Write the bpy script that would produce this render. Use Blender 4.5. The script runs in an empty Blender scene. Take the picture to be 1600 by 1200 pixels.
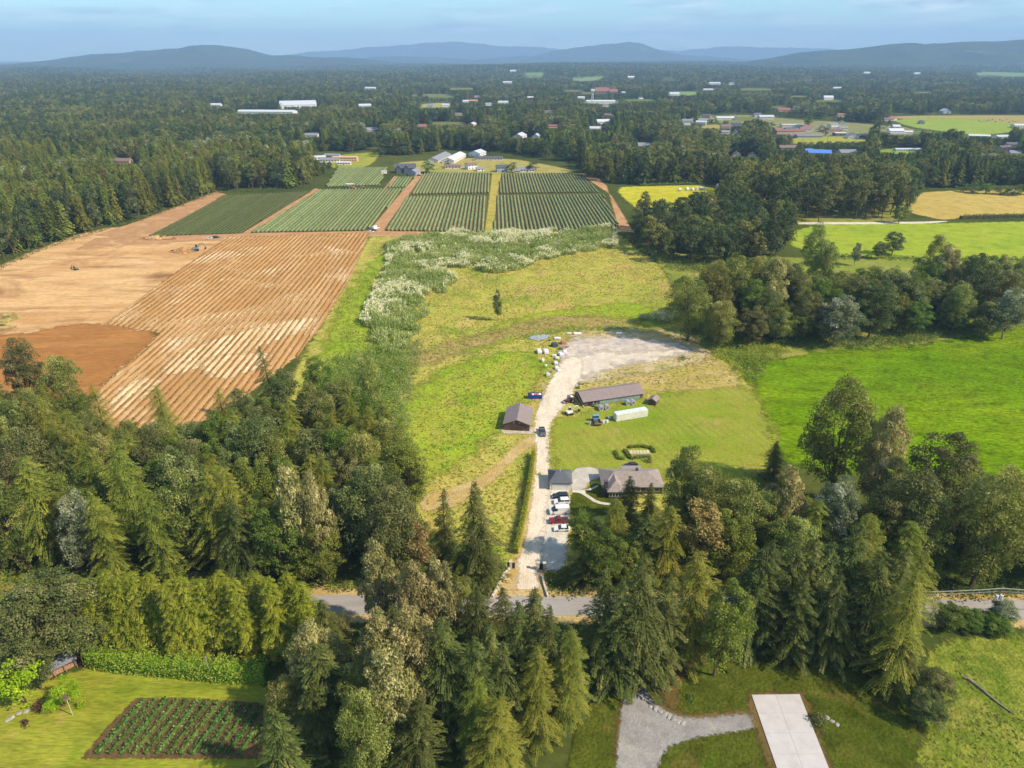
import bpy, math, random
import numpy as np
from mathutils import Vector, Matrix

random.seed(7)
RNG = np.random.default_rng(11)
SC = bpy.context.scene
COL = SC.collection
R = math.radians

# ------------------------------------------------------------------ camera
PITCH = R(25.5); FPX = 1600 * 24 / 36.0; CAMZ = 115.0
SP, CP = math.sin(PITCH), math.cos(PITCH)
cam_d = bpy.data.cameras.new('camera'); cam = bpy.data.objects.new('camera', cam_d); COL.objects.link(cam)
cam.location = (0, 0, CAMZ); cam.rotation_euler = (R(90) - PITCH, 0, 0)
cam_d.sensor_width = 36; cam_d.lens = 24; cam_d.clip_start = 1; cam_d.clip_end = 80000
SC.camera = cam

# ------------------------------------------------------------------ light
SUN_AZ = (0.93, -0.36); SUN_EL = R(42)
n_ = math.hypot(*SUN_AZ)
to_sun = Vector((SUN_AZ[0] / n_ * math.cos(SUN_EL), SUN_AZ[1] / n_ * math.cos(SUN_EL), math.sin(SUN_EL)))
sun_d = bpy.data.lights.new('sun', 'SUN'); sun = bpy.data.objects.new('sun', sun_d); COL.objects.link(sun)
sun_d.energy = 2.8; sun_d.angle = R(1.2); sun_d.color = (1.0, 0.89, 0.72)
sun.rotation_euler = (-to_sun).to_track_quat('-Z', 'Y').to_euler(); sun.location = (200, -100, 300)

world = bpy.data.worlds.new('World'); SC.world = world; world.use_nodes = True
wn = world.node_tree; wn.nodes.clear()
def WN(t): return wn.nodes.new(t)
sky = WN('ShaderNodeTexSky'); sky.sky_type = 'NISHITA'; sky.sun_disc = False
sky.sun_elevation = SUN_EL; sky.sun_rotation = math.atan2(SUN_AZ[0], SUN_AZ[1])
sky.altitude = 100; sky.air_density = 1.0; sky.dust_density = 0.15; sky.ozone_density = 2.5
tintn = WN('ShaderNodeMix'); tintn.data_type = 'RGBA'; tintn.blend_type = 'MULTIPLY'; tintn.inputs[0].default_value = 1
tintn.inputs[7].default_value = (0.41, 0.52, 0.52, 1)
wn.links.new(sky.outputs[0], tintn.inputs[6])
tcn = WN('ShaderNodeTexCoord'); mapn = WN('ShaderNodeMapping'); mapn.inputs['Scale'].default_value = (1, 1, 7)
wn.links.new(tcn.outputs['Generated'], mapn.inputs[0])
nz = WN('ShaderNodeTexNoise'); nz.inputs['Scale'].default_value = 7.0; nz.inputs['Detail'].default_value = 7; nz.inputs['Roughness'].default_value = 0.55
wn.links.new(mapn.outputs[0], nz.inputs['Vector'])
cr = WN('ShaderNodeValToRGB'); cr.color_ramp.elements[0].position = 0.44; cr.color_ramp.elements[1].position = 0.72
cr.color_ramp.elements[0].color = (0, 0, 0, 1); cr.color_ramp.elements[1].color = (0.75, 0.75, 0.75, 1)
wn.links.new(nz.outputs['Fac'], cr.inputs[0])
clm = WN('ShaderNodeMix'); clm.data_type = 'RGBA'
nz2 = WN('ShaderNodeTexNoise'); nz2.inputs['Scale'].default_value = 16; nz2.inputs['Detail'].default_value = 6; wn.links.new(mapn.outputs[0], nz2.inputs['Vector'])
cr2 = WN('ShaderNodeValToRGB'); cr2.color_ramp.elements[0].position = .38; cr2.color_ramp.elements[1].position = .66
cr2.color_ramp.elements[0].color = (1.5, 1.9, 2.3, 1); cr2.color_ramp.elements[1].color = (4.3, 4.3, 4.2, 1); wn.links.new(nz2.outputs['Fac'], cr2.inputs[0]); wn.links.new(cr2.outputs[0], clm.inputs[7])
wn.links.new(cr.outputs[0], clm.inputs[0]); wn.links.new(tintn.outputs[2], clm.inputs[6])
bg = WN('ShaderNodeBackground'); bg.inputs['Strength'].default_value = 0.15
wn.links.new(clm.outputs[2], bg.inputs['Color'])
wo = WN('ShaderNodeOutputWorld'); wn.links.new(bg.outputs[0], wo.inputs['Surface'])

SC.view_settings.view_transform = 'Standard'; SC.view_settings.look = 'None'
SC.view_settings.exposure = 1.36; SC.view_settings.gamma = 1.0
SC.cycles.use_denoising = True; SC.cycles.denoiser = 'OPENIMAGEDENOISE'; SC.cycles.denoising_input_passes = 'RGB_ALBEDO_NORMAL'; SC.cycles.denoising_prefilter = 'ACCURATE'
SC.cycles.max_bounces = 6; SC.cycles.transparent_max_bounces = 12; SC.cycles.diffuse_bounces = 4
SC.cycles.volume_bounces = 0; SC.cycles.transmission_bounces = 3; SC.cycles.glossy_bounces = 2

# ------------------------------------------------------------------ geometry of the place
def at(px, py, z=0.0):
    """the point of the level z that the photograph shows at a pixel of its 1600 x 1200 frame"""
    u = (px - 800) / FPX; v = (py - 600) / FPX
    t = (CAMZ - z) / (SP + v * CP)
    return Vector((u * t, (CP - v * SP) * t, z))

def proj(x, y, z):
    dz = z - CAMZ
    d = y * CP - dz * SP
    vv = -(y * SP + dz * CP)
    return 800 + FPX * x / d, 600 + FPX * vv / d, d

def smooth(a, b, x):
    t = np.clip((x - a) / (b - a), 0, 1); return t * t * (3 - 2 * t)

def terrain(x, y):
    x = np.asarray(x, float); y = np.asarray(y, float)
    r = smooth(2600, 6500, y)
    u = x / np.maximum(y, 500)
    h = 16 * np.sin(x / 610 + 1.3) * np.sin(y / 900 + .4) + 9 * np.sin(x / 270 + y / 400) + 10
    h = h + 38 * np.exp(-((u - .2) / .3) ** 2) + 12 * np.exp(-((u + .75) / .16) ** 2) - 14 * np.exp(-((u + .5) / .16) ** 2)
    return r * h

def on_land(px, py):
    z = 0.0
    for _ in range(12):
        p = at(px, py, z); z = .5 * z + .5 * float(terrain(p.x, min(p.y, 9000)))
    return Vector((p.x, p.y, float(terrain(p.x, p.y))))

def inside(P, poly):
    P = np.asarray(P, float)[:, :2]; poly = np.asarray(poly, float)[:, :2]
    c = np.zeros(len(P), bool); n = len(poly)
    for i in range(n):
        a = poly[i]; b = poly[(i + 1) % n]
        if a[1] == b[1]: continue
        m = ((a[1] > P[:, 1]) != (b[1] > P[:, 1])) & (P[:, 0] < (b[0] - a[0]) * (P[:, 1] - a[1]) / (b[1] - a[1]) + a[0])
        c ^= m
    return c

def sdist(P, poly):
    """signed distance to a polygon, positive inside"""
    P = np.asarray(P, float)[:, :2]; poly = np.asarray(poly, float)[:, :2]
    best = np.full(len(P), 1e18); n = len(poly)
    for i in range(n):
        a = poly[i]; b = poly[(i + 1) % n]; e = b - a
        t = np.clip(((P - a) @ e) / max(e @ e, 1e-9), 0, 1)
        d = P - a - t[:, None] * e
        best = np.minimum(best, (d * d).sum(1))
    d = np.sqrt(best)
    return np.where(inside(P, poly), d, -d)

def poly_px(pts): return [at(x, y)[:2] for x, y in pts]

# ------------------------------------------------------------------ colours: what the photograph shows, turned into a base colour
EXPK = 1.2
def lin(v):
    v = v / 255.0
    return v / 12.92 if v <= 0.04045 else ((v + .055) / 1.055) ** 2.4
def c(r, g, b, k=None):
    k = EXPK if k is None else k
    return (min(lin(r) / k, .85), min(lin(g) / k, .85), min(lin(b) / k, .85), 1)

# ------------------------------------------------------------------ materials
MATS = {}
class NT:
    def __init__(s, m): s.t = m.node_tree; s.n = s.t.nodes; s.l = s.t.links
    def new(s, t, **k):
        o = s.n.new(t)
        for a, b in k.items(): setattr(o, a, b)
        return o
    def link(s, a, b): s.l.new(a, b)
    def math(s, op, a, b=0.0, clamp=False):
        o = s.n.new('ShaderNodeMath'); o.operation = op; o.use_clamp = clamp
        for i, q in enumerate((a, b)):
            if isinstance(q, (int, float)): o.inputs[i].default_value = q
            else: s.l.new(q, o.inputs[i])
        return o.outputs[0]
    def mix(s, f, a, b, mode='MIX'):
        o = s.n.new('ShaderNodeMix'); o.data_type = 'RGBA'; o.blend_type = mode
        for i, q in ((0, f), (6, a), (7, b)):
            if isinstance(q, (int, float)): o.inputs[i].default_value = q
            elif isinstance(q, tuple): o.inputs[i].default_value = q
            else: s.l.new(q, o.inputs[i])
        return o.outputs[2]
    def noise(s, vec, scale, detail=4, rough=.55, dist=0.0):
        o = s.n.new('ShaderNodeTexNoise'); o.inputs['Scale'].default_value = scale
        o.inputs['Detail'].default_value = detail; o.inputs['Roughness'].default_value = rough; o.inputs['Distortion'].default_value = dist
        if vec is not None: s.l.new(vec, o.inputs['Vector'])
        return o.outputs['Fac']
    def ramp(s, f, stops):
        o = s.n.new('ShaderNodeValToRGB'); e = o.color_ramp.elements
        while len(e) < len(stops): e.new(.5)
        for i, (p, q) in enumerate(stops): e[i].position = p; e[i].color = q
        s.l.new(f, o.inputs[0]); return o.outputs[0]
    def remap(s, f, a, b, lo, hi):
        o = s.n.new('ShaderNodeMapRange')
        for i, q in enumerate((f, a, b, lo, hi)):
            if isinstance(q, (int, float)): o.inputs[i].default_value = q
            else: s.l.new(q, o.inputs[i])
        return o.outputs[0]

def newmat(name):
    m = bpy.data.materials.new(name); m.use_nodes = True; m.node_tree.nodes.clear()
    return m, NT(m)

def ground_mat(name, cols, s1=.012, s2=.12, s3=.9, soft=None, rot=0.0, stretch=(1, 1), contrast=.35, fine=.5, rough=.95, bump=.35, stripes=None, clumps=None):
    """soil / grass / gravel: a large, a middle and a fine noise over world position; ragged edge from the signed distance 'edge'"""
    m, t = newmat(name)
    g = t.new('ShaderNodeNewGeometry')
    mp = t.new('ShaderNodeMapping'); mp.inputs['Rotation'].default_value = (0, 0, rot); mp.inputs['Scale'].default_value = (stretch[0], stretch[1], 1)
    t.link(g.outputs['Position'], mp.inputs[0]); v = mp.outputs[0]; vp = g.outputs['Position']
    n1 = t.noise(v, s1, 6, .6, .4); k = len(cols)
    lo, hi = .34, .66
    col = t.ramp(n1, [(lo + (hi - lo) * i / max(1, k - 1), q) for i, q in enumerate(cols)])
    n2 = t.noise(v, s2, 5, .6)
    n2c = t.ramp(n2, [(.3 + .4 * i / max(1, k - 1), q) for i, q in enumerate(cols[::-1])])
    col = t.mix(.38, col, n2c)
    if clumps:
        for (cc, sc, lo2, hi2, amt) in clumps:
            nf = t.remap(t.noise(vp, sc, 4, .6, .6), lo2, hi2, 0.0, amt); col = t.mix(nf, col, cc)
    if stripes:
        per, ang, amt, scol = stripes
        w = t.new('ShaderNodeTexWave'); w.wave_type = 'BANDS'; w.bands_direction = 'X'
        w.inputs['Scale'].default_value = 1.0 / per * .314; w.inputs['Distortion'].default_value = 3.5; w.inputs['Detail'].default_value = 4; w.inputs['Detail Scale'].default_value = .6
        m2 = t.new('ShaderNodeMapping'); m2.inputs['Rotation'].default_value = (0, 0, ang); t.link(vp, m2.inputs[0]); t.link(m2.outputs[0], w.inputs[0])
        f = t.math('MULTIPLY', w.outputs['Fac'], t.remap(t.noise(vp, .045, 4), .40, .68, 0.0, amt)); col = t.mix(f, col, scol)
    b2 = t.remap(n2, .3, .7, 1 - contrast * .5, 1 + contrast * .5)
    n3 = t.noise(v, s3, 3, .65); b3 = t.remap(n3, .25, .75, 1 - fine * .5, 1 + fine * .5)
    bb = t.math('MULTIPLY', b2, b3)
    cx = t.new('ShaderNodeCombineColor')
    for i in range(3): t.link(bb, cx.inputs[i])
    col = t.mix(1.0, col, cx.outputs[0], 'MULTIPLY')
    p = t.new('ShaderNodeBsdfPrincipled'); t.link(col, p.inputs['Base Color']); p.inputs['Roughness'].default_value = rough
    p.inputs['Specular IOR Level'].default_value = .0
    if bump:
        bp = t.new('ShaderNodeBump'); bp.inputs['Strength'].default_value = bump; bp.inputs['Distance'].default_value = .5
        t.link(n3, bp.inputs['Height']); t.link(bp.outputs[0], p.inputs['Normal'])
    out = t.new('ShaderNodeOutputMaterial'); sh = p.outputs[0]
    if soft:
        at_ = t.new('ShaderNodeAttribute'); at_.attribute_name = 'edge'
        wob = t.math('MULTIPLY', t.math('SUBTRACT', t.noise(vp, .9 / soft, 5, .65), .5), soft * 3.2)
        fac = t.remap(t.math('ADD', at_.outputs['Fac'], wob), -soft * .35, soft * .35, 0.0, 1.0)
        tr = t.new('ShaderNodeBsdfTransparent'); mx = t.new('ShaderNodeMixShader')
        t.link(fac, mx.inputs[0]); t.link(tr.outputs[0], mx.inputs[1]); t.link(sh, mx.inputs[2]); sh = mx.outputs[0]
    t.link(sh, out.inputs['Surface'])
    MATS[name] = m
    return m

def leaf_mat(name, ca, cb, cc=None, trans=.28, hue=.03, val=.25, rough=.6, gain=1.0):
    """foliage: two leaf colours mixed by the per-leaf 'tint', a shift per plant, light passing through the leaf"""
    m, t = newmat(name)
    a = t.new('ShaderNodeAttribute'); a.attribute_name = 'tint'
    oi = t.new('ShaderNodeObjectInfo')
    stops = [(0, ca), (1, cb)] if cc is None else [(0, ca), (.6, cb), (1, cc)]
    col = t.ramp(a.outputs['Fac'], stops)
    hs = t.new('ShaderNodeHueSaturation')
    t.link(t.remap(oi.outputs['Random'], 0, 1, .5 - hue, .5 + hue), hs.inputs['Hue'])
    r2 = t.math('FRACT', t.math('MULTIPLY', oi.outputs['Random'], 17.31))
    t.link(t.remap(r2, 0, 1, 1 - val, 1 + val), hs.inputs['Value'])
    hs.inputs['Saturation'].default_value = 1.0
    t.link(col, hs.inputs['Color'])
    d = t.new('ShaderNodeBsdfPrincipled'); d.inputs['Roughness'].default_value = rough; d.inputs['Specular IOR Level'].default_value = .06
    t.link(hs.outputs[0], d.inputs['Base Color'])
    tr = t.new('ShaderNodeBsdfTranslucent'); t.link(hs.outputs[0], tr.inputs['Color'])
    mx = t.new('ShaderNodeMixShader'); mx.inputs[0].default_value = trans
    t.link(d.outputs[0], mx.inputs[1]); t.link(tr.outputs[0], mx.inputs[2])
    o = t.new('ShaderNodeOutputMaterial'); t.link(mx.outputs[0], o.inputs['Surface'])
    MATS[name] = m
    return m

def flat_mat(name, col, rough=.6, metal=0.0, var=.18, scale=.8, ribs=None, spec=.4, dirt=None):
    """painted or plain surface with uneven tone and a little grime; optional fine ribs (sheet metal)"""
    m, t = newmat(name)
    tc = t.new('ShaderNodeTexCoord'); v = tc.outputs['Object']
    n = t.noise(v, scale, 5, .6); f = t.remap(n, .3, .7, 1 - var, 1 + var)
    cx = t.new('ShaderNodeCombineColor')
    for i in range(3): t.link(f, cx.inputs[i])
    cl = t.mix(1.0, col, cx.outputs[0], 'MULTIPLY')
    if dirt:
        cl = t.mix(t.remap(t.noise(v, scale * .6, 6, .7), .5, .75, 0.0, .7), cl, dirt)
    p = t.new('ShaderNodeBsdfPrincipled'); t.link(cl, p.inputs['Base Color'])
    p.inputs['Roughness'].default_value = rough; p.inputs['Metallic'].default_value = metal; p.inputs['Specular IOR Level'].default_value = spec
    if ribs:
        w = t.new('ShaderNodeTexWave'); w.bands_direction = ribs[0]; w.inputs['Scale'].default_value = ribs[1]; t.link(v, w.inputs[0])
        bp = t.new('ShaderNodeBump'); bp.inputs['Strength'].default_value = .5; bp.inputs['Distance'].default_value = .05
        t.link(w.outputs['Fac'], bp.inputs['Height']); t.link(bp.outputs[0], p.inputs['Normal'])
    o = t.new('ShaderNodeOutputMaterial'); t.link(p.outputs[0], o.inputs['Surface'])
    MATS[name] = m
    return m

# ------------------------------------------------------------------ mesh helpers
def mesh_np(name, V, F, mat, attrs=None, smooth_=False):
    """mesh from arrays; F is an (n,4) or (n,3) index array"""
    me = bpy.data.meshes.new(name); V = np.asarray(V, np.float32); F = np.asarray(F, np.int32)
    me.vertices.add(len(V)); me.vertices.foreach_set('co', V.ravel())
    k = F.shape[1]; me.loops.add(F.size); me.loops.foreach_set('vertex_index', F.ravel())
    me.polygons.add(len(F)); me.polygons.foreach_set('loop_start', np.arange(0, F.size, k, dtype=np.int32))
    if smooth_: me.polygons.foreach_set('use_smooth', np.ones(len(F), bool))
    for an, av in (attrs or {}).items():
        a = me.attributes.new(an, 'FLOAT', 'POINT'); a.data.foreach_set('value', np.asarray(av, np.float32))
    me.update(calc_edges=True)
    if mat: me.materials.append(mat)
    return me

def tag(o, label=None, cat=None, group=None, kind=None):
    if label: o['label'] = label
    if cat: o['category'] = cat
    if group: o['group'] = group
    if kind: o['kind'] = kind
    return o

def link(name, me, parent=None):
    o = bpy.data.objects.new(name, me); COL.objects.link(o)
    if parent is not None: o.parent = parent
    return o

def thing(name, label, cat, loc=(0, 0, 0), rz=0.0, group=None, scale=None):
    o = bpy.data.objects.new(name, None); COL.objects.link(o); o.empty_display_size = .3
    o.location = loc; o.rotation_euler = (0, 0, rz)
    if scale is not None: o.scale = scale
    return tag(o, label, cat, group)

class MB:
    """collects faces; build() links them as one mesh object"""
    def __init__(s): s.v = []; s.f = []
    def add(s, v, f):
        n = len(s.v); s.v += [tuple(p) for p in v]; s.f += [tuple(i + n for i in q) for q in f]; return s
    def box(s, x0, y0, z0, x1, y1, z1):
        v = [(x0, y0, z0), (x1, y0, z0), (x1, y1, z0), (x0, y1, z0), (x0, y0, z1), (x1, y0, z1), (x1, y1, z1), (x0, y1, z1)]
        return s.add(v, [(0, 3, 2, 1), (4, 5, 6, 7), (0, 1, 5, 4), (1, 2, 6, 5), (2, 3, 7, 6), (3, 0, 4, 7)])
    def hexa(s, lo, hi):
        """two quads (lower, upper ring), each four points"""
        v = list(lo) + list(hi)
        return s.add(v, [(3, 2, 1, 0), (4, 5, 6, 7), (0, 1, 5, 4), (1, 2, 6, 5), (2, 3, 7, 6), (3, 0, 4, 7)])
    def prism(s, prof, axis, a, b):
        """a closed profile of (p, q) swept from a to b along 'x' or 'y'"""
        n = len(prof)
        def P(p, q, w): return (w, p, q) if axis == 'x' else (p, w, q)
        v = [P(p, q, a) for p, q in prof] + [P(p, q, b) for p, q in prof]
        f = [tuple(range(n))[::-1], tuple(range(n, 2 * n))] + [(i, (i + 1) % n, n + (i + 1) % n, n + i) for i in range(n)]
        return s.add(v, f)
    def tube(s, pts, rad, n=6, cap=True):
        pts = [Vector(p) for p in pts]; rad = rad if isinstance(rad, (list, tuple)) else [rad] * len(pts)
        v = []; f = []
        for i, p in enumerate(pts):
            d = (pts[min(i + 1, len(pts) - 1)] - pts[max(i - 1, 0)]).normalized()
            u = d.orthogonal().normalized() if abs(d.z) < .95 else Vector((1, 0, 0)).cross(d).normalized()
            w = d.cross(u)
            for k in range(n):
                a = 2 * math.pi * k / n; v.append(p + (u * math.cos(a) + w * math.sin(a)) * rad[i])
        for i in range(len(pts) - 1):
            for k in range(n): f.append((i * n + k, i * n + (k + 1) % n, (i + 1) * n + (k + 1) % n, (i + 1) * n + k))
        if cap: f += [tuple(range(n))[::-1], tuple(range((len(pts) - 1) * n, len(pts) * n))]
        return s.add(v, f)
    def mesh(s, name, mat, bevel=0.0, smooth_=False):
        me = bpy.data.meshes.new(name); me.from_pydata(s.v, [], s.f); me.update()
        if mat: me.materials.append(mat)
        import bmesh
        bm = bmesh.new(); bm.from_mesh(me)
        if bevel: bmesh.ops.bevel(bm, geom=list(bm.edges), offset=bevel, segments=1, affect='EDGES', clamp_overlap=True)
        bmesh.ops.recalc_face_normals(bm, faces=bm.faces); bm.to_mesh(me); bm.free()
        if smooth_:
            for p in me.polygons: p.use_smooth = True
        return me
    def build(s, name, mat, parent=None, bevel=0.0, smooth_=False):
        return link(name, s.mesh(name, mat, bevel, smooth_), parent)

def leaf_quads(C, A, N, L, W):
    A = A / np.maximum(np.linalg.norm(A, axis=1, keepdims=True), 1e-6)
    B = np.cross(N, A); B /= np.maximum(np.linalg.norm(B, axis=1, keepdims=True), 1e-6)
    L = np.broadcast_to(L, (len(C),))[:, None] * .5; W = np.broadcast_to(W, (len(C),))[:, None] * .5
    V = np.stack([C - A * L, C + B * W, C + A * L, C - B * W], 1).reshape(-1, 3)
    F = np.arange(len(C) * 4).reshape(-1, 4)
    return V, F

def leaf_mesh(name, C, A, N, L, W, tint, mat):
    V, F = leaf_quads(C, A, N, L, W)
    return mesh_np(name, V, F, mat, {'tint': np.repeat(tint, 4)})

_ONES = ['', 'first', 'second', 'third', 'fourth', 'fifth', 'sixth', 'seventh', 'eighth', 'ninth', 'tenth', 'eleventh', 'twelfth', 'thirteenth', 'fourteenth', 'fifteenth', 'sixteenth', 'seventeenth', 'eighteenth', 'nineteenth']
def nth(n):
    if n < 20: return _ONES[n]
    t, o = divmod(n, 10)
    return {2: 'twentieth', 3: 'thirtieth', 4: 'fortieth'}[t] if o == 0 else {2: 'twenty', 3: 'thirty', 4: 'forty'}[t] + '-' + _ONES[o]
def rnd(n, s=1.0): return RNG.normal(0, s, (n, 3))
def unit(v): return v / np.maximum(np.linalg.norm(v, axis=1, keepdims=True), 1e-6)

# ================================================================== THE SETTING
def chaikin(poly, it=2):
    P = [np.array(p[:2], float) for p in poly]
    for _ in range(it):
        Q = []
        for i in range(len(P)):
            a, b = P[i], P[(i + 1) % len(P)]
            Q += [a * .75 + b * .25, a * .25 + b * .75]
        P = Q
    return P

SHEETN = [0]
def sheet(name, poly, z, mat, cell=2.0, soft=1.0, it=2, px=True, kind='structure', parent=None):
    poly = poly_px(poly) if px else [np.array(p[:2], float) for p in poly]
    if it: poly = chaikin(poly, it)
    P = np.array([[q[0], q[1]] for q in poly]); m = soft * 2.2
    x0, y0 = P.min(0) - m; x1, y1 = P.max(0) + m
    nx = int((x1 - x0) / cell) + 2; ny = int((y1 - y0) / cell) + 2
    X, Y = np.meshgrid(x0 + np.arange(nx) * cell, y0 + np.arange(ny) * cell)
    V = np.stack([X.ravel(), Y.ravel()], 1); d = sdist(V, P)
    I = np.arange(nx * ny).reshape(ny, nx)
    F = np.stack([I[:-1, :-1], I[:-1, 1:], I[1:, 1:], I[1:, :-1]], -1).reshape(-1, 4)
    keep = d[F].max(1) > -m; F = F[keep]
    used = np.unique(F); mp = np.full(nx * ny, -1); mp[used] = np.arange(len(used))
    V = V[used]; d = d[used]; F = mp[F]
    SHEETN[0] += 1; Z = terrain(V[:, 0], V[:, 1]) + z + .0011 * SHEETN[0]
    me = mesh_np(name, np.column_stack([V, Z]), F, mat, {'edge': np.clip(d, -30, 30)})
    o = link(name, me, parent)
    if parent is None: tag(o, kind=kind)
    return o

# ground: one sheet to beyond the hills
def graded(lo, hi, near, n):
    t = np.linspace(-1, 1, n); k = 5.5
    s = np.sinh(k * t) / math.sinh(k)
    return np.where(s < 0, -s * lo, s * hi)
gx = graded(-25000, 25000, 0, 241); gy = np.concatenate([[-900, -300, 0], 30 * 1.0345 ** np.arange(200)]); gy = gy[gy < 25500]
GX, GY = np.meshgrid(gx, gy); GZ = terrain(GX, GY)
GI = np.arange(GX.size).reshape(GX.shape)
GF = np.stack([GI[:-1, :-1], GI[:-1, 1:], GI[1:, 1:], GI[1:, :-1]], -1).reshape(-1, 4)
m_ground = ground_mat('woodland_floor', [c(56, 64, 28), c(74, 84, 36), c(92, 96, 46), c(64, 74, 30)], s1=.006, s2=.05, s3=.5)
tag(link('ground', mesh_np('ground', np.stack([GX.ravel(), GY.ravel(), GZ.ravel()], 1), GF, m_ground)), kind='structure')

m_meadow = ground_mat('meadow_grass', [c(130, 148, 48), c(166, 166, 68), c(188, 170, 86), c(160, 162, 60), c(196, 168, 104)], s1=.022, s2=.16, s3=1.1, soft=4, contrast=.4, fine=.75, bump=.8,
    clumps=[(c(190, 156, 100), .035, .56, .72, .85), (c(112, 138, 40), .045, .56, .70, .8), (c(164, 130, 82), .35, .64, .75, .6), (c(216, 206, 140), .5, .66, .78, .5)])
sheet('meadow', [(590, 362), (780, 362), (960, 358), (990, 385), (1050, 430), (1070, 490), (1130, 540), (1170, 590), (1200, 640), (1190, 720), (1150, 765), (1050, 745), (1040, 800), (900, 860), (870, 905), (790, 910), (760, 860), (690, 840), (640, 800), (620, 720), (560, 650), (430, 640), (470, 565), (500, 510), (545, 430), (578, 365)], .02, m_meadow, 2.5, 4)
m_pasture = ground_mat('bright_pasture', [c(88, 122, 4), c(104, 134, 8), c(120, 144, 16), c(94, 128, 4)], s1=.016, s2=.14, s3=.8, soft=6, contrast=.7, fine=1.1, bump=1.0, stretch=(.6, 1.3), rot=R(20), clumps=[(c(146, 150, 36), .02, .54, .75, .6), (c(70, 104, 4), .3, .54, .72, .8), (c(136, 154, 52), .45, .58, .76, .6), (c(96, 130, 16), .012, .5, .7, .7)])
sheet('pasture', [(1168, 592), (1205, 560), (1300, 548), (1420, 542), (1500, 528), (1600, 510), (1740, 500), (1740, 780), (1600, 745), (1450, 745), (1380, 740), (1270, 735), (1205, 705), (1185, 640)], .04, m_pasture, 3, 6)
_d = at(1190, 730) - at(1045, 618); STR = R(90) - math.atan2(_d.y, _d.x)
m_mown = ground_mat('mown_grass', [c(110, 138, 32), c(128, 146, 40), c(150, 148, 58), c(118, 142, 34)], s1=.03, s2=.2, s3=1.2, soft=6, contrast=.3, fine=.5, bump=.5,
    clumps=[(c(178, 150, 96), .07, .63, .76, .75), (c(106, 140, 34), .05, .58, .74, .6)], stripes=(3.0, STR, .75, c(166, 152, 78)))
m_lush = ground_mat('lush_meadow_grass', [c(124, 154, 32), c(146, 166, 44), c(166, 166, 60), c(112, 144, 30)], s1=.03, s2=.18, s3=1.1, soft=7, contrast=.4, fine=.7, bump=.8, clumps=[(c(186, 160, 92), .06, .60, .74, .7)])
sheet('lush_meadow', [(600, 720), (630, 620), (690, 575), (760, 555), (840, 545), (850, 585), (830, 625), (790, 640), (770, 690), (700, 730), (640, 760)], .03, m_lush, 2.5, 7)
sheet('lush_meadow', [(500, 560), (520, 500), (560, 430), (600, 390), (640, 440), (640, 560), (600, 640), (540, 650)], .03, m_lush, 3, 7)
sheet('lush_meadow', [(700, 560), (780, 500), (900, 480), (1000, 470), (1040, 500), (1000, 512), (850, 518), (760, 545)], .03, m_lush, 3, 7)
sheet('mown_field', [(858, 664), (890, 648), (1040, 612), (1165, 596), (1195, 640), (1215, 690), (1195, 740), (1140, 765), (1040, 745), (935, 742), (858, 742)], .05, m_mown, 2, 6)
m_dry = ground_mat('dry_grass', [c(188, 160, 98), c(164, 152, 72), c(196, 168, 112), c(150, 150, 62)], s1=.05, s2=.25, s3=1.4, soft=2.5, contrast=.4, fine=.6, stretch=(.45, 1.3))
sheet('dry_bank', [(902, 606), (930, 592), (1010, 580), (1085, 562), (1120, 560), (1155, 592), (1160, 606), (1030, 612), (960, 606)], .06, m_dry, 1.5, 2.5)
m_brush = ground_mat('brown_brush', [c(170, 140, 88), c(146, 146, 66), c(180, 148, 98), c(134, 142, 56)], s1=.08, s2=.3, s3=1.4, soft=6, contrast=.5, fine=.7)
sheet('ditch_bank', [(640, 560), (700, 535), (770, 518), (830, 500), (900, 492), (990, 498), (1010, 510), (930, 514), (850, 516), (790, 530), (730, 548), (690, 560), (650, 575)], .03, m_brush, 2, 6)

m_belt = ground_mat('belt_grass', [c(104, 122, 42), c(130, 138, 54), c(156, 146, 74), c(96, 116, 40)], s1=.02, s2=.12, s3=.9, soft=4, contrast=.45, fine=.6)
sheet('tree_belt_grass', [(985, 368), (1060, 402), (1240, 402), (1500, 402), (1740, 402), (1740, 515), (1600, 515), (1330, 552), (1190, 565), (1100, 545), (1055, 470), (1040, 420)], .015, m_belt, 4, 4)
sheet('tree_belt_grass', [(1110, 345), (1240, 352), (1425, 352), (1425, 296), (1250, 288), (1118, 286)], .015, m_belt, 5, 4)
sheet('woodland_clearing', [(-140, 940), (-140, 900), (60, 905), (200, 890), (420, 905), (560, 905), (600, 940)], .015, m_belt, 2, 3)

# gravel drive, yard and parking
m_gravel = ground_mat('pale_gravel', [c(212, 194, 168), c(230, 212, 188), c(220, 202, 176), c(202, 188, 168)], s1=.05, s2=.35, s3=2.2, soft=1.5, contrast=.22, fine=.35, bump=.4, stretch=(1.6, .5), clumps=[(c(188, 168, 128), .12, .58, .74, .6)])
m_grey_gravel = ground_mat('grey_gravel', [c(190, 178, 164), c(212, 196, 176), c(178, 168, 160), c(200, 186, 168)], s1=.06, s2=.35, s3=2.2, soft=4.0, contrast=.35, fine=.4, bump=.4, clumps=[(c(214, 188, 146), .06, .5, .7, .8), (c(170, 166, 166), .05, .55, .72, .6)])
sheet('gravel_drive', [(803, 930), (812, 900), (808, 882), (815, 845), (826, 780), (834, 725), (838, 700), (834, 680), (836, 650), (848, 618), (866, 584), (880, 562), (900, 556), (912, 566), (908, 588), (898, 606), (888, 628), (872, 645), (860, 660), (855, 690), (858, 730), (858, 770), (850, 830), (846, 880), (840, 905), (843, 930)], .09, m_gravel, .8, 1.1)
m_park = ground_mat('parking_gravel', [c(204, 194, 180), c(218, 206, 188), c(194, 184, 172)], s1=.06, s2=.35, s3=2.2, soft=1.2, contrast=.25, fine=.35)
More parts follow.
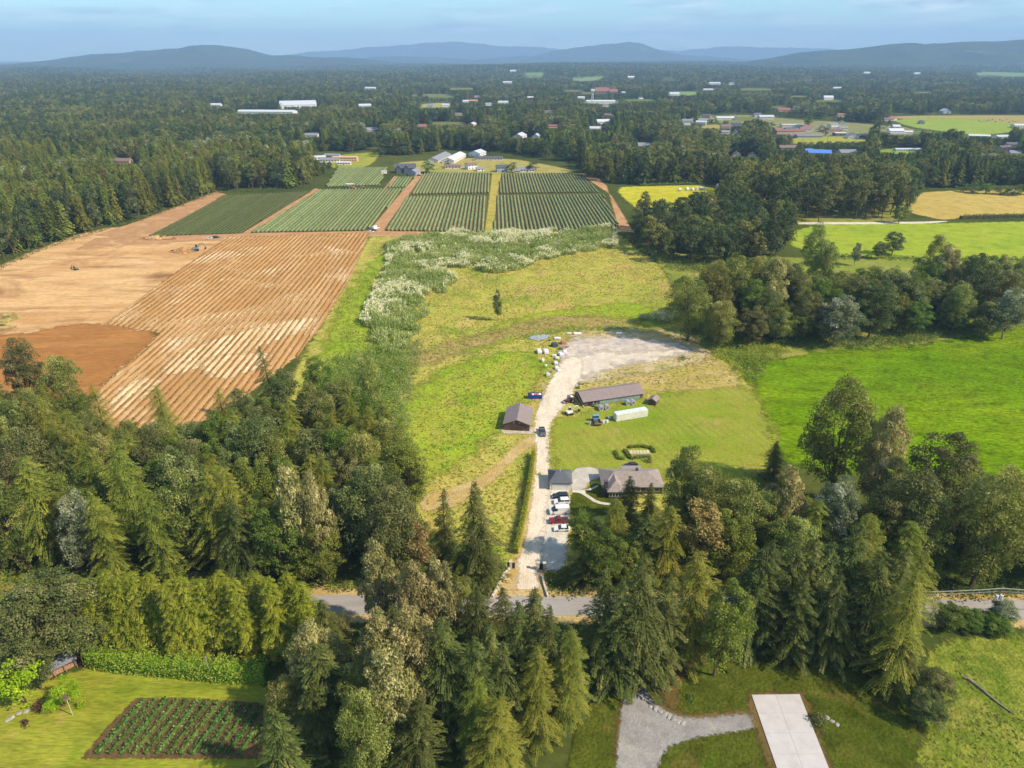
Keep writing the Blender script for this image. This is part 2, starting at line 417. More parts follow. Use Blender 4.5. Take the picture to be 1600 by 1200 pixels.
sheet('yard_margin', [(872, 552), (884, 522), (960, 512), (1060, 516), (1115, 536), (1120, 560), (1050, 576), (960, 590), (900, 606)], .066, ground_mat('yard_margin_soil', [c(196, 168, 122), c(172, 156, 90), c(206, 184, 146), c(150, 150, 70)], s1=.05, s2=.25, s3=1.3, soft=5, contrast=.4, fine=.6), 1.6, 5)
sheet('gravel_yard', [(878, 545), (892, 530), (930, 527), (1000, 528), (1050, 534), (1078, 542), (1080, 550), (1050, 556), (1000, 566), (960, 574), (925, 588), (895, 595), (870, 585)], .07, m_grey_gravel, 1.2, 4.0)
sheet('yard_wear', [(872, 575), (890, 556), (930, 550), (1000, 550), (1060, 545), (1075, 549), (1040, 560), (980, 567), (930, 580), (895, 604)], .085, ground_mat('worn_gravel', [c(224, 206, 182), c(206, 192, 172), c(232, 214, 190)], s1=.06, s2=.3, s3=2, soft=6, contrast=.3, fine=.4), 1.2, 6)
sheet('parking_area', [(854, 757), (889, 757), (889, 800), (887, 850), (882, 892), (840, 892), (846, 830)], .08, m_park, .8, 1.2)
m_tan = ground_mat('tan_verge', [c(196, 160, 104), c(176, 150, 84), c(206, 178, 130), c(150, 138, 66)], s1=.1, s2=.4, s3=1.8, soft=1.0, contrast=.35, fine=.6)
sheet('entrance_apron', [(764, 938), (786, 905), (797, 888), (812, 872), (846, 872), (852, 900), (860, 938)], .06, m_tan, .7, 1.0)
sheet('dirt_track', [(838, 679), (815, 688), (795, 704), (770, 734), (735, 752), (700, 764), (662, 774), (652, 796), (690, 802), (740, 776), (775, 750), (800, 720), (830, 698), (840, 694)], .07, m_tan, .9, 1.6)
sheet('drive_edge_strip', [(808, 880), (801, 878), (810, 835), (820, 780), (830, 720), (834, 692), (839, 692), (838, 725), (830, 790), (820, 850)], .085, m_tan, .6, .8)

# road with its dry verges
def strip(xa, xb, y0, y1, slope=-.011): return [(xa, y0 + slope * xa), (xb, y0 + slope * xb), (xb, y1 + slope * xb), (xa, y1 + slope * xa)]
sheet('road_verge', strip(-330, 330, 115.6, 126.4), .10, m_tan, 1.0, .9, 0, px=False)
m_road = ground_mat('worn_asphalt', [c(160, 152, 146), c(172, 164, 156), c(150, 144, 140)], s1=.03, s2=.2, s3=3, soft=.12, contrast=.15, fine=.2, bump=.15, stretch=(.25, 2.2), rough=.9)
sheet('road', strip(-330, 330, 118.0, 124.2), .12, m_road, .9, .12, 0, px=False)

# ploughed ground
FD = Vector((-30, 1182, 0)).normalized(); FPn = Vector((FD.y, -FD.x, 0))
m_soil = ground_mat('graded_soil', [c(204, 158, 104), c(184, 138, 88), c(222, 180, 126), c(196, 150, 98), c(172, 126, 80)], s1=.018, s2=.07, s3=.9, soft=3, contrast=.4, fine=.5, bump=.6, rot=R(8), stretch=(.35, 1.5), clumps=[(c(140, 98, 64), .022, .56, .70, .75), (c(232, 198, 150), .03, .58, .72, .6), (c(160, 116, 76), .12, .62, .74, .6)])
sheet('graded_field', [(-120, 452), (0, 416), (60, 388), (150, 358), (215, 352), (232, 370), (345, 372), (365, 368), (162, 506), (250, 520), (225, 545), (160, 600), (100, 620), (0, 600), (-120, 600)], .05, m_soil, 3, 3, 1)
m_dark_soil = ground_mat('turned_soil', [c(184, 130, 74), c(162, 110, 60), c(202, 150, 90)], s1=.02, s2=.1, s3=.8, soft=5.0, contrast=.4, fine=.55, rot=R(-12), stretch=(.3, 1.8))
sheet('turned_corner', [(-100, 530), (30, 524), (100, 508), (170, 506), (252, 521), (225, 545), (160, 602), (150, 620), (-100, 640)], .06, m_dark_soil, 2.5, 5.0, 1)
m_lane = ground_mat('farm_lane_soil', [c(198, 152, 108), c(176, 132, 92), c(206, 168, 122)], s1=.05, s2=.2, s3=1.2, soft=1.6, contrast=.3, fine=.4)
sheet('farm_lane', [(150, 372), (222, 370), (400, 364), (600, 360), (720, 364), (960, 360), (960, 368), (720, 372), (600, 369), (400, 373), (230, 380), (120, 390)], .055, m_lane, 2, 1.8, 0)
for pts in ([(200, 372), (240, 370), (354, 304), (338, 299), (222, 343), (150, 368)], [(373, 368), (390, 366), (500, 296), (493, 294)], [(574, 364), (598, 362), (662, 272), (650, 272)], [(598, 297), (604, 296), (622, 276), (616, 275)], [(968, 362), (990, 362), (955, 305), (925, 285), (905, 270), (930, 275), (948, 290)]):
    sheet('farm_lane', pts, .05, m_lane, 2.5, 1.6, 0)
m_grass_lane = ground_mat('grass_lane', [c(164, 160, 66), c(184, 160, 84), c(142, 150, 54)], s1=.04, s2=.15, s3=1, soft=1.5)
sheet('grass_lane', [(757, 366), (770, 366), (784, 270), (769, 270)], .052, m_grass_lane, 2, 1.5, 0)

m_bed = ground_mat('bed_soil', [c(118, 92, 62), c(132, 104, 70), c(104, 84, 56)], s1=.03, s2=.15, s3=1, soft=1.2)
m_bed_weedy = ground_mat('weedy_bed_soil', [c(96, 92, 54), c(84, 86, 46), c(116, 100, 62)], s1=.03, s2=.15, s3=1, soft=1.2)
TILL = [(352, 371), (578, 364), (548, 432), (500, 512), (462, 558), (400, 606), (330, 655), (190, 690), (140, 640), (160, 602), (225, 546), (252, 521), (164, 506)]
m_tilled = ground_mat('tilled_soil', [c(202, 156, 100), c(184, 138, 86), c(216, 172, 118), c(194, 148, 94)], s1=.02, s2=.09, s3=.9, soft=1.5, contrast=.2, fine=.3, rot=R(-1.5), stretch=(1.4, .4), clumps=[(c(238, 214, 174), .03, .56, .70, .8), (c(160, 118, 72), .02, .56, .7, .6)])
tilled = sheet('tilled_field', TILL, .055, m_tilled, 2, 1.5, 0)

m_sandy = ground_mat('sandy_soil', [c(240, 218, 178), c(226, 198, 152), c(214, 176, 124)], s1=.05, s2=.2, s3=.9, soft=4, rot=R(-1.5), stretch=(1.5, .35))
for q_ in ([(250, 566), (330, 532), (420, 506), (488, 494), (500, 503), (430, 534), (340, 566), (262, 592)], [(170, 620), (230, 585), (262, 590), (214, 628), (172, 650)], [(310, 560), (380, 552), (430, 548), (400, 580), (330, 598)]):
    sheet('sandy_patch', q_, .057, m_sandy, 2, 4)

def clip_rows(poly_w, spacing, off=0.0):
    """parallel lines at the spacing of the crop, cut to a polygon of the ground: (start, end) pairs"""
    P = np.array([[p[0], p[1]] for p in poly_w]); fd = np.array(FD[:2]); fp = np.array(FPn[:2])
    s = P @ fp; t = P @ fd; out = []
    k0 = math.ceil((s.min() - off) / spacing); k1 = math.floor((s.max() - off) / spacing)
    for k in range(k0, k1 + 1):
        sv = off + k * spacing; ts = []
        for i in range(len(P)):
            a, b = i, (i + 1) % len(P)
            if (s[a] > sv) != (s[b] > sv): ts.append(t[a] + (t[b] - t[a]) * (sv - s[a]) / (s[b] - s[a]))
        ts.sort()
        for a, b in zip(ts[::2], ts[1::2]):
            if b - a > 6: out.append((fp * sv + fd * a, fp * sv + fd * b))
    return out

def soil_ridge_mesh(L, seed):
    r = np.random.default_rng(seed); n = int(L / 1.6) + 1; ys = np.linspace(0, L, n)
    h = .26 + r.normal(0, .05, n); o = np.cumsum(r.normal(0, .03, n)); o -= np.linspace(o[0], o[-1], n)
    V = np.concatenate([np.stack([o + x * (1 + r.normal(0, .08, n)), ys, z * h], 1) for x, z in ((-.75, 0), (-.3, 1), (.3, 1), (.75, 0))])
    I = np.arange(4 * n).reshape(4, n)
    F = np.concatenate([np.stack([I[k, :-1], I[k + 1, :-1], I[k + 1, 1:], I[k, 1:]], 1) for k in range(3)])
    return V, F
def seedling_mesh(L, seed, mat):
    r = np.random.default_rng(seed); n = int(L / .75)
    C = np.stack([r.normal(0, .16, n), np.sort(r.uniform(0, L, n)), .3 + r.uniform(.0, .22, n)], 1)
    A = np.stack([r.normal(0, .5, n), r.normal(0, .5, n), np.ones(n)], 1); N = rnd(n)
    return leaf_mesh('seedlings', C, A, N, r.uniform(.35, .7, n), r.uniform(.3, .6, n), r.uniform(0, 1, n), mat)
m_ridge = ground_mat('ridge_soil', [c(176, 130, 78), c(156, 114, 66), c(192, 148, 92)], s1=.02, s2=.2, s3=1.2, fine=.4, clumps=[(c(226, 200, 156), .02, .52, .66, .7)])
m_seed = leaf_mat('seedling_leaf', c(108, 100, 44, 1.3), c(148, 128, 62, 1.3), hue=.01)
rows = clip_rows(poly_px(TILL), 3.05)
for i, (a, b) in enumerate(rows):
    L = float(np.linalg.norm(b - a)); V, F = soil_ridge_mesh(L, i)
    o = link('soil_ridge', mesh_np('soil_ridge', V, F, m_ridge), tilled)
    o.location = (a[0], a[1], .06); o.rotation_euler.z = math.atan2(-FD.x, FD.y)
    s = link('seedling_row', seedling_mesh(L, i, m_seed), o); s['kind'] = 'stuff'

# the green crop blocks: every row an object
def crop_row_mesh(L, seed, mat, w=.85, h=1.25, nl=4, core=1.0, ls=1.0):
    r = np.random.default_rng(seed); n = int(L / .8) + 1; ys = np.linspace(0, L, n)
    bump = .75 + .25 * np.abs(np.sin(ys * math.pi / 1.5 + r.uniform(0, 3))) + r.normal(0, .08, n)
    prof = [(-1, 0), (-.95, .5), (-.4, 1), (.4, 1), (.95, .5), (1, 0)]
    V = np.concatenate([np.stack([x * w * core * bump * (1 + r.normal(0, .1, n)) + r.normal(0, .06, n), ys, z * h * core * bump * (1 + r.normal(0, .1, n))], 1) for x, z in prof])
    I = np.arange(6 * n).reshape(6, n)
    F = np.concatenate([np.stack([I[k, :-1], I[k + 1, :-1], I[k + 1, 1:], I[k, 1:]], 1) for k in range(5)])
    m = int(L * nl); cy = r.uniform(0, L, m); a = r.uniform(-.2, math.pi + .2, m)
    C = np.stack([np.cos(a) * w * .9, cy, np.sin(a) * h * .9 * r.uniform(.5, 1.1, m) + .1], 1); N = np.stack([np.cos(a), np.zeros(m), np.sin(a)], 1) + r.normal(0, .5, (m, 3))
    V2, F2 = leaf_quads(C, rnd(m) + np.array([0, 0, .4]), N, ls * r.uniform(.35, .75, m), ls * r.uniform(.25, .5, m))
    tv = np.concatenate([np.tile(r.uniform(.1, .6, n), 6), np.repeat(r.uniform(0, 1, m), 4)])
    return mesh_np('crop_row', np.concatenate([V, V2]), np.concatenate([F, F2 + len(V)]), mat, {'tint': tv})
m_crop = leaf_mat('crop_leaf', c(92, 106, 60, .76), c(134, 142, 96, .76), c(158, 160, 118, .76), hue=.012, val=.12)
m_crop_d = leaf_mat('crop_leaf_dark', c(80, 90, 48, .9), c(112, 116, 72, .9), hue=.012, val=.12)
BLOCKS = [
    ('low dark crop row in the block by the left wood', [(350, 306), (487, 299), (374, 365), (234, 369)], m_crop_d, .8, .7),
    ('green crop row between the two left farm lanes', [(500, 297), (632, 295), (572, 361), (392, 364)], m_crop, .9, 1.2),
    ('green crop row in the far left block', [(528, 262), (606, 262), (592, 290), (508, 293)], m_crop, .9, 1.2),
    ('green crop row below the dark farmhouse', [(620, 277), (648, 277), (634, 293), (603, 294)], m_crop, .9, 1.2),
    ('green crop row in the far middle block', [(664, 269), (768, 271), (764, 302), (640, 304)], m_crop, .95, 1.25),
    ('green crop row in the near middle block', [(636, 308), (762, 307), (755, 363), (601, 361)], m_crop, .95, 1.25),
    ('green crop row in the far right block', [(784, 272), (880, 271), (912, 278), (938, 301), (777, 303)], m_crop, .95, 1.25),
    ('green crop row in the near right block', [(777, 307), (943, 305), (966, 352), (940, 362), (771, 364)], m_crop, .95, 1.25),
]
for bi, (lab, pts, mm, w, h) in enumerate(BLOCKS):
    pw = poly_px(pts)
    sheet('crop_bed', pts, .045, m_bed_weedy if bi < 4 else m_bed, 3, 1.2, 0)
    rr = clip_rows(pw, 3.05); Ls = [float(np.linalg.norm(b - a)) for a, b in rr]
    L0 = float(np.median(Ls)); pr = [crop_row_mesh(L0, bi * 7 + q, mm, w, h) for q in range(3)]
    for k, (a, b) in enumerate(rr):
        o = link('crop_row', pr[k % 3]); o.location = (a[0], a[1], .05); o.rotation_euler.z = math.atan2(-FD.x, FD.y); o.scale = (1, Ls[k] / L0, 1)
        tag(o, nth(k + 1) + ' ' + lab.replace('crop row', 'crop row from the left'), 'crop row', lab.replace('green crop row', 'rows').replace('low dark crop row', 'low rows'))

# far fields
def field(name, pts, cols, cell=4, soft=3, z=.04, **k):
    m = ground_mat(name + '_cover', [c(*q) for q in cols], soft=soft, **k); MATS.pop(name + '_cover'); return sheet(name, pts, z, m, cell, soft, 1)
field('yellow_field', [(960, 293), (1000, 291), (1118, 289), (1116, 312), (1085, 345), (1030, 345), (985, 320)], [(178, 172, 44), (196, 184, 58), (160, 164, 40)])
field('hay_field', [(1232, 352), (1420, 350), (1600, 346), (1740, 344), (1740, 408), (1600, 404), (1420, 404), (1240, 398)], [(140, 160, 44), (158, 168, 54), (120, 152, 42)])
field('golden_field', [(1422, 302), (1500, 297), (1600, 296), (1740, 298), (1740, 338), (1600, 336), (1425, 346)], [(176, 156, 80), (192, 166, 92), (160, 150, 66)])
field('low_pasture', [(1240, 404), (1420, 404), (1600, 406), (1740, 406), (1740, 440), (1600, 450), (1420, 460), (1300, 470), (1240, 440)], [(150, 152, 70), (128, 142, 52), (164, 150, 84)])
field('white_track', [(1232, 347.5), (1430, 347), (1480, 345), (1480, 347), (1430, 350.5), (1232, 351)], [(222, 212, 190), (206, 198, 176)], 2, .8, .08)
field('east_field', [(1390, 186), (1480, 184), (1560, 188), (1600, 196), (1600, 204), (1530, 212), (1470, 205), (1420, 198)], [(150, 162, 70), (138, 158, 62), (160, 164, 80)], 8, 6)
field('east_bare_field', [(1388, 181), (1600, 180), (1740, 182), (1740, 200), (1600, 198), (1560, 188), (1480, 184), (1390, 186)], [(170, 144, 104), (160, 150, 80), (178, 150, 112)], 8, 6)
field('east_orchard', [(1420, 202), (1470, 207), (1530, 214), (1500, 226), (1440, 224), (1410, 214)], [(96, 112, 60), (108, 122, 66)], 8, 5)
field('sports_field', [(1238, 214), (1300, 213), (1356, 217), (1358, 226), (1240, 228)], [(150, 152, 62), (164, 158, 70), (140, 150, 56)], 5, 4)
field('village_ground', [(1062, 184), (1150, 178), (1230, 186), (1330, 192), (1440, 200), (1400, 214), (1230, 214), (1130, 192)], [(150, 140, 104), (128, 130, 74), (164, 152, 120)], 6, 6)
field('paddock', [(1376, 232), (1450, 234), (1446, 244), (1370, 242)], [(124, 152, 52), (138, 158, 60)], 5, 4)
field('farmyard', [(600, 256), (700, 248), (790, 246), (880, 262), (905, 271), (780, 271), (660, 270)], [(150, 150, 66), (172, 156, 92), (136, 142, 56)], 4, 3, .03)
field('west_meadow', [(500, 244), (560, 240), (596, 236), (584, 256), (560, 264), (510, 262)], [(164, 160, 66), (140, 148, 54)], 4, 3)
field('hill_meadow', [(650, 163), (702, 160), (706, 170), (655, 174)], [(150, 156, 82), (166, 160, 96)], 12, 8)
field('hill_meadow', [(530, 146), (572, 140), (578, 145), (532, 152)], [(128, 150, 84), (120, 146, 80)], 15, 9)
field('hill_meadow', [(812, 116), (850, 115), (848, 125), (830, 127)], [(128, 152, 88), (118, 142, 84)], 20, 12)
field('hill_meadow', [(888, 124), (944, 121), (944, 127), (890, 130)], [(134, 152, 92), (124, 146, 84)], 20, 12)
field('hill_meadow', [(1095, 196), (1128, 194), (1130, 206), (1098, 206)], [(168, 150, 84), (156, 150, 76)], 6, 4)
field('hill_meadow', [(1040, 144), (1095, 143), (1096, 152), (1042, 152)], [(130, 150, 84), (120, 146, 80)], 15, 9)
field('hill_meadow', [(1524, 116), (1600, 114), (1620, 126), (1530, 126)], [(124, 150, 84), (118, 142, 84)], 20, 12)

EXTRA_CLEAR = []
rc = random.Random(21)
for k in range(17):
    px = rc.uniform(520, 1600); py = rc.choice([rc.uniform(118, 160), rc.uniform(160, 215)]); wpx = rc.uniform(16, 46); hpx = wpx * .07 + (py - 100) * .022
    q_ = [(px - wpx, py), (px - wpx * .3, py - hpx), (px + wpx * .8, py - hpx * .8), (px + wpx, py + hpx * .5), (px, py + hpx)]
    EXTRA_CLEAR.append(q_); big = py < 150
    field('valley_clearing', q_, [rc.choice([(112, 122, 60), (128, 126, 70), (98, 116, 54), (140, 128, 84)]), rc.choice([(104, 118, 54), (120, 120, 64), (92, 110, 48)])], 16 if big else 8, 9 if big else 5)

# foreground lawns
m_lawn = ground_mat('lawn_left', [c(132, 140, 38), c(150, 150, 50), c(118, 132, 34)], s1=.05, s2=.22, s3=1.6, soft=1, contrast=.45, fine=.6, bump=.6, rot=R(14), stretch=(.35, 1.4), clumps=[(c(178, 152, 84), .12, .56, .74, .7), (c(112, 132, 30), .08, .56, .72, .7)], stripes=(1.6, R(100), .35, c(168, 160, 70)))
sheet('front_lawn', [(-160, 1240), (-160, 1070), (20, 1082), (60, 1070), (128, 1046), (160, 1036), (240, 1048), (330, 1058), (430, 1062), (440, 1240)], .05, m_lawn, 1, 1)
m_shade_tinted_lawn = ground_mat('lawn_shade_tinted', [c(74, 84, 22), c(88, 94, 30), c(64, 76, 16)], s1=.05, s2=.25, s3=1.6, soft=1, contrast=.5, fine=.75, bump=.8, clumps=[(c(122, 98, 54), .10, .56, .74, .7), (c(66, 92, 20), .2, .58, .74, .7), (c(110, 112, 46), .5, .6, .76, .5)])  # grass darkened in its base colour to stand in for cloud shade
sheet('lower_lawn', [(1015, 1250), (1026, 1180), (1070, 1152), (1130, 1142), (1200, 1132), (1225, 1250)], .05, m_shade_tinted_lawn, 1, 1)
sheet('side_lawn', [(1062, 1125), (1058, 1090), (1075, 1045), (1130, 1022), (1230, 1014), (1340, 1036), (1430, 1090), (1440, 1240), (1290, 1240), (1180, 1120)], .05, m_shade_tinted_lawn, 1, 1)
sheet('roadside_lawn', [(880, 1240), (900, 1130), (930, 1085), (972, 1075), (968, 1240)], .05, m_shade_tinted_lawn, 1, 1)
m_litter = ground_mat('leaf_litter', [c(122, 96, 56), c(98, 84, 44), c(140, 112, 70)], s1=.08, s2=.4, s3=2, soft=1.2)
sheet('leaf_litter', [(1040, 1110), (1030, 1050), (1070, 1020), (1200, 1000), (1350, 1018), (1445, 1080), (1445, 1140), (1340, 1050), (1230, 1024), (1130, 1034), (1075, 1060), (1062, 1125)], .045, m_litter, 1, 1.2)
m_rough = ground_mat('rough_pasture', [c(114, 130, 40), c(138, 140, 54), c(100, 120, 34), c(156, 146, 70)], s1=.06, s2=.3, s3=1.6, soft=1.5, contrast=.45, fine=.7, bump=.9)
sheet('rough_pasture', [(1440, 1002), (1600, 994), (1760, 985), (1760, 1260), (1420, 1260), (1455, 1100)], .05, m_rough, 1, 1.5)
sheet('drive_border', [(958, 1200), (964, 1120), (974, 1070), (1000, 1050), (1012, 1080), (1030, 1096), (1064, 1117), (1120, 1115), (1180, 1108), (1186, 1118), (1100, 1130), (1000, 1180)], .06, m_litter, .7, 1.2)
m_bluegrey = ground_mat('drive_gravel', [c(146, 142, 138), c(160, 154, 148), c(134, 130, 126)], s1=.08, s2=.4, s3=2.6, soft=.7, contrast=.2, fine=.35, clumps=[(c(132, 122, 100), .3, .58, .74, .6), (c(186, 176, 160), .15, .56, .72, .6)])
sheet('lower_drive', [(964, 1190), (969, 1130), (976, 1085), (985, 1040), (996, 1040), (1002, 1070), (1020, 1098), (1062, 1124), (1120, 1121), (1190, 1113), (1200, 1136), (1130, 1146), (1070, 1156), (1030, 1176), (1020, 1240), (962, 1240)], .07, m_bluegrey, .6, .7)
m_gsoil = ground_mat('garden_soil', [c(96, 76, 50), c(112, 88, 58), c(84, 66, 44)], s1=.1, s2=.5, s3=2, soft=.6)
sheet('garden_plot', [(165, 1140), (212, 1092), (300, 1092), (412, 1100), (410, 1186), (128, 1186)], .065, m_gsoil, .8, .6, 0)

sheet('slab_border', [(1166, 1092), (1172, 1083), (1252, 1082), (1262, 1096), (1310, 1222), (1206, 1222)], .08, m_litter, .5, .5, 0)

# concrete slab, panel by panel
m_conc = flat_mat('pale_concrete', c(200, 192, 188), .85, var=.07, scale=.5, dirt=c(180, 172, 162))
slab = MB(); q = [at(1174, 1087), at(1249, 1086), at(1300, 1215), at(1218, 1215)]
lo = [(p.x, p.y, .0) for p in q]; hi = [(p.x, p.y, .27) for p in q]; slab.hexa(lo, hi)
slab_o = slab.build('concrete_slab', flat_mat('slab_joint', c(182, 174, 166), .9)); tag(slab_o, kind='structure')
def bil(q, u, v): return (q[0] * (1 - u) + q[1] * u) * (1 - v) + (q[3] * (1 - u) + q[2] * u) * v
for i in range(2):
    for j in range(4):
        e = .0022; u0, u1, v0, v1 = i / 2 + e, (i + 1) / 2 - e, j / 4 + e * .6, (j + 1) / 4 - e * .6
        b = MB(); rr_ = [bil(q, u0, v0), bil(q, u1, v0), bil(q, u1, v1), bil(q, u0, v1)]
        b.hexa([(p.x, p.y, .24) for p in rr_], [(p.x, p.y, .30) for p in rr_]).build('panel', m_conc, slab_o)

# hills on the horizon
def ridge(name, sky_px, D, W, mat, seed, back=2500):
    xs = np.arange(sky_px[0][0], sky_px[-1][0] + 1, 2.5); ys = np.interp(xs, [p[0] for p in sky_px], [p[1] for p in sky_px])
    r = np.random.default_rng(seed)
    ys = ys + .6 * np.sin(xs / 17 + seed) + .4 * np.sin(xs / 7.3) + r.normal(0, .34, len(xs)) + .8 * np.sin(xs / 31 + seed * 2)
    u = (xs - 800) / FPX; v = (ys - 600) / FPX; t = D / (CP - v * SP)
    X = u * t; Zt = np.maximum(CAMZ - t * (SP + v * CP), 20)
    prof = [(0, 0), (.12, .10), (.3, .27), (.5, .5), (.7, .75), (.87, .93), (1, 1), (1.2, .9), (1.7, .4), (2, 0)]
    V = []
    for k, (a, hh) in enumerate(prof):
        yy = D - W + a * W if a <= 1 else D + (a - 1) * back
        wob = (np.sin(X / 330 + k * .8 + seed) + np.sin(X / 140 - k * 1.1)) * W * .07 * (1 - abs(2 * hh - 1)) if 0 < hh < 1 else 0
        V.append(np.stack([X, np.full_like(X, yy) + wob, -4 + (Zt + 4) * hh * (1 + (.13 * np.sin(X / 260 + k) if 0 < hh < 1 else 0))], 1))
    n = len(xs); I = np.arange(n * len(prof)).reshape(len(prof), n)
    F = np.stack([I[:-1, :-1], I[:-1, 1:], I[1:, 1:], I[1:, :-1]], -1).reshape(-1, 4)
    return tag(link(name, mesh_np(name, np.concatenate(V), F, mat, smooth_=True)), kind='structure')
m_hill = ground_mat('forested_hill', [c(40, 56, 34), c(56, 68, 40), c(70, 80, 46), c(46, 60, 36)], s1=.0022, s2=.012, s3=.06, contrast=.9, fine=.9, bump=0, clumps=[(c(130, 136, 84), .003, .62, .72, .8)])
ridge('hill', [(-200, 112), (-60, 108), (0, 105), (60, 98), (150, 89), (200, 81), (260, 76), (330, 73), (385, 76), (410, 84), (480, 89), (560, 92), (640, 99), (720, 112)], 10500, 2600, m_hill, 3)
ridge('hill', [(430, 106), (540, 92), (640, 88), (740, 92), (830, 88), (880, 77), (930, 70), (970, 67), (1000, 71), (1050, 83), (1120, 90), (1220, 96), (1320, 106)], 15500, 3200, m_hill, 8)
ridge('hill', [(1110, 106), (1200, 93), (1280, 81), (1350, 75), (1420, 69), (1500, 66), (1600, 64), (1760, 62)], 8200, 1800, m_hill, 5)
ridge('hill', [(300, 92), (480, 84), (600, 72), (700, 66), (800, 72), (900, 78), (1060, 80), (1160, 72), (1260, 76), (1400, 84)], 21500, 3000, m_hill, 13)

# ================================================================== TREES
m_bark = flat_mat('bark', c(112, 92, 72, 1.4), .95, var=.35, scale=1.5)
m_bark_pale = flat_mat('pale_bark', c(150, 138, 120, 1.4), .95, var=.3, scale=1.5)
LM = {
    'fir': leaf_mat('fir_needles', c(62, 70, 34, .80), c(98, 104, 50, .80), c(144, 138, 80, .80), trans=.38, hue=.02, val=.22),
    'cedar': leaf_mat('cedar_fronds', c(84, 96, 34, .80), c(126, 128, 48, .80), c(160, 146, 72, .80), trans=.34, hue=.02, val=.18),
    'leafy': leaf_mat('green_leaves', c(78, 94, 36, .80), c(110, 124, 50, .80), c(146, 150, 74, .80), trans=.38, hue=.03, val=.2),
    'dark': leaf_mat('dark_leaves', c(76, 84, 44, .80), c(110, 114, 62, .80), c(152, 146, 96, .80), trans=.34, hue=.03, val=.2),
    'cotton': leaf_mat('pale_cottonwood_leaves', c(104, 104, 56, .80), c(158, 148, 92, .80), c(208, 192, 138, .80), trans=.34, hue=.015, val=.14),
    'olive': leaf_mat('olive_leaves', c(88, 98, 42, .80), c(124, 128, 60, .80), c(168, 164, 94, .80), trans=.36, hue=.025, val=.18),
    'silver': leaf_mat('silver_leaves', c(84, 96, 62, .80), c(128, 134, 98, .80), c(196, 194, 164, .80), trans=.34, hue=.015, val=.12),
    'cypress': leaf_mat('cypress_sprays', c(92, 104, 28, .80), c(132, 134, 42, .80), c(160, 152, 62, .80), trans=.34, hue=.012, val=.12),
    'lime': leaf_mat('lime_leaves', c(112, 140, 22, .80), c(150, 170, 34, .80), c(186, 196, 62, .80), trans=.35, hue=.02, val=.12),
    'purple': leaf_mat('purple_leaves', c(52, 30, 38, .80), c(92, 48, 58, .80), c(120, 74, 76, .80), trans=.38, hue=.02),
    'rust': leaf_mat('rusty_leaves', c(108, 100, 52, .80), c(140, 120, 68, .80), c(166, 138, 92, .80), trans=.36, hue=.02),
    'vfir': leaf_mat('valley_conifer_needles', c(48, 64, 34, .80), c(80, 94, 46, .80), c(124, 126, 70, .80), trans=.3, hue=.03, val=.36),
    'vcedar': leaf_mat('valley_cedar_fronds', c(78, 92, 34, .80), c(120, 124, 48, .80), c(150, 142, 70, .80), trans=.32, hue=.03, val=.32),
    'vleafy': leaf_mat('valley_green_leaves', c(60, 82, 34, .80), c(92, 110, 48, .80), c(130, 136, 70, .80), trans=.36, hue=.045, val=.36),
    'vdark': leaf_mat('valley_dark_leaves', c(54, 68, 40, .80), c(82, 94, 54, .80), c(120, 122, 80, .80), trans=.36, hue=.02, val=.34),
    'volive': leaf_mat('valley_olive_leaves', c(80, 90, 40, .80), c(116, 118, 60, .80), c(158, 152, 90, .80), trans=.38, hue=.02, val=.34),
}

def trunk_mesh(H, r, mat, seed, limbs=None):
    rr = random.Random(seed); b = MB(); n = 7; x = y = 0.0; pts = []
    for i in range(n):
        pts.append((x, y, H * i / (n - 1))); x += rr.uniform(-.02, .02) * H; y += rr.uniform(-.02, .02) * H
    b.tube(pts, [r * (1.25 if i == 0 else 1 - .9 * i / (n - 1)) for i in range(n)], 7)
    for p, q, r0 in limbs or []:
        m = ((p[0] + q[0]) / 2, (p[1] + q[1]) / 2, (p[2] * .6 + q[2] * .4))
        b.tube([p, m, q], [r0, r0 * .7, r0 * .25], 5)
    return b.mesh('trunk', mat)

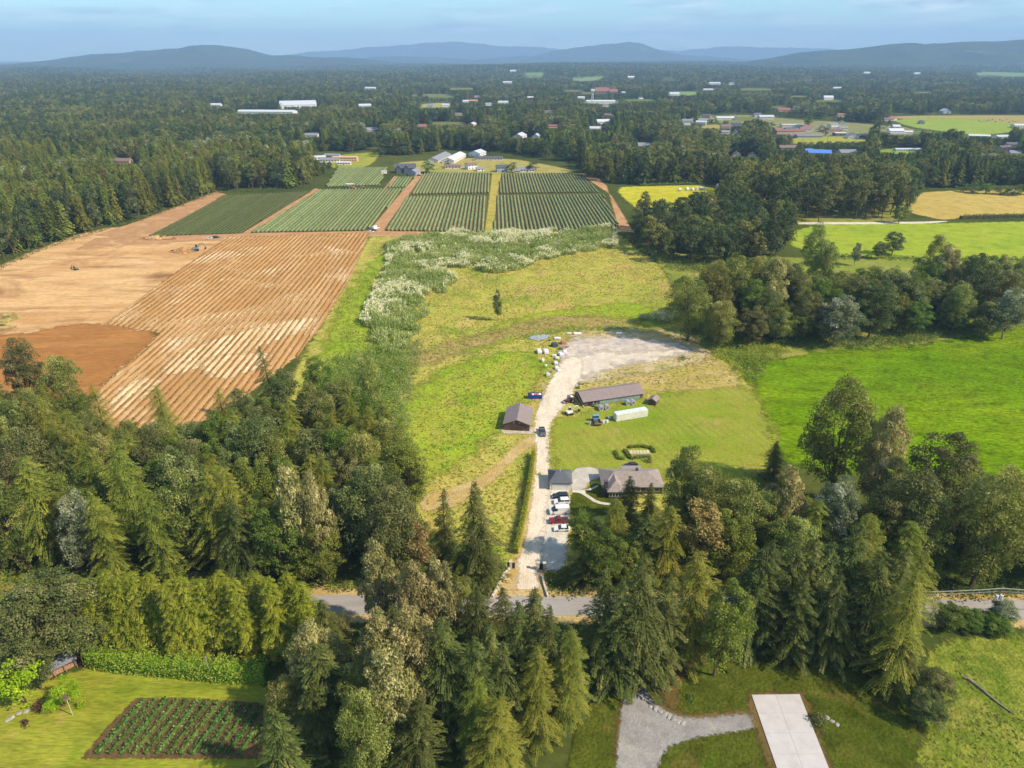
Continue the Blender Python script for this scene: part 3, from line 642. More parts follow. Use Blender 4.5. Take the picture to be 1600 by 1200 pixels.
def conifer(seed, H, Rm, mat, dens=1.0, droop=.35, base=.1, leaf=.75, power=.85, ragged=.25, updroop=.0, gap=.6, lump=.12, miss=.08):
    """whorls of drooping branches, each a row of sprays"""
    r = np.random.default_rng(seed); C = []; A = []; N = []; T = []; S = []
    z = base * H
    while z < H * .985:
        t = (z / H - base) / (1 - base); rad = Rm * (1 - t) ** power * (.92 + .12 * math.sin(t * 9 + seed)) + .18
        if t < .12: rad *= .7 + 2.5 * t
        nb = int(r.integers(5, 8)); a0 = r.uniform(0, 6.28)
        for k in range(nb):
            if r.uniform() < miss: continue
            a = a0 + k * 6.283 / nb + r.normal(0, .25); L = rad * r.uniform(1 - ragged * 1.2, 1 + ragged * .6) * (1 + lump * math.sin(a * 2 + z * .5 + seed) * math.sin(z * .35 + a))
            z1 = z + r.uniform(-.4, .4) * gap
            ns = max(3, int(L / (.36 / dens))); s = np.linspace(.15, 1, ns)
            el = .25 * (t - .3) + updroop
            dz = L * (s * math.tan(el) - droop * r.uniform(.7, 1.3) * s ** 2) + r.normal(0, .05, ns)
            ca, sa = math.cos(a), math.sin(a); ct = r.beta(1.5, 2.4)
            for side in (-1, -.45, .45, 1):
                wd = min(L, 4) * .34 * (1 - s * .72) * side * r.uniform(.7, 1.1, ns)
                px = s * L * ca - wd * sa; py = s * L * sa + wd * ca
                C.append(np.stack([px, py, z1 + dz - abs(wd) * .45 + r.normal(0, .06, ns)], 1))
                sg = np.sign(side) * (.8 if abs(side) > .6 else .35)
                A.append(np.stack([ca * np.ones(ns) - sg * sa, sa * np.ones(ns) + sg * ca, -.25 - droop * s], 1) + r.normal(0, .18, (ns, 3)))
                N.append(np.stack([.35 * ca - .3 * side * sa * np.ones(ns), .35 * sa + .3 * side * ca * np.ones(ns), np.ones(ns)], 1) + r.normal(0, .22, (ns, 3)))
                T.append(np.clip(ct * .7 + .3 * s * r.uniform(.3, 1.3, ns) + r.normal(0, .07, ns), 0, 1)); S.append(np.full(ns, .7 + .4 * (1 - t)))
        z += gap * r.uniform(.75, 1.25) * (.75 + .45 * (1 - t)) / max(dens, .5) ** .5
    n = 8; C.append(np.stack([np.zeros(n), np.zeros(n), H * np.linspace(.95, 1.0, n)], 1)); A.append(np.tile([0, 0, 1.], (n, 1)) + r.normal(0, .2, (n, 3))); N.append(r.normal(0, 1, (n, 3))); T.append(np.full(n, .5)); S.append(np.full(n, .6))
    C, A, N, T, S = map(np.concatenate, (C, A, N, T, S))
    m = len(C); L = leaf * S * r.uniform(.75, 1.35, m); W = L * r.uniform(.38, .6, m)
    return leaf_mesh('crown', C, A, N, L, W, T, mat)

def lobed(seed, H, Rm, mat, base=.18, nclump=26, per=190, leaf=.5, upward=0.0, tall=1.0, clump=.32, pale_top=0.0, aspect=.65, shape=2.2):
    """broad crown: leaf clumps spread through an egg-shaped volume, sky between them; returns (mesh, clump centres)"""
    r = np.random.default_rng(seed); cz = (base + 1) / 2 * H; hz_ = (1 - base) / 2 * H
    cen = []; tries = 0
    while len(cen) < nclump and tries < 4000:
        tries += 1
        d = r.normal(0, 1, 3); d /= np.linalg.norm(d); f = r.uniform(.25, 1) ** .5
        zz = d[2] * f; prof = (1 - abs(zz) ** shape) ** .5 * (1 - .28 * max(zz, 0) * tall)
        hx = math.hypot(d[0], d[1]) or 1
        p = np.array([d[0] / hx * Rm * prof * r.uniform(.25, .88), d[1] / hx * Rm * prof * r.uniform(.25, .88), cz + zz * hz_ * .86])
        if all(np.linalg.norm((p - q) * np.array([1, 1, .8])) > Rm * clump * .62 for q in cen): cen.append(p)
    C = []; A = []; N = []; T = []
    for p in cen:
        rad = Rm * clump * r.uniform(.7, 1.25); n = int(per * r.uniform(.7, 1.3)); d = unit(r.normal(0, 1, (n, 3)))
        d[:, 2] = np.where(d[:, 2] < -.5, -d[:, 2], d[:, 2]); f = r.uniform(.35, 1.08, n) ** .6
        # sub-clusters give the clump a broken outline
        sub = unit(r.normal(0, 1, (7, 3))); near = (d @ sub.T).max(1); f = f * (.72 + .34 * near)
        C.append(p + d * (rad * f)[:, None] * np.array([1, 1, tall * .9]))
        out = d + np.array([0, 0, .35])
        a = r.normal(0, 1, (n, 3)); a[:, 2] += upward * 2.2
        A.append(a); N.append(out + r.normal(0, .45, (n, 3)))
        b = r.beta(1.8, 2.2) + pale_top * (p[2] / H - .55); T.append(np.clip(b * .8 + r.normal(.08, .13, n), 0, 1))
    C, A, N, T = map(np.concatenate, (C, A, N, T)); m = len(C)
    kz = H / np.percentile(C[:, 2], 99.6); kx = Rm / np.percentile(np.hypot(C[:, 0], C[:, 1]), 95); C = C * np.array([kx, kx, kz]); cen = [q * np.array([kx, kx, kz]) for q in cen]
    L = leaf * r.uniform(.65, 1.4, m); W = L * aspect * r.uniform(.7, 1.2, m)
    return leaf_mesh('crown', C, A, N, L, W, T, mat), cen

PROTO = {}   # kind -> list of (H, R, trunk mesh, crown mesh)
def add_proto(kind, H, Rm, tm, cm): PROTO.setdefault(kind, []).append((H, Rm, tm, cm))
def broad(kind, mk, seed, H, Rm, tr=.022, bark=None, **k):
    cm, cen = lobed(seed, H, Rm, LM[mk], **k); rr = random.Random(seed)
    limbs = [((0, 0, H * rr.uniform(.12, .45)), tuple(p * .92), H * .007) for p in cen[:10]]
    add_proto(kind, H, Rm, trunk_mesh(H * .8, H * tr * .6, bark or m_bark, seed, limbs), cm)
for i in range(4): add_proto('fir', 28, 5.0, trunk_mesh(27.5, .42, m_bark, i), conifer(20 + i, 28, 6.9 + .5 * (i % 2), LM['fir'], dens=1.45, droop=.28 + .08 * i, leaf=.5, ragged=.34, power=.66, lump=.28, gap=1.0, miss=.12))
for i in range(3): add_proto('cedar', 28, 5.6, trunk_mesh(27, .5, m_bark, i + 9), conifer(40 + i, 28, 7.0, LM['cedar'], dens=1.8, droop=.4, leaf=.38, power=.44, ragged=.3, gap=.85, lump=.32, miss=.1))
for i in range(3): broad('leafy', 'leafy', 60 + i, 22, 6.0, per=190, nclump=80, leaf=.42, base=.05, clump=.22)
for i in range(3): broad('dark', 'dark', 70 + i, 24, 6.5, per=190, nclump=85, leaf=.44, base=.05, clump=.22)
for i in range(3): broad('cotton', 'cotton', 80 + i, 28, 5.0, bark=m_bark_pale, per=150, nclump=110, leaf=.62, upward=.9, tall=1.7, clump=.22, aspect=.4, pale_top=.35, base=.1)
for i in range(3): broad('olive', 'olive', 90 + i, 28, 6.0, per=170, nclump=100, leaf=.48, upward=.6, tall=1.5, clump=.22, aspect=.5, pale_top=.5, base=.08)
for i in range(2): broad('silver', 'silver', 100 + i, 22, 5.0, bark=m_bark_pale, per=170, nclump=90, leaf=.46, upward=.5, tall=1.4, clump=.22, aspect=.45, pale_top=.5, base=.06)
for i in range(3): add_proto('cypress', 20, 2.5, trunk_mesh(19, .3, m_bark, i + 30), conifer(110 + i, 20, 3.5, LM['cypress'], dens=1.8, droop=.38, leaf=.36, power=.34, ragged=.24, base=.01, gap=.48, lump=.16))
for i in range(2): broad('lime', 'lime', 120 + i, 8, 3, per=150, nclump=18, leaf=.35, base=.08)
for i in range(1): broad('rust', 'rust', 130 + i, 20, 4.6, per=200, nclump=26, leaf=.5)
# lighter meshes for the middle distance
for i in range(3): add_proto('far_fir', 28, 5.0, trunk_mesh(27, .4, m_bark, i + 50), conifer(140 + i, 28, 5.0, LM['vfir'], dens=.34, droop=.35, leaf=1.8, ragged=.3, gap=.9, power=.72))
for i in range(2): add_proto('far_cedar', 28, 5.4, trunk_mesh(27, .4, m_bark, i + 55), conifer(150 + i, 28, 5.4, LM['vcedar'], dens=.34, droop=.55, leaf=1.7, power=.5, ragged=.35, gap=.85, lump=.2, base=.12))
for i in range(3): broad('far_leafy', 'vleafy', 160 + i, 22, 6.0, per=60, nclump=22, leaf=1.0, base=.05)
for i in range(3): broad('far_dark', 'vdark', 170 + i, 24, 6.2, per=60, nclump=24, leaf=1.05, base=.05)
for i in range(3): broad('far_olive', 'volive', 180 + i, 27, 5.8, per=45, nclump=26, leaf=1.2, upward=.5, tall=1.3, pale_top=.5)
for i in range(1): broad('far_silver', 'silver', 190 + i, 22, 5.5, per=45, nclump=24, leaf=1.1, upward=.4, tall=1.2, pale_top=.4)

CROWNS = {}
NAMES = {'fir': 'fir_tree', 'cedar': 'cedar_tree', 'leafy': 'broadleaf_tree', 'dark': 'broadleaf_tree', 'cotton': 'cottonwood_tree', 'olive': 'cottonwood_tree', 'silver': 'silver_tree', 'cypress': 'hedge_tree', 'lime': 'garden_tree', 'rust': 'broadleaf_tree'}
CATS = {'fir': 'conifer', 'cedar': 'conifer', 'cypress': 'hedge tree'}
PLACED = []
VARI = {}
def plant(kind, x, y, H, Rm, label, group=None, rz=None, z=0.0):
    pl = PROTO[kind]; vi = VARI.get(kind, random.randrange(9)); VARI[kind] = vi + 1
    H0, R0, tm, cm = pl[vi % len(pl)]; base = kind.replace('far_', '')
    o = thing(NAMES[base], label, CATS.get(base, 'tree'), (x, y, z), random.uniform(0, 6.28) if rz is None else rz, group, (Rm / R0 * random.uniform(.88, 1.14), Rm / R0 * random.uniform(.88, 1.14), H / H0))
    o.rotation_euler.x = random.gauss(0, .026); o.rotation_euler.y = random.gauss(0, .026)
    link('trunk', tm, o); cr_ = link('crown', cm, o); CROWNS.setdefault((kind, vi % len(pl)), cr_)
    PLACED.append((x, y, Rm)); return o
def top(kind, px, py, H, Rm, label, group=None, far=False):
    p = at(px, py, H)
    while 115.2 < p.y < 127.4 and H > 6: H -= .5; Rm *= .99; p = at(px, py, H)   # nothing grows on the road
    return plant(kind, p.x, p.y, H, Rm, label, group)

# ---- trees one can point at: pixel of the tip, height, crown radius
T = top
# the near side of the road, middle
T('cotton', 588, 846, 26, 4.3, 'pale cottonwood with the highest tip at the left of the roadside clump', )
T('cotton', 640, 880, 26, 4.2, 'pale cottonwood directly left of the driveway mouth, second of its clump')
T('cotton', 688, 876, 26, 3.8, 'pale cottonwood with feathery tip just left of the bare road stretch')
T('olive', 728, 905, 18, 2.8, 'narrow olive cottonwood at the road edge by the driveway mouth')
T('cotton', 588, 950, 27, 4.4, 'sandy cottonwood in the middle row of the roadside clump, left one')
T('cotton', 640, 955, 27, 5.0, 'sandy cottonwood in the middle row of the roadside clump, right one')
T('cotton', 595, 1015, 26, 5.2, 'nearest sandy cottonwood, lowest in the picture left of the dark firs')
T('olive', 560, 1090, 22, 4.6, 'olive cottonwood cut by the bottom edge left of the firs')
T('fir', 505, 1000, 22, 5.6, 'broad grey green fir at the right end of the garden plot', )
T('dark', 522, 962, 12, 3.2, 'dark bushy tree beside the road right of the tall hedge')
T('olive', 440, 1060, 12, 3.2, 'brownish bushy tree at the lower right corner of the front lawn')
T('fir', 690, 965, 28, 5.6, 'grey green fir behind the nearest cottonwood')
T('fir', 735, 985, 27, 5.4, 'grey green fir between the cottonwoods and the dark roadside firs')
T('cedar', 748, 1060, 20, 4.6, 'small yellow green fir in front at the bottom edge')
T('fir', 650, 1085, 20, 4.8, 'blue green fir at the bottom edge beside the cottonwoods')
T('fir', 812, 930, 26, 4.0, 'dark fir standing right in front of the driveway mouth, left of a pair')
T('fir', 848, 938, 26, 4.0, 'dark fir standing right in front of the driveway mouth, right of a pair')
T('cedar', 888, 978, 25, 4.2, 'slim green cedar right of the pair of firs at the driveway mouth')
T('cedar', 845, 1010, 24, 4.4, 'hanging green cedar below the firs at the driveway mouth')
T('fir', 785, 1000, 24, 4.6, 'dark fir low in the picture below the driveway mouth')
T('fir', 946, 882, 29, 5.0, 'tall grey green fir right of the driveway mouth on the near roadside')
T('fir', 975, 905, 28, 5.0, 'fir right behind the lower gravel drive, left of the tallest')
T('fir', 1012, 868, 32, 6.0, 'tallest grey green fir above the lower gravel drive')
T('fir', 1048, 895, 28, 5.4, 'fir with bare lower trunk right of the lower gravel drive')
T('cedar', 1092, 858, 30, 6.2, 'broad yellowish cedar at the left end of the right roadside firs')
T('leafy', 1140, 915, 24, 5.0, 'leafy green tree between the yellowish cedar and the fir row')
# row behind the side lawn
for k, (px, py, H, Rm, kd) in enumerate([(1190, 850, 28, 5.6, 'fir'), (1215, 838, 29, 5.4, 'fir'), (1242, 832, 29, 5.2, 'fir'), (1272, 834, 29, 5.2, 'fir'), (1300, 842, 28, 5.2, 'fir'), (1347, 820, 30, 5.4, 'fir'), (1376, 808, 31, 5.6, 'cedar'), (1390, 862, 28, 6.0, 'fir'), (1416, 846, 29, 5.2, 'fir'), (1446, 892, 30, 4.8, 'cedar')]):
    T(kd, px, py, H, Rm, ['first', 'second', 'third', 'fourth', 'fifth', 'sixth', 'seventh', 'eighth', 'ninth', 'last'][k] + ' conifer from the left in the roadside row behind the side lawn', 'conifers in the row behind the side lawn')
T('fir', 1320, 890, 24, 5.0, 'dark fir in front of the roadside row above the side lawn')
T('fir', 1260, 905, 22, 4.6, 'short dark fir at the back edge of the side lawn')
T('leafy', 1300, 995, 7, 3.4, 'round green bush at the back edge of the side lawn')
T('leafy', 1246, 1002, 5, 2.0, 'small yellow green bush left of the round bush on the side lawn')
T('fir', 1420, 985, 14, 4.0, 'short bushy conifer at the right edge of the side lawn')
T('dark', 1470, 1050, 9, 3.8, 'dark bush between the side lawn and the rough pasture')
T('dark', 1455, 1085, 7, 3.4, 'dark bush at the bottom edge between lawn and pasture')
# roadside bushes on the right
T('leafy', 1490, 948, 6, 3.2, 'green roadside bush left of the power pole with transformers')
T('leafy', 1520, 955, 5, 2.8, 'smaller green roadside bush just left of the power pole')
T('silver', 1575, 940, 7, 3.0, 'pale flowering bush right of the power pole')
T('leafy', 1560, 962, 4.5, 3.0, 'low green bush at the foot of the power pole')
# left of the driveway
T('fir', 690, 758, 24, 4.2, 'dark narrow fir left of the dry track')
T('fir', 745, 746, 31, 5.0, 'tallest fir left of the driveway with layered branches')
T('fir', 742, 812, 26, 4.6, 'brownish green fir in front of the tall fir left of the driveway')
T('cedar', 766, 845, 18, 3.0, 'yellow green cedar beside the left gate pillar')
T('rust', 655, 825, 20, 3.6, 'thin tree with rusty top left of the driveway firs')
T('leafy', 718, 868, 16, 4.4, 'rounded green tree at the far road edge left of the gate')
T('leafy', 640, 870, 16, 4.4, 'rounded green tree behind the pale cottonwoods across the road')
T('dark', 610, 770, 26, 7.0, 'big dark maple left of the narrow fir')
T('dark', 555, 735, 28, 7.5, 'big dark rounded tree right of the pale topped cottonwood')
# right of the driveway
T('leafy', 915, 800, 14, 4.6, 'fresh green broad tree right of the parked cars')
T('leafy', 945, 838, 18, 5.0, 'fresh green tree between the parked cars and the road')
T('cedar', 963, 778, 20, 4.4, 'light green conifer in front of the house')
T('fir', 985, 742, 15, 3.2, 'young fir standing close before the house roof')
T('fir', 1020, 752, 12, 2.6, 'small fir right of the young fir before the house')
T('fir', 915, 868, 16, 3.6, 'dark fir right of the right gate pillar')
T('leafy', 985, 850, 18, 4.6, 'green tree in the shade below the house')
T('fir', 1010, 800, 20, 4.4, 'dark fir in front of the house end')
T('cedar', 1050, 790, 22, 5.0, 'yellowish conifer right of the house')
T('olive', 1078, 700, 28, 5.8, 'tall olive cottonwood at the right end of the house')
T('olive', 1120, 735, 25, 5.4, 'olive tree right of the tall cottonwood by the house')
T('rust', 1110, 790, 22, 5.0, 'tree with orange leaves right of the house')
T('olive', 1160, 750, 24, 5.4, 'rounded olive tree between the house and the pale cottonwood')
T('cotton', 1240, 732, 26, 5.6, 'pale rounded cottonwood in the middle of the right wood')
T('fir', 1216, 688, 13, 3.2, 'small dark fir at the corner of the mown field')
T('olive', 1334, 594, 38, 8.0, 'tallest olive cottonwood standing against the bright pasture')
T('cotton', 1398, 640, 33, 5.6, 'pale cottonwood just right of the tallest one')
T('silver', 1318, 745, 25, 5.4, 'grey green tree under the tallest cottonwood')
T('dark', 1500, 690, 32, 8.5, 'large dark crown at the right before the bright pasture')
T('dark', 1440, 735, 28, 7.0, 'dark shaded tree left of the large dark crown')
T('olive', 1450, 770, 24, 5.6, 'shaded olive tree under the large dark crown')
T('olive', 1585, 735, 33, 7.0, 'tall olive cottonwood at the right edge of the picture above the road')
T('olive', 1560, 800, 28, 6.0, 'olive cottonwood below the one at the right picture edge')
T('leafy', 1478, 852, 10, 4.0, 'green bush beside the dead tree')
# the wood on the left, across the road
T('cedar', 28, 712, 31, 6.6, 'broad yellow green cedar at the left picture edge across the road')
T('silver', 106, 776, 23, 4.6, 'silvery wind blown tree in the left wood')
T('cedar', 176, 690, 33, 6.6, 'tall yellow green cedar right of the silvery tree')
T('cedar', 320, 722, 31, 6.4, 'wide yellow green cedar in the front of the left wood, left stem')
T('cedar', 350, 728, 30, 6.0, 'wide yellow green cedar in the front of the left wood, right stem')
T('cotton', 452, 728, 32, 4.2, 'cottonwood with pale sandy crown in the left wood, left spire')
T('cotton', 482, 738, 31, 4.0, 'cottonwood with pale sandy crown in the left wood, right spire')
T('leafy', 490, 820, 20, 6.0, 'green leafy tree below the pale topped cottonwood')
T('leafy', 425, 800, 22, 5.6, 'shaded green tree between the wide cedars and the pale cottonwood')
T('dark', 270, 700, 27, 6.4, 'dark tree between the two yellow green cedars')
T('dark', 380, 655, 27, 7.0, 'grey green broad crown behind the wide cedars')
T('cedar', 110, 640, 30, 5.6, 'slender cedar behind the silvery tree')
T('cedar', 55, 620, 30, 5.6, 'cedar rising behind the left picture edge cedar')
T('cedar', 145, 600, 29, 5.4, 'cedar at the edge of the turned soil corner')
T('olive', 85, 560, 28, 5.6, 'olive tree before the turned soil corner')
T('dark', 20, 530, 30, 6.6, 'dark tall tree at the left picture edge before the turned soil')
T('cedar', 246, 600, 24, 5.0, 'pointed cedar standing against the tilled rows')
T('cedar', 338, 604, 23, 4.8, 'pointed cedar right of the one against the tilled rows')
T('fir', 413, 538, 30, 4.8, 'dark pointed fir reaching high against the tilled rows')
T('dark', 440, 580, 27, 6.4, 'dark broad tree right of the dark pointed fir')
T('dark', 372, 612, 22, 5.2, 'dark broad tree left of the dark pointed fir')
T('cedar', 445, 615, 28, 5.2, 'yellow cedar in the upper part of the left wood')
T('cedar', 515, 640, 29, 5.4, 'yellow cedar above the pale topped cottonwood')
T('olive', 572, 560, 26, 5.0, 'yellowish tall tree at the upper right corner of the left wood')
T('olive', 535, 590, 25, 5.2, 'yellowish tree left of the upper right corner tree of the left wood')
T('leafy', 490, 560, 22, 5.4, 'green tree at the tip of the tilled field')
T('leafy', 590, 640, 22, 5.2, 'green tree at the meadow edge of the left wood')
T('dark', 620, 690, 20, 5.0, 'dark tree at the meadow edge beside the bare pole')
T('dark', 300, 662, 22, 6.0, 'grey green tree in the middle of the left wood')
# lower left garden corner
T('dark', 60, 905, 22, 7.0, 'big round dark green maple left of the tall hedge')
T('dark', 20, 930, 22, 6.6, 'dark green maple at the left picture edge above the lean-to')
T('dark', 106, 905, 21, 5.0, 'dark green maple touching the left end of the tall hedge')
T('dark', 26, 985, 16, 4.4, 'green maple overhanging the lean-to roof')
T('lime', 12, 1030, 12, 4.2, 'light green tree at the lower left picture edge')
T('lime', 100, 1062, 6.5, 2.6, 'lime green garden tree behind the birdhouse pole')
T('lime', 80, 1090, 3.0, 1.8, 'low lime green shrub left of the birdhouse pole')
# the tall hedge along the near roadside
for k in range(9):
    T('cypress', 128 + k * 26, 900 - [0, 6, -3, 8, 2, -6, 5, 0, 7][k], 20 + [0, 1, -.6, .8, -.3, .5, 1.2, -.8, .4][k], 2.7 + .5 * ((k * 7) % 5) / 5, nth(k + 1) + ' cypress from the left in the tall roadside hedge', 'cypresses of the tall hedge')
for k in range(5):
    T('cypress', 364 + k * 27, 903 - [0, 7, 2, 9, -4][k], 20 + [.4, -.6, .9, .2, -1][k], 2.7 + .12 * (k * 3 % 5), ['first', 'second', 'third', 'fourth', 'last'][k] + ' cypress right of the gap in the tall roadside hedge', 'cypresses of the tall hedge')
# middle distance, right
for px, py, H, Rm, kd, lab in [
    (1085, 432, 30, 7, 'olive', 'olive cottonwood at the left end of the mid tree line'), (1120, 408, 33, 7, 'olive', 'second olive cottonwood from the left in the mid tree line'),
    (1158, 398, 34, 7, 'olive', 'yellowish cottonwood in the middle of the left clump of the mid tree line'), (1186, 404, 32, 6, 'olive', 'cottonwood before the pale one in the mid tree line'),
    (1216, 405, 34, 5.5, 'cotton', 'pale cottonwood at the right side of the left clump of the mid tree line'), (1130, 470, 22, 6, 'olive', 'lower olive tree at the front of the mid tree line, left'),
    (1180, 480, 18, 5, 'dark', 'lower dark tree at the front of the mid tree line'), (1248, 415, 28, 6.5, 'dark', 'dark brownish tree right of the pale cottonwood in the mid tree line'),
    (1282, 350, 34, 5.5, 'olive', 'tall cottonwood rising over the hay field'), (1298, 378, 32, 6, 'olive', 'grey cottonwood right before the tall one over the hay field'),
    (1318, 462, 23, 8, 'silver', 'round grey silver tree at the edge of the bright pasture'), (1378, 438, 27, 7, 'dark', 'dark rounded tree right of the round silver tree'),
    (1345, 430, 27, 6, 'dark', 'dark tree behind the round silver tree'), (1425, 425, 27, 7.5, 'dark', 'dark broad tree left of the leaning pale cottonwood'),
    (1470, 370, 34, 7, 'olive', 'leaning pale cottonwood, tallest at the right of the mid tree line'), (1490, 385, 32, 5.5, 'cotton', 'pale spire behind the leaning cottonwood'),
    (1478, 470, 14, 3.6, 'silver', 'small pale tree at the edge of the bright pasture'), (1536, 395, 32, 7.5, 'dark', 'dark tree right of the leaning cottonwood'),
    (1508, 450, 22, 5, 'olive', 'yellowish tree before the dark tree at the right'), (1580, 425, 28, 7, 'dark', 'dark tree at the right end of the mid tree line'),
    (1592, 450, 24, 6, 'silver', 'grey tree at the right picture edge of the mid tree line'), (1555, 470, 18, 6, 'dark', 'low dark tree near the right end of the mid tree line'),
    (1402, 362, 15, 5.5, 'dark', 'dark bushy clump standing alone on the hay field'), (1378, 378, 11, 4, 'dark', 'small bush left of the lone clump on the hay field'),
    (1342, 380, 14, 3, 'silver', 'small narrow pale tree on the hay field'), (1410, 322, 13, 5, 'leafy', 'round green tree beside the white track'),
    (1105, 300, 26, 6, 'far_dark', 'dark tree left of the tall dark group before the yellow field'), (1150, 288, 30, 8, 'far_dark', 'tallest dark tree of the group right of the yellow field'),
    (1135, 310, 28, 7, 'far_dark', 'dark tree before the tallest one of the group right of the yellow field'), (1192, 322, 28, 7, 'far_dark', 'dark tree at the right end of the group right of the yellow field'),
    (1215, 338, 27, 7, 'far_dark', 'dark rounded tree left of the hay field corner'), (1165, 345, 22, 6, 'far_olive', 'brownish tree at the foot of the dark group'),
    (1008, 300, 27, 5, 'far_olive', 'olive tree at the lower left corner of the yellow field'), (1035, 312, 30, 6, 'far_dark', 'dark tree below the yellow field'),
    (1062, 330, 27, 6, 'far_dark', 'dark tree between the meadow and the yellow field'), (1000, 335, 20, 4.5, 'far_dark', 'small dark tree at the corner of the near right crop block'),
    (1085, 350, 24, 6, 'far_dark', 'grey dark tree right of the meadow corner'), (1045, 360, 20, 5, 'far_olive', 'olive tree at the upper right meadow edge'),
    (942, 238, 22, 6.5, 'far_olive', 'olive tree at the far end of the far right crop block'), (833, 252, 11, 7, 'far_leafy', 'single round green tree behind the far right crop block'),
    (800, 253, 11, 6, 'far_leafy', 'green rounded tree left of the small pavilion'), (698, 250, 8, 4.5, 'far_dark', 'dark round tree before the poultry barns'), (668, 250, 14, 7, 'far_leafy', 'dense green tree beside the dark farmhouse'),
    (1376, 186, 30, 12, 'far_dark', 'broad black green tree beside the white village house'), (1488, 202, 32, 13, 'far_dark', 'large dark tree before the east orchard'),
    (1292, 199, 13, 8, 'far_leafy', 'round green tree beside the school'), (1266, 180, 22, 10, 'far_olive', 'brownish round tree behind the school'),
    (778, 452, 16, 2.3, 'dark', 'single slim tree standing alone in the meadow')]:
    T(kd, px, py, H, Rm * (1.22 if 1060 < px and 340 < py < 500 and Rm > 4 else 1), lab)

# ---- woods filled with trees that look alike
SEEN = np.array(PLACED)
def scatter(poly_w, spacing, seed, jt=.36):
    r = np.random.default_rng(seed); P = np.array([[p[0], p[1]] for p in poly_w]); x0, y0 = P.min(0); x1, y1 = P.max(0)
    nx = max(1, int((x1 - x0) / spacing)); ny = max(1, int((y1 - y0) / spacing))
    X, Y = np.meshgrid(np.arange(nx + 1), np.arange(ny + 1)); Q = np.stack([X.ravel(), Y.ravel()], 1).astype(float)
    Q[:, 0] += .5 * (Y.ravel() % 2); Q += r.uniform(-jt, jt, Q.shape); Q = Q * spacing + [x0, y0]
    return Q[inside(Q, P)]
def fill(poly, spacing, kinds, hr, rr_, label, group, seed, mind=4.0, limit=None, seg=None):
    r = np.random.default_rng(seed); pts = scatter(poly_px(poly), spacing, seed); n = 0
    for x, y in pts:
        d = min((math.hypot(x - a, y - b) for a, b, _ in PLACED[:220]), default=99)
        if d < mind: continue
        k = kinds[int(r.integers(len(kinds)))]; h = r.uniform(*hr); w = r.uniform(*rr_)
        if limit:
            qx = proj(x, y, 0)[0]; lim = np.interp(qx, [q[0] for q in limit], [q[1] for q in limit]); zt = h
            while zt > 4 and proj(x, y, zt)[1] < lim: zt -= 1
            if zt < 9: continue
            w *= max(.6, zt / h) ; h = zt
        words_ = {'fir': 'dark fir', 'cedar': 'yellow green cedar', 'leafy': 'green broadleaf tree', 'dark': 'dark broadleaf tree', 'olive': 'olive green tree', 'cotton': 'pale cottonwood', 'silver': 'silvery tree'}[k.replace('far_', '')]
        lb_ = label
        if seg:
            qx = proj(x, y, 0)[0]; lb_ = [t_ for m_, t_ in seg if qx < m_][0]
        plant(k, x, y, h, w, words_ + ' ' + lb_, words_ + 's ' + group); n += 1
    return n
fill([(-90, 912), (200, 918), (540, 918), (600, 900), (640, 850), (650, 800), (630, 740), (590, 690), (520, 665), (440, 680), (330, 695), (150, 690), (-90, 670)], 8.2, ['cedar', 'dark', 'dark', 'cedar', 'leafy', 'olive', 'fir'], (20, 27), (4.6, 6.2), 'inside the left wood between road and soil', 'inside the left wood', 1, limit=[(-100, 560), (90, 590), (140, 655), (330, 660), (400, 620), (560, 590), (640, 680)], seg=[(90, 'deep in the left wood near the picture edge'), (220, 'deep in the left wood around the silvery tree'), (340, 'deep in the left wood around the wide cedars'), (440, 'deep in the left wood left of the pale cottonwood'), (540, 'deep in the left wood around the pale cottonwood'), (9999, 'deep in the left wood by the meadow')])
fill([(1010, 912), (1050, 830), (1130, 800), (1300, 790), (1450, 815), (1600, 815), (1700, 815), (1700, 916), (1400, 918)], 8.5, ['dark', 'olive', 'fir', 'cedar', 'leafy'], (18, 24), (4.6, 6), 'inside the right wood between house and road', 'inside the right wood', 2, limit=[(1000, 800), (1080, 770), (1300, 770), (1450, 760), (1600, 770)], seg=[(1120, 'in the right wood behind the house trees'), (1250, 'in the right wood by the pale rounded cottonwood'), (1400, 'in the right wood under the tallest cottonwood'), (1500, 'in the right wood by the dead tree'), (9999, 'in the right wood near the picture edge')])
fill([(690, 1215), (700, 1100), (740, 1030), (800, 1000), (935, 1000), (940, 1060), (900, 1120), (880, 1215)], 8, ['fir', 'fir', 'cedar'], (19, 23), (4.2, 5), 'low in the roadside clump before the driveway', 'in the roadside clump', 3)
fill([(430, 1230), (470, 1120), (520, 1050), (690, 1060), (690, 1230)], 8, ['olive', 'cotton', 'fir'], (15, 21), (4, 5), 'low in the roadside clump near the bottom edge', 'in the lower roadside clump', 4)
fill([(1075, 1010), (1100, 985), (1430, 985), (1440, 1020), (1340, 1018), (1200, 1002)], 7, ['fir', 'fir', 'cedar', 'dark'], (18, 25), (4, 5), 'in the shade behind the side lawn', 'behind the side lawn', 5)
fill([(-90, 1075), (-90, 985), (110, 985), (125, 1020), (90, 1035), (50, 1058)], 7, ['leafy'], (12, 17), (4.5, 5.5), 'behind the lean-to at the lower left', 'behind the lean-to', 6)
fill([(1070, 515), (1190, 545), (1330, 530), (1480, 518), (1600, 492), (1720, 490), (1720, 450), (1600, 455), (1480, 470), (1300, 490), (1240, 480), (1130, 470)], 8, ['dark', 'olive', 'leafy', 'olive', 'dark'], (14, 26), (5, 7), 'low in the mid tree line by the bright pasture', 'in the mid tree line', 7, 6)
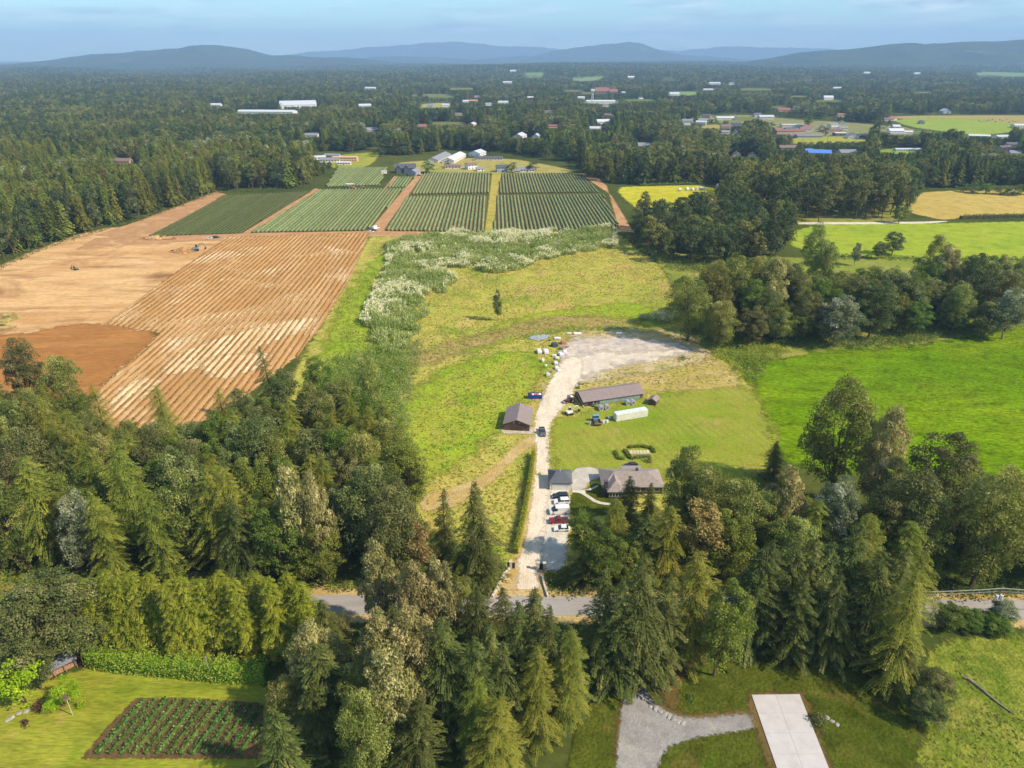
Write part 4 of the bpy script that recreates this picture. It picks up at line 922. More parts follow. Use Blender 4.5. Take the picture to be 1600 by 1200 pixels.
fill([(985, 385), (1060, 412), (1120, 420), (1228, 410), (1232, 355), (1110, 350), (1000, 352)], 11, ['far_dark', 'far_olive', 'far_dark'], (18, 25), (5, 7), 'in the grove right of the meadow', 'in the grove right of the meadow', 8, 6)
fill([(1128, 352), (1420, 342), (1425, 318), (1400, 296), (1250, 296), (1130, 300)], 12, ['far_olive', 'far_olive', 'far_olive', 'far_dark'], (27, 35), (6, 8), 'in the grove above the white track', 'in the grove above the white track', 9, 6)
fill([(-120, 425), (0, 412), (60, 386), (160, 354), (225, 340), (335, 301), (330, 290), (200, 322), (60, 355), (0, 380), (-120, 392)], 8.5, ['far_cedar', 'far_fir', 'far_cedar', 'far_dark'], (24, 30), (4.2, 5.6), 'at the wood edge along the graded soil', 'at the wood edge along the graded soil', 10, 5, seg=[(20, 'at the wood edge where it meets the left picture edge'), (80, 'at the wood edge with bare trunks, near left'), (150, 'at the wood edge above the far small machine'), (230, 'at the wood edge above the pale soil heap'), (300, 'at the wood edge by the low dark crops'), (9999, 'at the far end of the wood edge')])
fill([(335, 301), (480, 292), (488, 278), (440, 268), (330, 280)], 12, ['far_olive', 'far_dark', 'far_cedar'], (24, 30), (5.5, 7.5), 'behind the low dark crop block', 'behind the low dark crop block', 12, 6)
fill([(910, 272), (960, 290), (1118, 287), (1120, 276), (1000, 268), (900, 258)], 13, ['far_olive', 'far_cedar', 'far_dark', 'far_fir'], (22, 29), (5.5, 8), 'behind the yellow field', 'behind the yellow field', 13, 6)

# ================================================================== BUILDINGS
def M(name, rgb, rough=.7, **k): return MATS.get(name) or flat_mat(name, c(*rgb), rough, **k)
m_glass = flat_mat('window_glass', (.03, .035, .045, 1), .12, var=.1, spec=.6)
m_white = M('white_paint', (232, 228, 220), .6, var=.06)
m_wood = M('weathered_wood', (150, 124, 96), .9)
m_dkwood = M('dark_wood', (96, 76, 62), .9)

def gable_wall(L, D, hw, hr):
    return MB().prism([(-D / 2, 0), (D / 2, 0), (D / 2, hw), (0, hw + hr), (-D / 2, hw)], 'x', -L / 2, L / 2)
def gable_roof(L, D, hw, hr, ov=.5, th=.16):
    s = hr / (D / 2); e = D / 2 + ov; zl = hw - s * ov + .02; zt = hw + hr + .02
    return MB().prism([(-e, zl), (0, zt), (e, zl), (e, zl + th), (0, zt + th), (-e, zl + th)], 'x', -L / 2 - ov, L / 2 + ov)
def hip_roof(L, D, hw, hr, ov=.5, th=.18, ridge=None):
    a = L / 2 + ov; b = D / 2 + ov; rl = max(0.02, (L - D) / 2) if ridge is None else ridge
    v = [(-a, -b, hw), (a, -b, hw), (a, b, hw), (-a, b, hw), (-a, -b, hw + th), (a, -b, hw + th), (a, b, hw + th), (-a, b, hw + th), (-rl, 0, hw + th + hr), (rl, 0, hw + th + hr)]
    return MB().add(v, [(3, 2, 1, 0), (0, 1, 5, 4), (1, 2, 6, 5), (2, 3, 7, 6), (3, 0, 4, 7), (4, 5, 9, 8), (5, 6, 9), (6, 7, 8, 9), (7, 4, 8)])
def window(o, x, y, z, w, h, face, mat=None, frame=True):
    """a window in the wall that faces 'f' (-y), 'b' (+y), 'l' (-x) or 'r' (+x)"""
    def slab(w_, h_, t0, t1):
        b = MB(); sx = {'f': -1, 'b': 1, 'l': -1, 'r': 1}[face]
        lo_, hi_ = sorted((sx * t0, sx * t1))
        return b.box(x - w_ / 2, y + lo_, z - h_ / 2, x + w_ / 2, y + hi_, z + h_ / 2) if face in 'fb' else b.box(x + lo_, y - w_ / 2, z - h_ / 2, x + hi_, y + w_ / 2, z + h_ / 2)
    f = slab(w + .2, h + .2, -.02, .05).build('window', mat or m_white, o)
    slab(w, h, .0, .07).build('pane', m_glass, f)
def door(o, x, y, w, h, face, mat, nm='door'):
    b = MB()
    if face == 'f': b.box(x - w / 2, y - .07, 0, x + w / 2, y + .02, h)
    elif face == 'b': b.box(x - w / 2, y - .02, 0, x + w / 2, y + .07, h)
    elif face == 'l': b.box(x - .07, y - w / 2, 0, x + .02, y + w / 2, h)
    else: b.box(x - .02, y - w / 2, 0, x + .07, y + w / 2, h)
    return b.build(nm, mat, o)

m_brownroof = flat_mat('mauve_metal_roof', c(150, 132, 126), .55, var=.1, ribs=('X', 3.0))
m_brownwall = flat_mat('brown_sheet_wall', c(104, 82, 72), .75, var=.1, ribs=('X', 3.0))
# the brown workshop, its gable towards the road
pl, pr_ = at(788, 673), at(827, 674); Dp = 12.0; wrz = R(90 - 6)
dv = Vector((math.cos(wrz), math.sin(wrz), 0)); ctr = (pl + pr_) / 2 + dv * Dp / 2
ws = thing('workshop', 'brown gabled workshop left of the gravel drive', 'workshop', ctr, wrz)
Lw, Dw = Dp, 8.6
gable_wall(Lw, Dw, 2.7, 1.7).build('wall', m_brownwall, ws); gable_roof(Lw, Dw, 2.7, 1.7, .45).build('roof', m_brownroof, ws)
for y in (-1.0, 1.0): MB().box(-Lw / 2 - .18, y - .14, 3.1, -Lw / 2 + .02, y + .14, 3.3).build('wall_lamp', m_white, ws)
door(ws, -Lw / 2, 0, 4.2, 2.5, 'l', flat_mat('brown_door', c(86, 66, 58), .8)); door(ws, 2, -Dw / 2, 1.0, 2.1, 'f', m_white)
window(ws, -2, -Dw / 2, 1.6, 1.1, .8, 'f'); MB().tube([(0, 0, 4.38), (0, 0, 4.8)], .14, 8).build('roof_vent', m_brownroof, ws)
m_pad = flat_mat('pale_concrete_pad', c(206, 190, 170), .9, var=.15, scale=.4)
sheet('workshop_apron', [(782, 671), (835, 668), (832, 679), (786, 678)], .075, ground_mat('apron_concrete', [c(206, 188, 166), c(190, 172, 146)], s1=.2, s2=.6, s3=2, soft=.6), .6, .6, 0)
# the long barn
a_, b_ = at(912, 635.5), at(1004, 622); Lb = (b_ - a_).length; rzb = math.atan2(b_.y - a_.y, b_.x - a_.x); nv = Vector((-math.sin(rzb), math.cos(rzb), 0)); Db = 8.6
lb = thing('long_barn', 'long low barn with mauve brown roof beside the mown field', 'barn', (a_ + b_) / 2 + nv * Db / 2, rzb)
gable_wall(Lb, Db, 2.2, 1.7).build('wall', m_brownwall, lb); gable_roof(Lb, Db, 2.2, 1.7, .55).build('roof', m_brownroof, lb)
m_teal = flat_mat('faded_teal_sheet', c(140, 160, 152), .7, var=.2, ribs=('X', 2.0), dirt=c(120, 110, 96))
for k in range(6):
    x0 = -Lb / 2 + 6.2 + k * (Lb - 7.4) / 6
    MB().box(x0 + .05, -Db / 2 - .1, .15, x0 + (Lb - 7.4) / 6 - .05, -Db / 2 + .02, 1.95).build('wall_panel', m_teal, lb)
door(lb, -Lb / 2 + 3.2, -Db / 2, 3.2, 1.95, 'f', flat_mat('dark_barn_door', c(60, 50, 46), .8)); door(lb, -Lb / 2, 0, 3, 2.2, 'l', m_dkwood)
MB().box(Lb / 2 + .02, -1.2, 2.2, Lb / 2 + .5, -.2, 2.9).build('exhaust_hood', m_white, lb)
# the small shed
sh = thing('garden_shed', 'tiny brown gabled shed right of the long barn', 'shed', at(1022, 633) + Vector((0, 1.5, 0)), R(62))
gable_wall(3.6, 2.8, 1.9, .8).build('wall', m_brownwall, sh); gable_roof(3.6, 2.8, 1.9, .8, .3, .1).build('roof', m_brownroof, sh)
door(sh, -1.8, 0, .9, 1.7, 'l', m_dkwood); window(sh, 0, 1.4, 1.3, .7, .5, 'b')
# the white container
a_, b_ = at(963, 659.5), at(1012, 651); Lc = (b_ - a_).length; rzc = math.atan2(b_.y - a_.y, b_.x - a_.x); nv = Vector((-math.sin(rzc), math.cos(rzc), 0))
ct = thing('storage_container', 'long white storage container on the mown field', 'container', (a_ + b_) / 2 + nv * 1.3, rzc)
m_cont = flat_mat('container_white', c(238, 232, 214), .55, var=.08, ribs=('X', 4.0), dirt=c(206, 190, 158))
MB().box(-Lc / 2, -1.3, .12, Lc / 2, 1.3, 2.75).build('body', m_cont, ct, .03); MB().box(-Lc / 2 + .05, -1.25, 2.755, Lc / 2 - .05, 1.25, 2.82).build('roof', flat_mat('container_roof', c(214, 220, 214), .6), ct)
for s in (-1, 1): MB().box(-Lc / 2 - .05, s * .64 - .6, .25, -Lc / 2 + .01, s * .64 + .6, 2.6).build('door', m_cont, ct)
for sx in (-1, 1): MB().box(sx * Lc * .4 - .3, -1.2, 0, sx * Lc * .4 + .3, 1.2, .12).build('foot', m_wood, ct)
# the garage
m_greyshingle = flat_mat('dark_grey_shingle', c(96, 98, 104), .9, var=.14, scale=1.2)
ga = thing('garage', 'white garage with dark grey hipped roof beside the drive', 'garage', (14.3, 171.6, 0), R(-1))
MB().box(-3.1, -3.3, 0, 3.1, 3.3, 2.6).build('wall', m_white, ga); rf = hip_roof(6.2, 6.6, 2.6, 1.75, .42, .16, 1.2).build('roof', m_greyshingle, ga)
MB().tube([(0, .3, 4.3), (0, .3, 4.75)], .12, 8).build('vent', m_white, rf)
gd = door(ga, 0, -3.3, 4.9, 2.25, 'f', flat_mat('garage_door_white', c(226, 222, 214), .6), 'garage_door')
for k in range(4): MB().box(-2.42, -3.40, .06 + k * .55, 2.42, -3.372, .06 + k * .55 + .5).build('panel', m_white, gd)
window(ga, 3.1, 0, 1.5, 1.0, .8, 'r'); door(ga, -3.1, 1.4, .9, 2.0, 'l', m_white)
sheet('garage_apron', [(893, 732), (930, 730), (940, 742), (937, 748), (921, 752), (913, 765), (897, 769), (892, 765)], .075, ground_mat('yard_concrete', [c(200, 190, 176), c(186, 178, 166), c(210, 198, 182)], s1=.1, s2=.4, s3=2, soft=.4, fine=.2), .6, .4, 1)
m_path = ground_mat('path_concrete', [c(216, 206, 188), c(202, 192, 174)], s1=.2, s2=.6, s3=3, soft=.15)
sheet('house_lawn', [(893, 769), (914, 766), (936, 752), (950, 780), (990, 785), (985, 800), (900, 810), (890, 800)], .062, m_shade_tinted_lawn, .8, .6, 1)
sheet('garden_path', [(893, 766.5), (908, 767), (924, 763.5), (934, 758), (936, 760), (925, 766), (912, 769.5), (922, 776), (934, 784), (952, 787), (968, 787), (968, 790), (950, 790), (931, 787), (918, 778.5), (906, 770.5), (893, 770)], .08, m_path, .25, .15, 1)
# the house
m_shingle = flat_mat('brown_grey_shingle', c(156, 142, 132), .9, var=.16, scale=1.0, dirt=c(146, 132, 122))
m_dkwall = flat_mat('dark_house_wall', c(92, 82, 76), .8, var=.12)
ho_ = thing('house', 'low house with brown grey hipped roof and dark chimney', 'house', (35.2, 170.8, 0), 0)
MB().box(-8.6, -4.4, 0, 8.6, 4.4, 2.6).box(-7.4, -7.0, 0, -2.9, -4.39, 2.598).build('wall', m_dkwall, ho_)
rf = hip_roof(17.2, 8.8, 2.6, 2.3, .55, .16, 5.0).build('roof', m_shingle, ho_)
wg = MB(); wg.add([(-7.9, -7.5, 2.62), (-2.4, -7.5, 2.62), (-2.4, -2, 2.62), (-7.9, -2, 2.62), (-7.9, -7.5, 2.79), (-2.4, -7.5, 2.79), (-5.15, -4.4, 4.75), (-5.15, 0, 4.75), (-2.4, -2, 2.79), (-7.9, -2, 2.79)], [(0, 3, 2, 1), (0, 1, 5, 4), (4, 5, 6), (5, 8, 7, 6), (4, 6, 7, 9)])
wg.build('wing_roof', m_shingle, ho_)
m_chim = flat_mat('dark_stone', c(84, 80, 80), .9, var=.25, scale=2.5)
ch = MB().box(-8.5, -5.6, 0, -7.5, -4.6, 4.9).build('chimney', m_chim, ho_, .03); MB().box(-8.62, -5.72, 4.9, -7.38, -4.48, 5.05).build('cap', m_chim, ch)
MB().box(1.4, .3, 4.3, 2.1, 1.0, 5.7).build('chimney', m_chim, ho_)
for k in range(5): window(ho_, -6.7 + k * .85, -7.0, 1.5, .62, 1.1, 'f')
for x in (-1.0, 1.6, 4.6, 7.0): window(ho_, x, -4.4, 1.5, 1.3, 1.1, 'f')
for y in (-1.5, 1.8): window(ho_, -8.6, y, 1.5, 1.2, 1.0, 'l'); window(ho_, 8.6, y, 1.5, 1.2, 1.0, 'r')
for x in (-6, -2, 3, 6.5): window(ho_, x, 4.4, 1.5, 1.3, 1.0, 'b')
door(ho_, -8.6, .2, 1.0, 2.1, 'l', m_white)
MB().box(-2, 4.9, 2.2, 4.4, 7.3, 2.35).build('porch_roof', m_shingle, ho_)
for x in (-1.8, 1.2, 4.2): MB().box(x - .07, 7.1, 0, x + .07, 7.24, 2.2).build('post', m_wood, ho_)
# the lean-to at the lower left
a_, b_ = at(70, 1067), at(122, 1042); Ll = (b_ - a_).length; rzl = math.atan2(b_.y - a_.y, b_.x - a_.x); nv = Vector((-math.sin(rzl), math.cos(rzl), 0))
le = thing('lean_to', 'open lean-to with grey metal roof full of stacked firewood', 'shed', (a_ + b_) / 2 + nv * 1.2, rzl)
m_metal = flat_mat('grey_sheet_metal', c(172, 172, 180), .45, metal=.3, var=.1, ribs=('X', 4))
MB().hexa([(-Ll / 2 - .3, -1.5, 2.25), (Ll / 2 + .3, -1.5, 2.25), (Ll / 2 + .3, 1.5, 2.75), (-Ll / 2 - .3, 1.5, 2.75)], [(-Ll / 2 - .3, -1.5, 2.32), (Ll / 2 + .3, -1.5, 2.32), (Ll / 2 + .3, 1.5, 2.82), (-Ll / 2 - .3, 1.5, 2.82)]).build('roof', m_metal, le)
for k in range(4):
    x = -Ll / 2 + .1 + k * (Ll - .2) / 3
    for y, h in ((-1.2, 2.29), (1.2, 2.69)): MB().box(x - .07, y - .07, 0, x + .07, y + .07, h).build('post', m_wood, le)
MB().box(-Ll / 2, 1.28, 0, Ll / 2, 1.34, 2.68).build('back_wall', m_dkwood, le)
m_logend = flat_mat('split_logs', c(196, 150, 116), .9, var=.35, scale=3)
for k in range(3):
    x0 = -Ll / 2 + .25 + k * (Ll - .3) / 3; x1 = x0 + (Ll - .3) / 3 - .2; b = MB(); rr = random.Random(k)
    zz = .12
    while zz < 1.5 - .25 * k:
        xx = x0
        while xx < x1: b.tube([(xx, -.55 + rr.uniform(-.06, .06), zz), (xx, .5, zz)], .11, 6); xx += .23
        zz += .21
    o = b.build('log_pile', m_logend); o.location = le.location; o.rotation_euler.z = rzl
    tag(o, ['left', 'middle', 'right'][k] + ' pile of split firewood under the lean-to roof', 'firewood', 'firewood under the lean-to')

# ---- farther houses
RC = {'grey': (140, 140, 146), 'dark': (92, 92, 100), 'white': (212, 212, 214), 'brown': (134, 110, 96), 'red': (150, 96, 86), 'blue': (88, 138, 214), 'metal': (196, 200, 208), 'tan': (196, 164, 130), 'orange': (206, 140, 92), 'peach': (226, 180, 142)}
WC = {'white': (232, 228, 222), 'cream': (220, 206, 180), 'grey': (170, 174, 182), 'navy': (92, 98, 116), 'tan': (206, 172, 144), 'brown': (134, 108, 92), 'peach': (224, 176, 138), 'red': (152, 84, 74)}
HOUSES = []
def far_house(px, py, w, d, hw, hr, rz, wall, roof, label, cat='house', win=True, name=None, group=None):
    p = on_land(px, py); far = p.y
    o = thing(name or ('barn' if cat == 'barn' else 'house'), label, cat, p, R(rz), group or ('barns and sheds in the valley' if cat == 'barn' else 'houses in the valley'))
    mw = M('wall_' + wall, WC[wall], .7, var=.06); mr = M('roof_' + roof, RC[roof], .6, var=.08)
    gable_wall(w, d, hw, hr).build('wall', mw, o); gable_roof(w, d, hw, hr, .5, .2).build('roof', mr, o)
    if win and far < 1700:
        n = max(2, int(w / 3.2))
        for k in range(n):
            x = -w / 2 + (k + .5) * w / n
            if k == n // 2: door(o, x, -d / 2, 1.1, 2.1, 'f', m_dkwood)
            else: window(o, x, -d / 2, 1.6, 1.4, 1.1, 'f', frame=False)
            if hw > 4.4: window(o, x, -d / 2, 4.3, 1.4, 1.1, 'f', frame=False)
        for y in (-d / 4, d / 4): window(o, -w / 2, y, 1.6, 1.2, 1.1, 'l', frame=False); window(o, w / 2, y, 1.6, 1.2, 1.1, 'r', frame=False)
    HOUSES.append((p.x, p.y, max(w, d) * .6, hw + hr)); return o
# dark farmhouse with gables
fh = far_house(634, 269, 22, 11, 5.2, 4.0, 4, 'navy', 'dark', 'dark two storey farmhouse with steep gables at the crop rows')
for x in (-7, 1.5):
    g_ = MB().prism([(x - 2.6, 0), (x + 2.6, 0), (x + 2.6, 5), (x, 8.2), (x - 2.6, 5)], 'y', -8.2, -2).build('gable', M('wall_navy', WC['navy']), fh)
    MB().prism([(x - 3.1, 4.6), (x, 8.4), (x + 3.1, 4.6), (x + 3.1, 4.8), (x, 8.62), (x - 3.1, 4.8)], 'y', -8.7, -1.5).build('gable_roof', M('roof_dark', RC['dark']), fh)
    window(fh, x, -8.2, 1.8, 2.0, 1.5, 'f'); window(fh, x, -8.2, 4.8, 1.8, 1.3, 'f')
far_house(648, 273, 12, 9, 3.6, 2.6, 70, 'grey', 'grey', 'light grey garage right of the dark farmhouse', 'garage', name='farm_garage')
far_house(600, 271, 6, 3, 2.6, .3, 20, 'white', 'white', 'small white trailer left of the dark farmhouse', 'trailer', False, 'trailer')
far_house(686, 250, 62, 15, 3.6, 3.0, 80, 'cream', 'grey', 'left long poultry barn with grey ribbed roof', 'barn')
far_house(710, 250, 62, 15, 3.6, 3.0, 80, 'white', 'white', 'right long poultry barn with white roof', 'barn')
far_house(746, 243, 22, 16, 4.0, 3.0, 70, 'white', 'metal', 'short white barn right of the poultry barns', 'barn')
far_house(764, 250, 34, 9, 2.8, 1.8, 0, 'cream', 'dark', 'long low house with dark roof behind the poultry barns')
far_house(736, 264, 12, 9, 5.0, 2, 30, 'white', 'brown', 'white two storey house before the poultry barns')
far_house(708, 263, 18, 7, 2.6, 1.6, 0, 'white', 'brown', 'low white shed left of the two storey house', 'barn')
far_house(750, 267, 8, 6, 2.6, 1.6, 20, 'white', 'grey', 'small white house right of the two storey house')
far_house(784, 268, 12, 10, 5.0, 2.4, 10, 'grey', 'dark', 'grey house at the far end of the grass lane')
far_house(824, 268, 16, 9, 2.8, 2.4, 0, 'white', 'grey', 'house with wide grey roof left of the single round tree')
far_house(808, 270, 6, 5, 2.6, 1.8, 0, 'tan', 'grey', 'tiny pavilion behind the far right crop block', 'pavilion', False, 'pavilion')
far_house(812, 217, 30, 16, 5, 4, 75, 'white', 'metal', 'white gabled barn alone above the poultry barns', 'barn')
far_house(838, 217, 14, 10, 5, 3, 75, 'white', 'metal', 'narrow white barn right of the lone gabled barn', 'barn')
far_house(540, 252, 30, 10, 5.2, .6, 0, 'peach', 'peach', 'peach coloured block at the left far farm', 'building', True, 'farm_building')
far_house(516, 253, 24, 8, 3, 1.4, 5, 'white', 'grey', 'white long shed left of the peach block', 'barn')
far_house(500, 249, 14, 8, 3, 1.6, 20, 'white', 'metal', 'white shed at the left end of the left far farm', 'barn')
far_house(538, 257, 16, 6, 2.6, .8, 0, 'white', 'white', 'low white shed before the peach block', 'barn')
far_house(520, 246, 20, 8, 3, 1.6, -10, 'grey', 'grey', 'grey shed behind the left far farm', 'barn')
far_house(339, 276, 7, 7, 4, 3, 60, 'white', 'metal', 'small white gabled house in the left wood')
far_house(192, 258, 22, 10, 5, 3, 0, 'tan', 'brown', 'tan house hidden in the left wood')
far_house(466, 169, 90, 40, 9, 9, 20, 'white', 'metal', 'huge white roofed hall in the left forest', 'barn', False)
far_house(418, 179, 130, 30, 7, 3, -5, 'white', 'white', 'long bright white sheds in the left forest', 'barn', False)
far_house(338, 167, 28, 14, 5, 4, 0, 'white', 'metal', 'small white building deep in the left forest', 'building', False)
far_house(486, 215, 24, 12, 4, 3, 0, 'white', 'grey', 'white house in the forest right of the huge hall')
for px, py, w, d, hw, hr, rz, wl, rf_, lab in [
    (942, 194, 26, 14, 5, 4, 10, 'white', 'white', 'white house amid trees in the centre of the valley'), (930, 204, 20, 12, 4, 3, 0, 'white', 'metal', 'pale roof just below the white valley house'),
    (1006, 232, 18, 12, 4, 4, 0, 'grey', 'grey', 'grey roofed house in the trees left of the village'), (1047, 262, 14, 10, 4, 3, 20, 'white', 'red', 'house with red brown roof in the trees above the yellow field'),
    (940, 146, 70, 40, 8, 12, 0, 'brown', 'red', 'big hall with peaked red roof in the upper centre'), (958, 147, 40, 30, 8, 9, 0, 'brown', 'red', 'right annex of the big red roofed hall'),
    (938, 163, 110, 26, 8, 3, 0, 'white', 'white', 'long white industrial shed below the red roofed hall'), (829, 158, 26, 16, 10, 3, 0, 'red', 'white', 'red walled tall building in the upper centre'),
    (786, 163, 40, 16, 5, 4, 0, 'white', 'metal', 'white farm buildings left of the red walled building'), (733, 161, 50, 14, 5, 3, 0, 'white', 'white', 'long white shed beside the orange roof'),
    (740, 161, 34, 14, 6, 3, 0, 'tan', 'orange', 'building with orange roof in the upper valley'), (763, 166, 24, 14, 5, 4, 20, 'white', 'grey', 'pale house right of the orange roof'),
    (570, 168, 44, 18, 5, 4, 25, 'grey', 'metal', 'grey long barn in the forest at the upper left'), (697, 167, 26, 12, 5, 3, 0, 'white', 'metal', 'small white barn at the hill meadow edge'), (672, 168, 20, 12, 5, 4, 0, 'grey', 'grey', 'grey house on the hill meadow'),
    (1053, 151, 44, 20, 8, 6, 0, 'white', 'metal', 'bright white house in the upper right of centre'), (986, 123, 50, 24, 8, 6, 0, 'white', 'white', 'tiny white house high on the wooded rise'), (802, 113, 60, 24, 9, 6, 0, 'white', 'white', 'lone white speck of a house near the skyline'),
    (793, 131, 60, 20, 7, 5, 0, 'white', 'metal', 'pale long roof below the skyline house'), (579, 140, 60, 20, 6, 4, 0, 'white', 'metal', 'pale barn by the far hill meadow'), (580, 208, 20, 12, 5, 4, 20, 'grey', 'grey', 'grey roofed house in the trees above the dark farmhouse'), (908, 155, 30, 14, 5, 3, 0, 'white', 'white', 'small white shed left of the industrial shed'),
    (1116, 133, 70, 26, 8, 5, 0, 'white', 'metal', 'white houses right of the hill meadow near the skyline'), (1143, 134, 36, 20, 8, 6, 0, 'white', 'grey', 'pale house right of the white skyline houses'), (1107, 142, 60, 18, 5, 3, 0, 'white', 'white', 'low white shed below the white skyline houses'),
    (1293, 156, 40, 20, 7, 5, 0, 'white', 'white', 'white barn in the trees above the school'), (1308, 140, 50, 20, 6, 4, 0, 'white', 'metal', 'pale roof above the white barn'), (1433, 117, 70, 30, 9, 6, 0, 'white', 'white', 'white house on the right hillside'), (1354, 116, 60, 24, 8, 6, 0, 'white', 'metal', 'pale house left on the right hillside'),
    (1073, 191, 22, 12, 3.4, 2.6, 0, 'white', 'grey', 'white house at the left end of the village street'), (1098, 190, 20, 12, 3.4, 2.6, 0, 'white', 'grey', 'second white house of the village street'), (1132, 187, 36, 14, 4, 2.4, 0, 'white', 'white', 'long white building of the village street'),
    (1196, 187, 30, 16, 6, 3, 0, 'cream', 'metal', 'cream building with pale roof behind the village firs'), (1224, 175, 30, 14, 5, 4, 0, 'tan', 'red', 'tan house with reddish roof behind the village'), (1237, 199, 40, 14, 5, .8, 0, 'cream', 'white', 'long flat pale hall behind the school'),
    (1231, 213, 46, 24, 9, 2, 0, 'tan', 'red', 'tan school hall with red brown roof'), (1263, 215, 40, 14, 3.4, 1.2, 0, 'grey', 'grey', 'low grey school wing right of the red roofed hall'), (1297, 206, 36, 14, 4, 2, 0, 'tan', 'brown', 'brown roofed house row behind the round village tree'),
    (1311, 212, 18, 12, 4.4, .8, 0, 'navy', 'white', 'dark fronted flat building right of the round village tree'), (1331, 216, 20, 16, 4, 4.4, 78, 'white', 'grey', 'bright white gabled house at the sports field'), (1346, 215, 14, 10, 3.4, 3, 0, 'navy', 'dark', 'dark roofed house touching the white gabled house'),
    (1398, 209, 24, 14, 5, 3.6, 0, 'white', 'white', 'white house right of the broad black green tree'), (1418, 209, 14, 8, 3, 2, 0, 'white', 'metal', 'small pale shed right of that white house'), (1326, 242, 28, 18, 3.6, 3.2, 0, 'grey', 'grey', 'grey metal roofed barn before the paddock'),
    (1418, 236, 36, 8, 2.6, 1.2, 0, 'white', 'metal', 'long low greenhouse on the paddock'), (1230, 234, 24, 12, 3.4, 2.6, 0, 'grey', 'brown', 'brown roofed house below the sports field'), (1175, 247, 12, 10, 3.6, 3.4, 78, 'white', 'brown', 'white gable fronted house right of its twin'), (1150, 246, 14, 10, 3.6, 3.4, 78, 'white', 'brown', 'white gable fronted house left of its twin'),
    (1262, 241, 12, 10, 4, 3, 20, 'tan', 'blue', 'house with small blue roof left of the larger blue roof'), (1279, 243, 28, 14, 4, 3.4, -14, 'cream', 'blue', 'house with large bright blue roof'), (1476, 177, 30, 16, 5, 5, 78, 'white', 'white', 'white gabled house at the far edge of the east field'),
    (1529, 215, 30, 10, 3, 2, -20, 'white', 'white', 'white long shed right of the large dark tree'), (1566, 216, 26, 12, 3, 2, 10, 'white', 'metal', 'pale barn at the right edge of the east field'), (1570, 235, 20, 14, 3.4, 3, 10, 'cream', 'brown', 'house with brown hip roof at the right edge'), (1588, 243, 20, 12, 3.4, 3, -10, 'white', 'grey', 'pale house in the right hand corner cluster'), (1596, 200, 34, 14, 5, 2, 0, 'cream', 'white', 'open white barn by the bare east field'), (1125, 293, 7, 5, 2.6, 1.8, 30, 'white', 'grey', 'small white shed at the right end of the yellow field'), (1579, 229, 16, 10, 3.4, 2.6, 0, 'grey', 'dark', 'dark roofed house behind the brown hip roof')]:
    if py < 172: w *= .72; d *= .8
    far_house(px, py, w, d, hw, hr, rz, wl, rf_, lab)
rh = random.Random(4)
for k in range(34):
    px, py = (rh.uniform(1060, 1440), rh.uniform(180, 250)) if k < 22 else (rh.uniform(560, 1060), rh.uniform(140, 215))
    if 1230 < px < 1362 and 212 < py < 230: py -= 22
    far_house(px, py, rh.uniform(12, 20), rh.uniform(8, 11), rh.uniform(3, 5), rh.uniform(2, 3.4), rh.choice([0, 20, 75, -20]), rh.choice(['white', 'cream', 'white', 'grey', 'tan']), rh.choice(['grey', 'dark', 'brown', 'metal', 'grey', 'red']), 'small house half hidden by trees in the valley village' if k < 22 else 'small house half hidden in the forest of the middle valley', group='half hidden village houses' if k < 22 else 'half hidden forest houses')
# a pale tower beside the industrial shed
p = on_land(925, 164); tw = thing('tower', 'pale lattice tower beside the long white industrial shed', 'tower', p)
for s in ((-3, -3), (3, -3), (3, 3), (-3, 3)): MB().tube([(s[0], s[1], 0), (s[0] * .3, s[1] * .3, 34)], .7, 5).build('leg', m_white, tw)
MB().box(-5, -5, 34, 5, 5, 40).build('tank', m_white, tw, .6); HOUSES.append((p.x, p.y, 14, 40))

# ================================================================== THE FAR FOREST
CLEAR = [[(590, 362), (960, 356), (1000, 385), (1060, 430), (1070, 520), (590, 700)], [(-300, 480), (0, 428), (60, 392), (175, 359), (225, 368), (340, 300), (480, 294), (600, 250), (700, 234), (790, 240), (880, 258), (920, 268), (960, 290), (975, 365), (590, 365), (480, 700), (-300, 700)],
    [(955, 292), (1120, 288), (1116, 346), (985, 346)], [(1228, 346), (1425, 346), (1418, 298), (1500, 294), (1760, 292), (1760, 470), (1228, 470)], [(1385, 180), (1760, 178), (1760, 216), (1500, 216), (1400, 214)], [(1235, 212), (1360, 212), (1362, 228), (1238, 230)], [(1060, 182), (1160, 178), (1330, 190), (1440, 198), (1440, 212), (1230, 214), (1130, 194)],
    [(1370, 231), (1452, 233), (1448, 246), (1366, 244)], [(498, 242), (560, 238), (600, 233), (590, 258), (560, 266), (500, 262)], [(646, 162), (706, 159), (710, 172), (650, 176)], [(526, 146), (574, 139), (580, 146), (530, 153)], [(808, 115), (852, 114), (850, 126), (828, 128)], [(884, 123), (946, 120), (946, 128), (888, 131)], [(1092, 195), (1130, 193), (1132, 207), (1096, 207)], [(1036, 143), (1098, 142), (1098, 153), (1040, 153)], [(1520, 115), (1640, 113), (1640, 127), (1526, 127)], [(1410, 206), (1470, 204), (1535, 214), (1500, 228), (1436, 226)]]
CLEAR += EXTRA_CLEAR
CLEARW = [[on_land(x, y)[:2] for x, y in q_] for q_ in CLEAR]
rf_ = np.random.default_rng(5); PT = []
def jit(y0, y1, sp, half=.86):
    ys = np.arange(y0, y1, sp); out = []
    for y in ys:
        xs = np.arange(-half * y - 60, half * y + 60, sp); out.append(np.stack([xs + rf_.uniform(-.45, .45, len(xs)) * sp, y + rf_.uniform(-.45, .45, len(xs)) * sp], 1))
    return np.concatenate(out)
near_ = jit(330, 1500, 9.5); mid_ = jit(1500, 3000, 15); far_ = jit(3000, 5500, 25); vfar = jit(5500, 9800, 42)
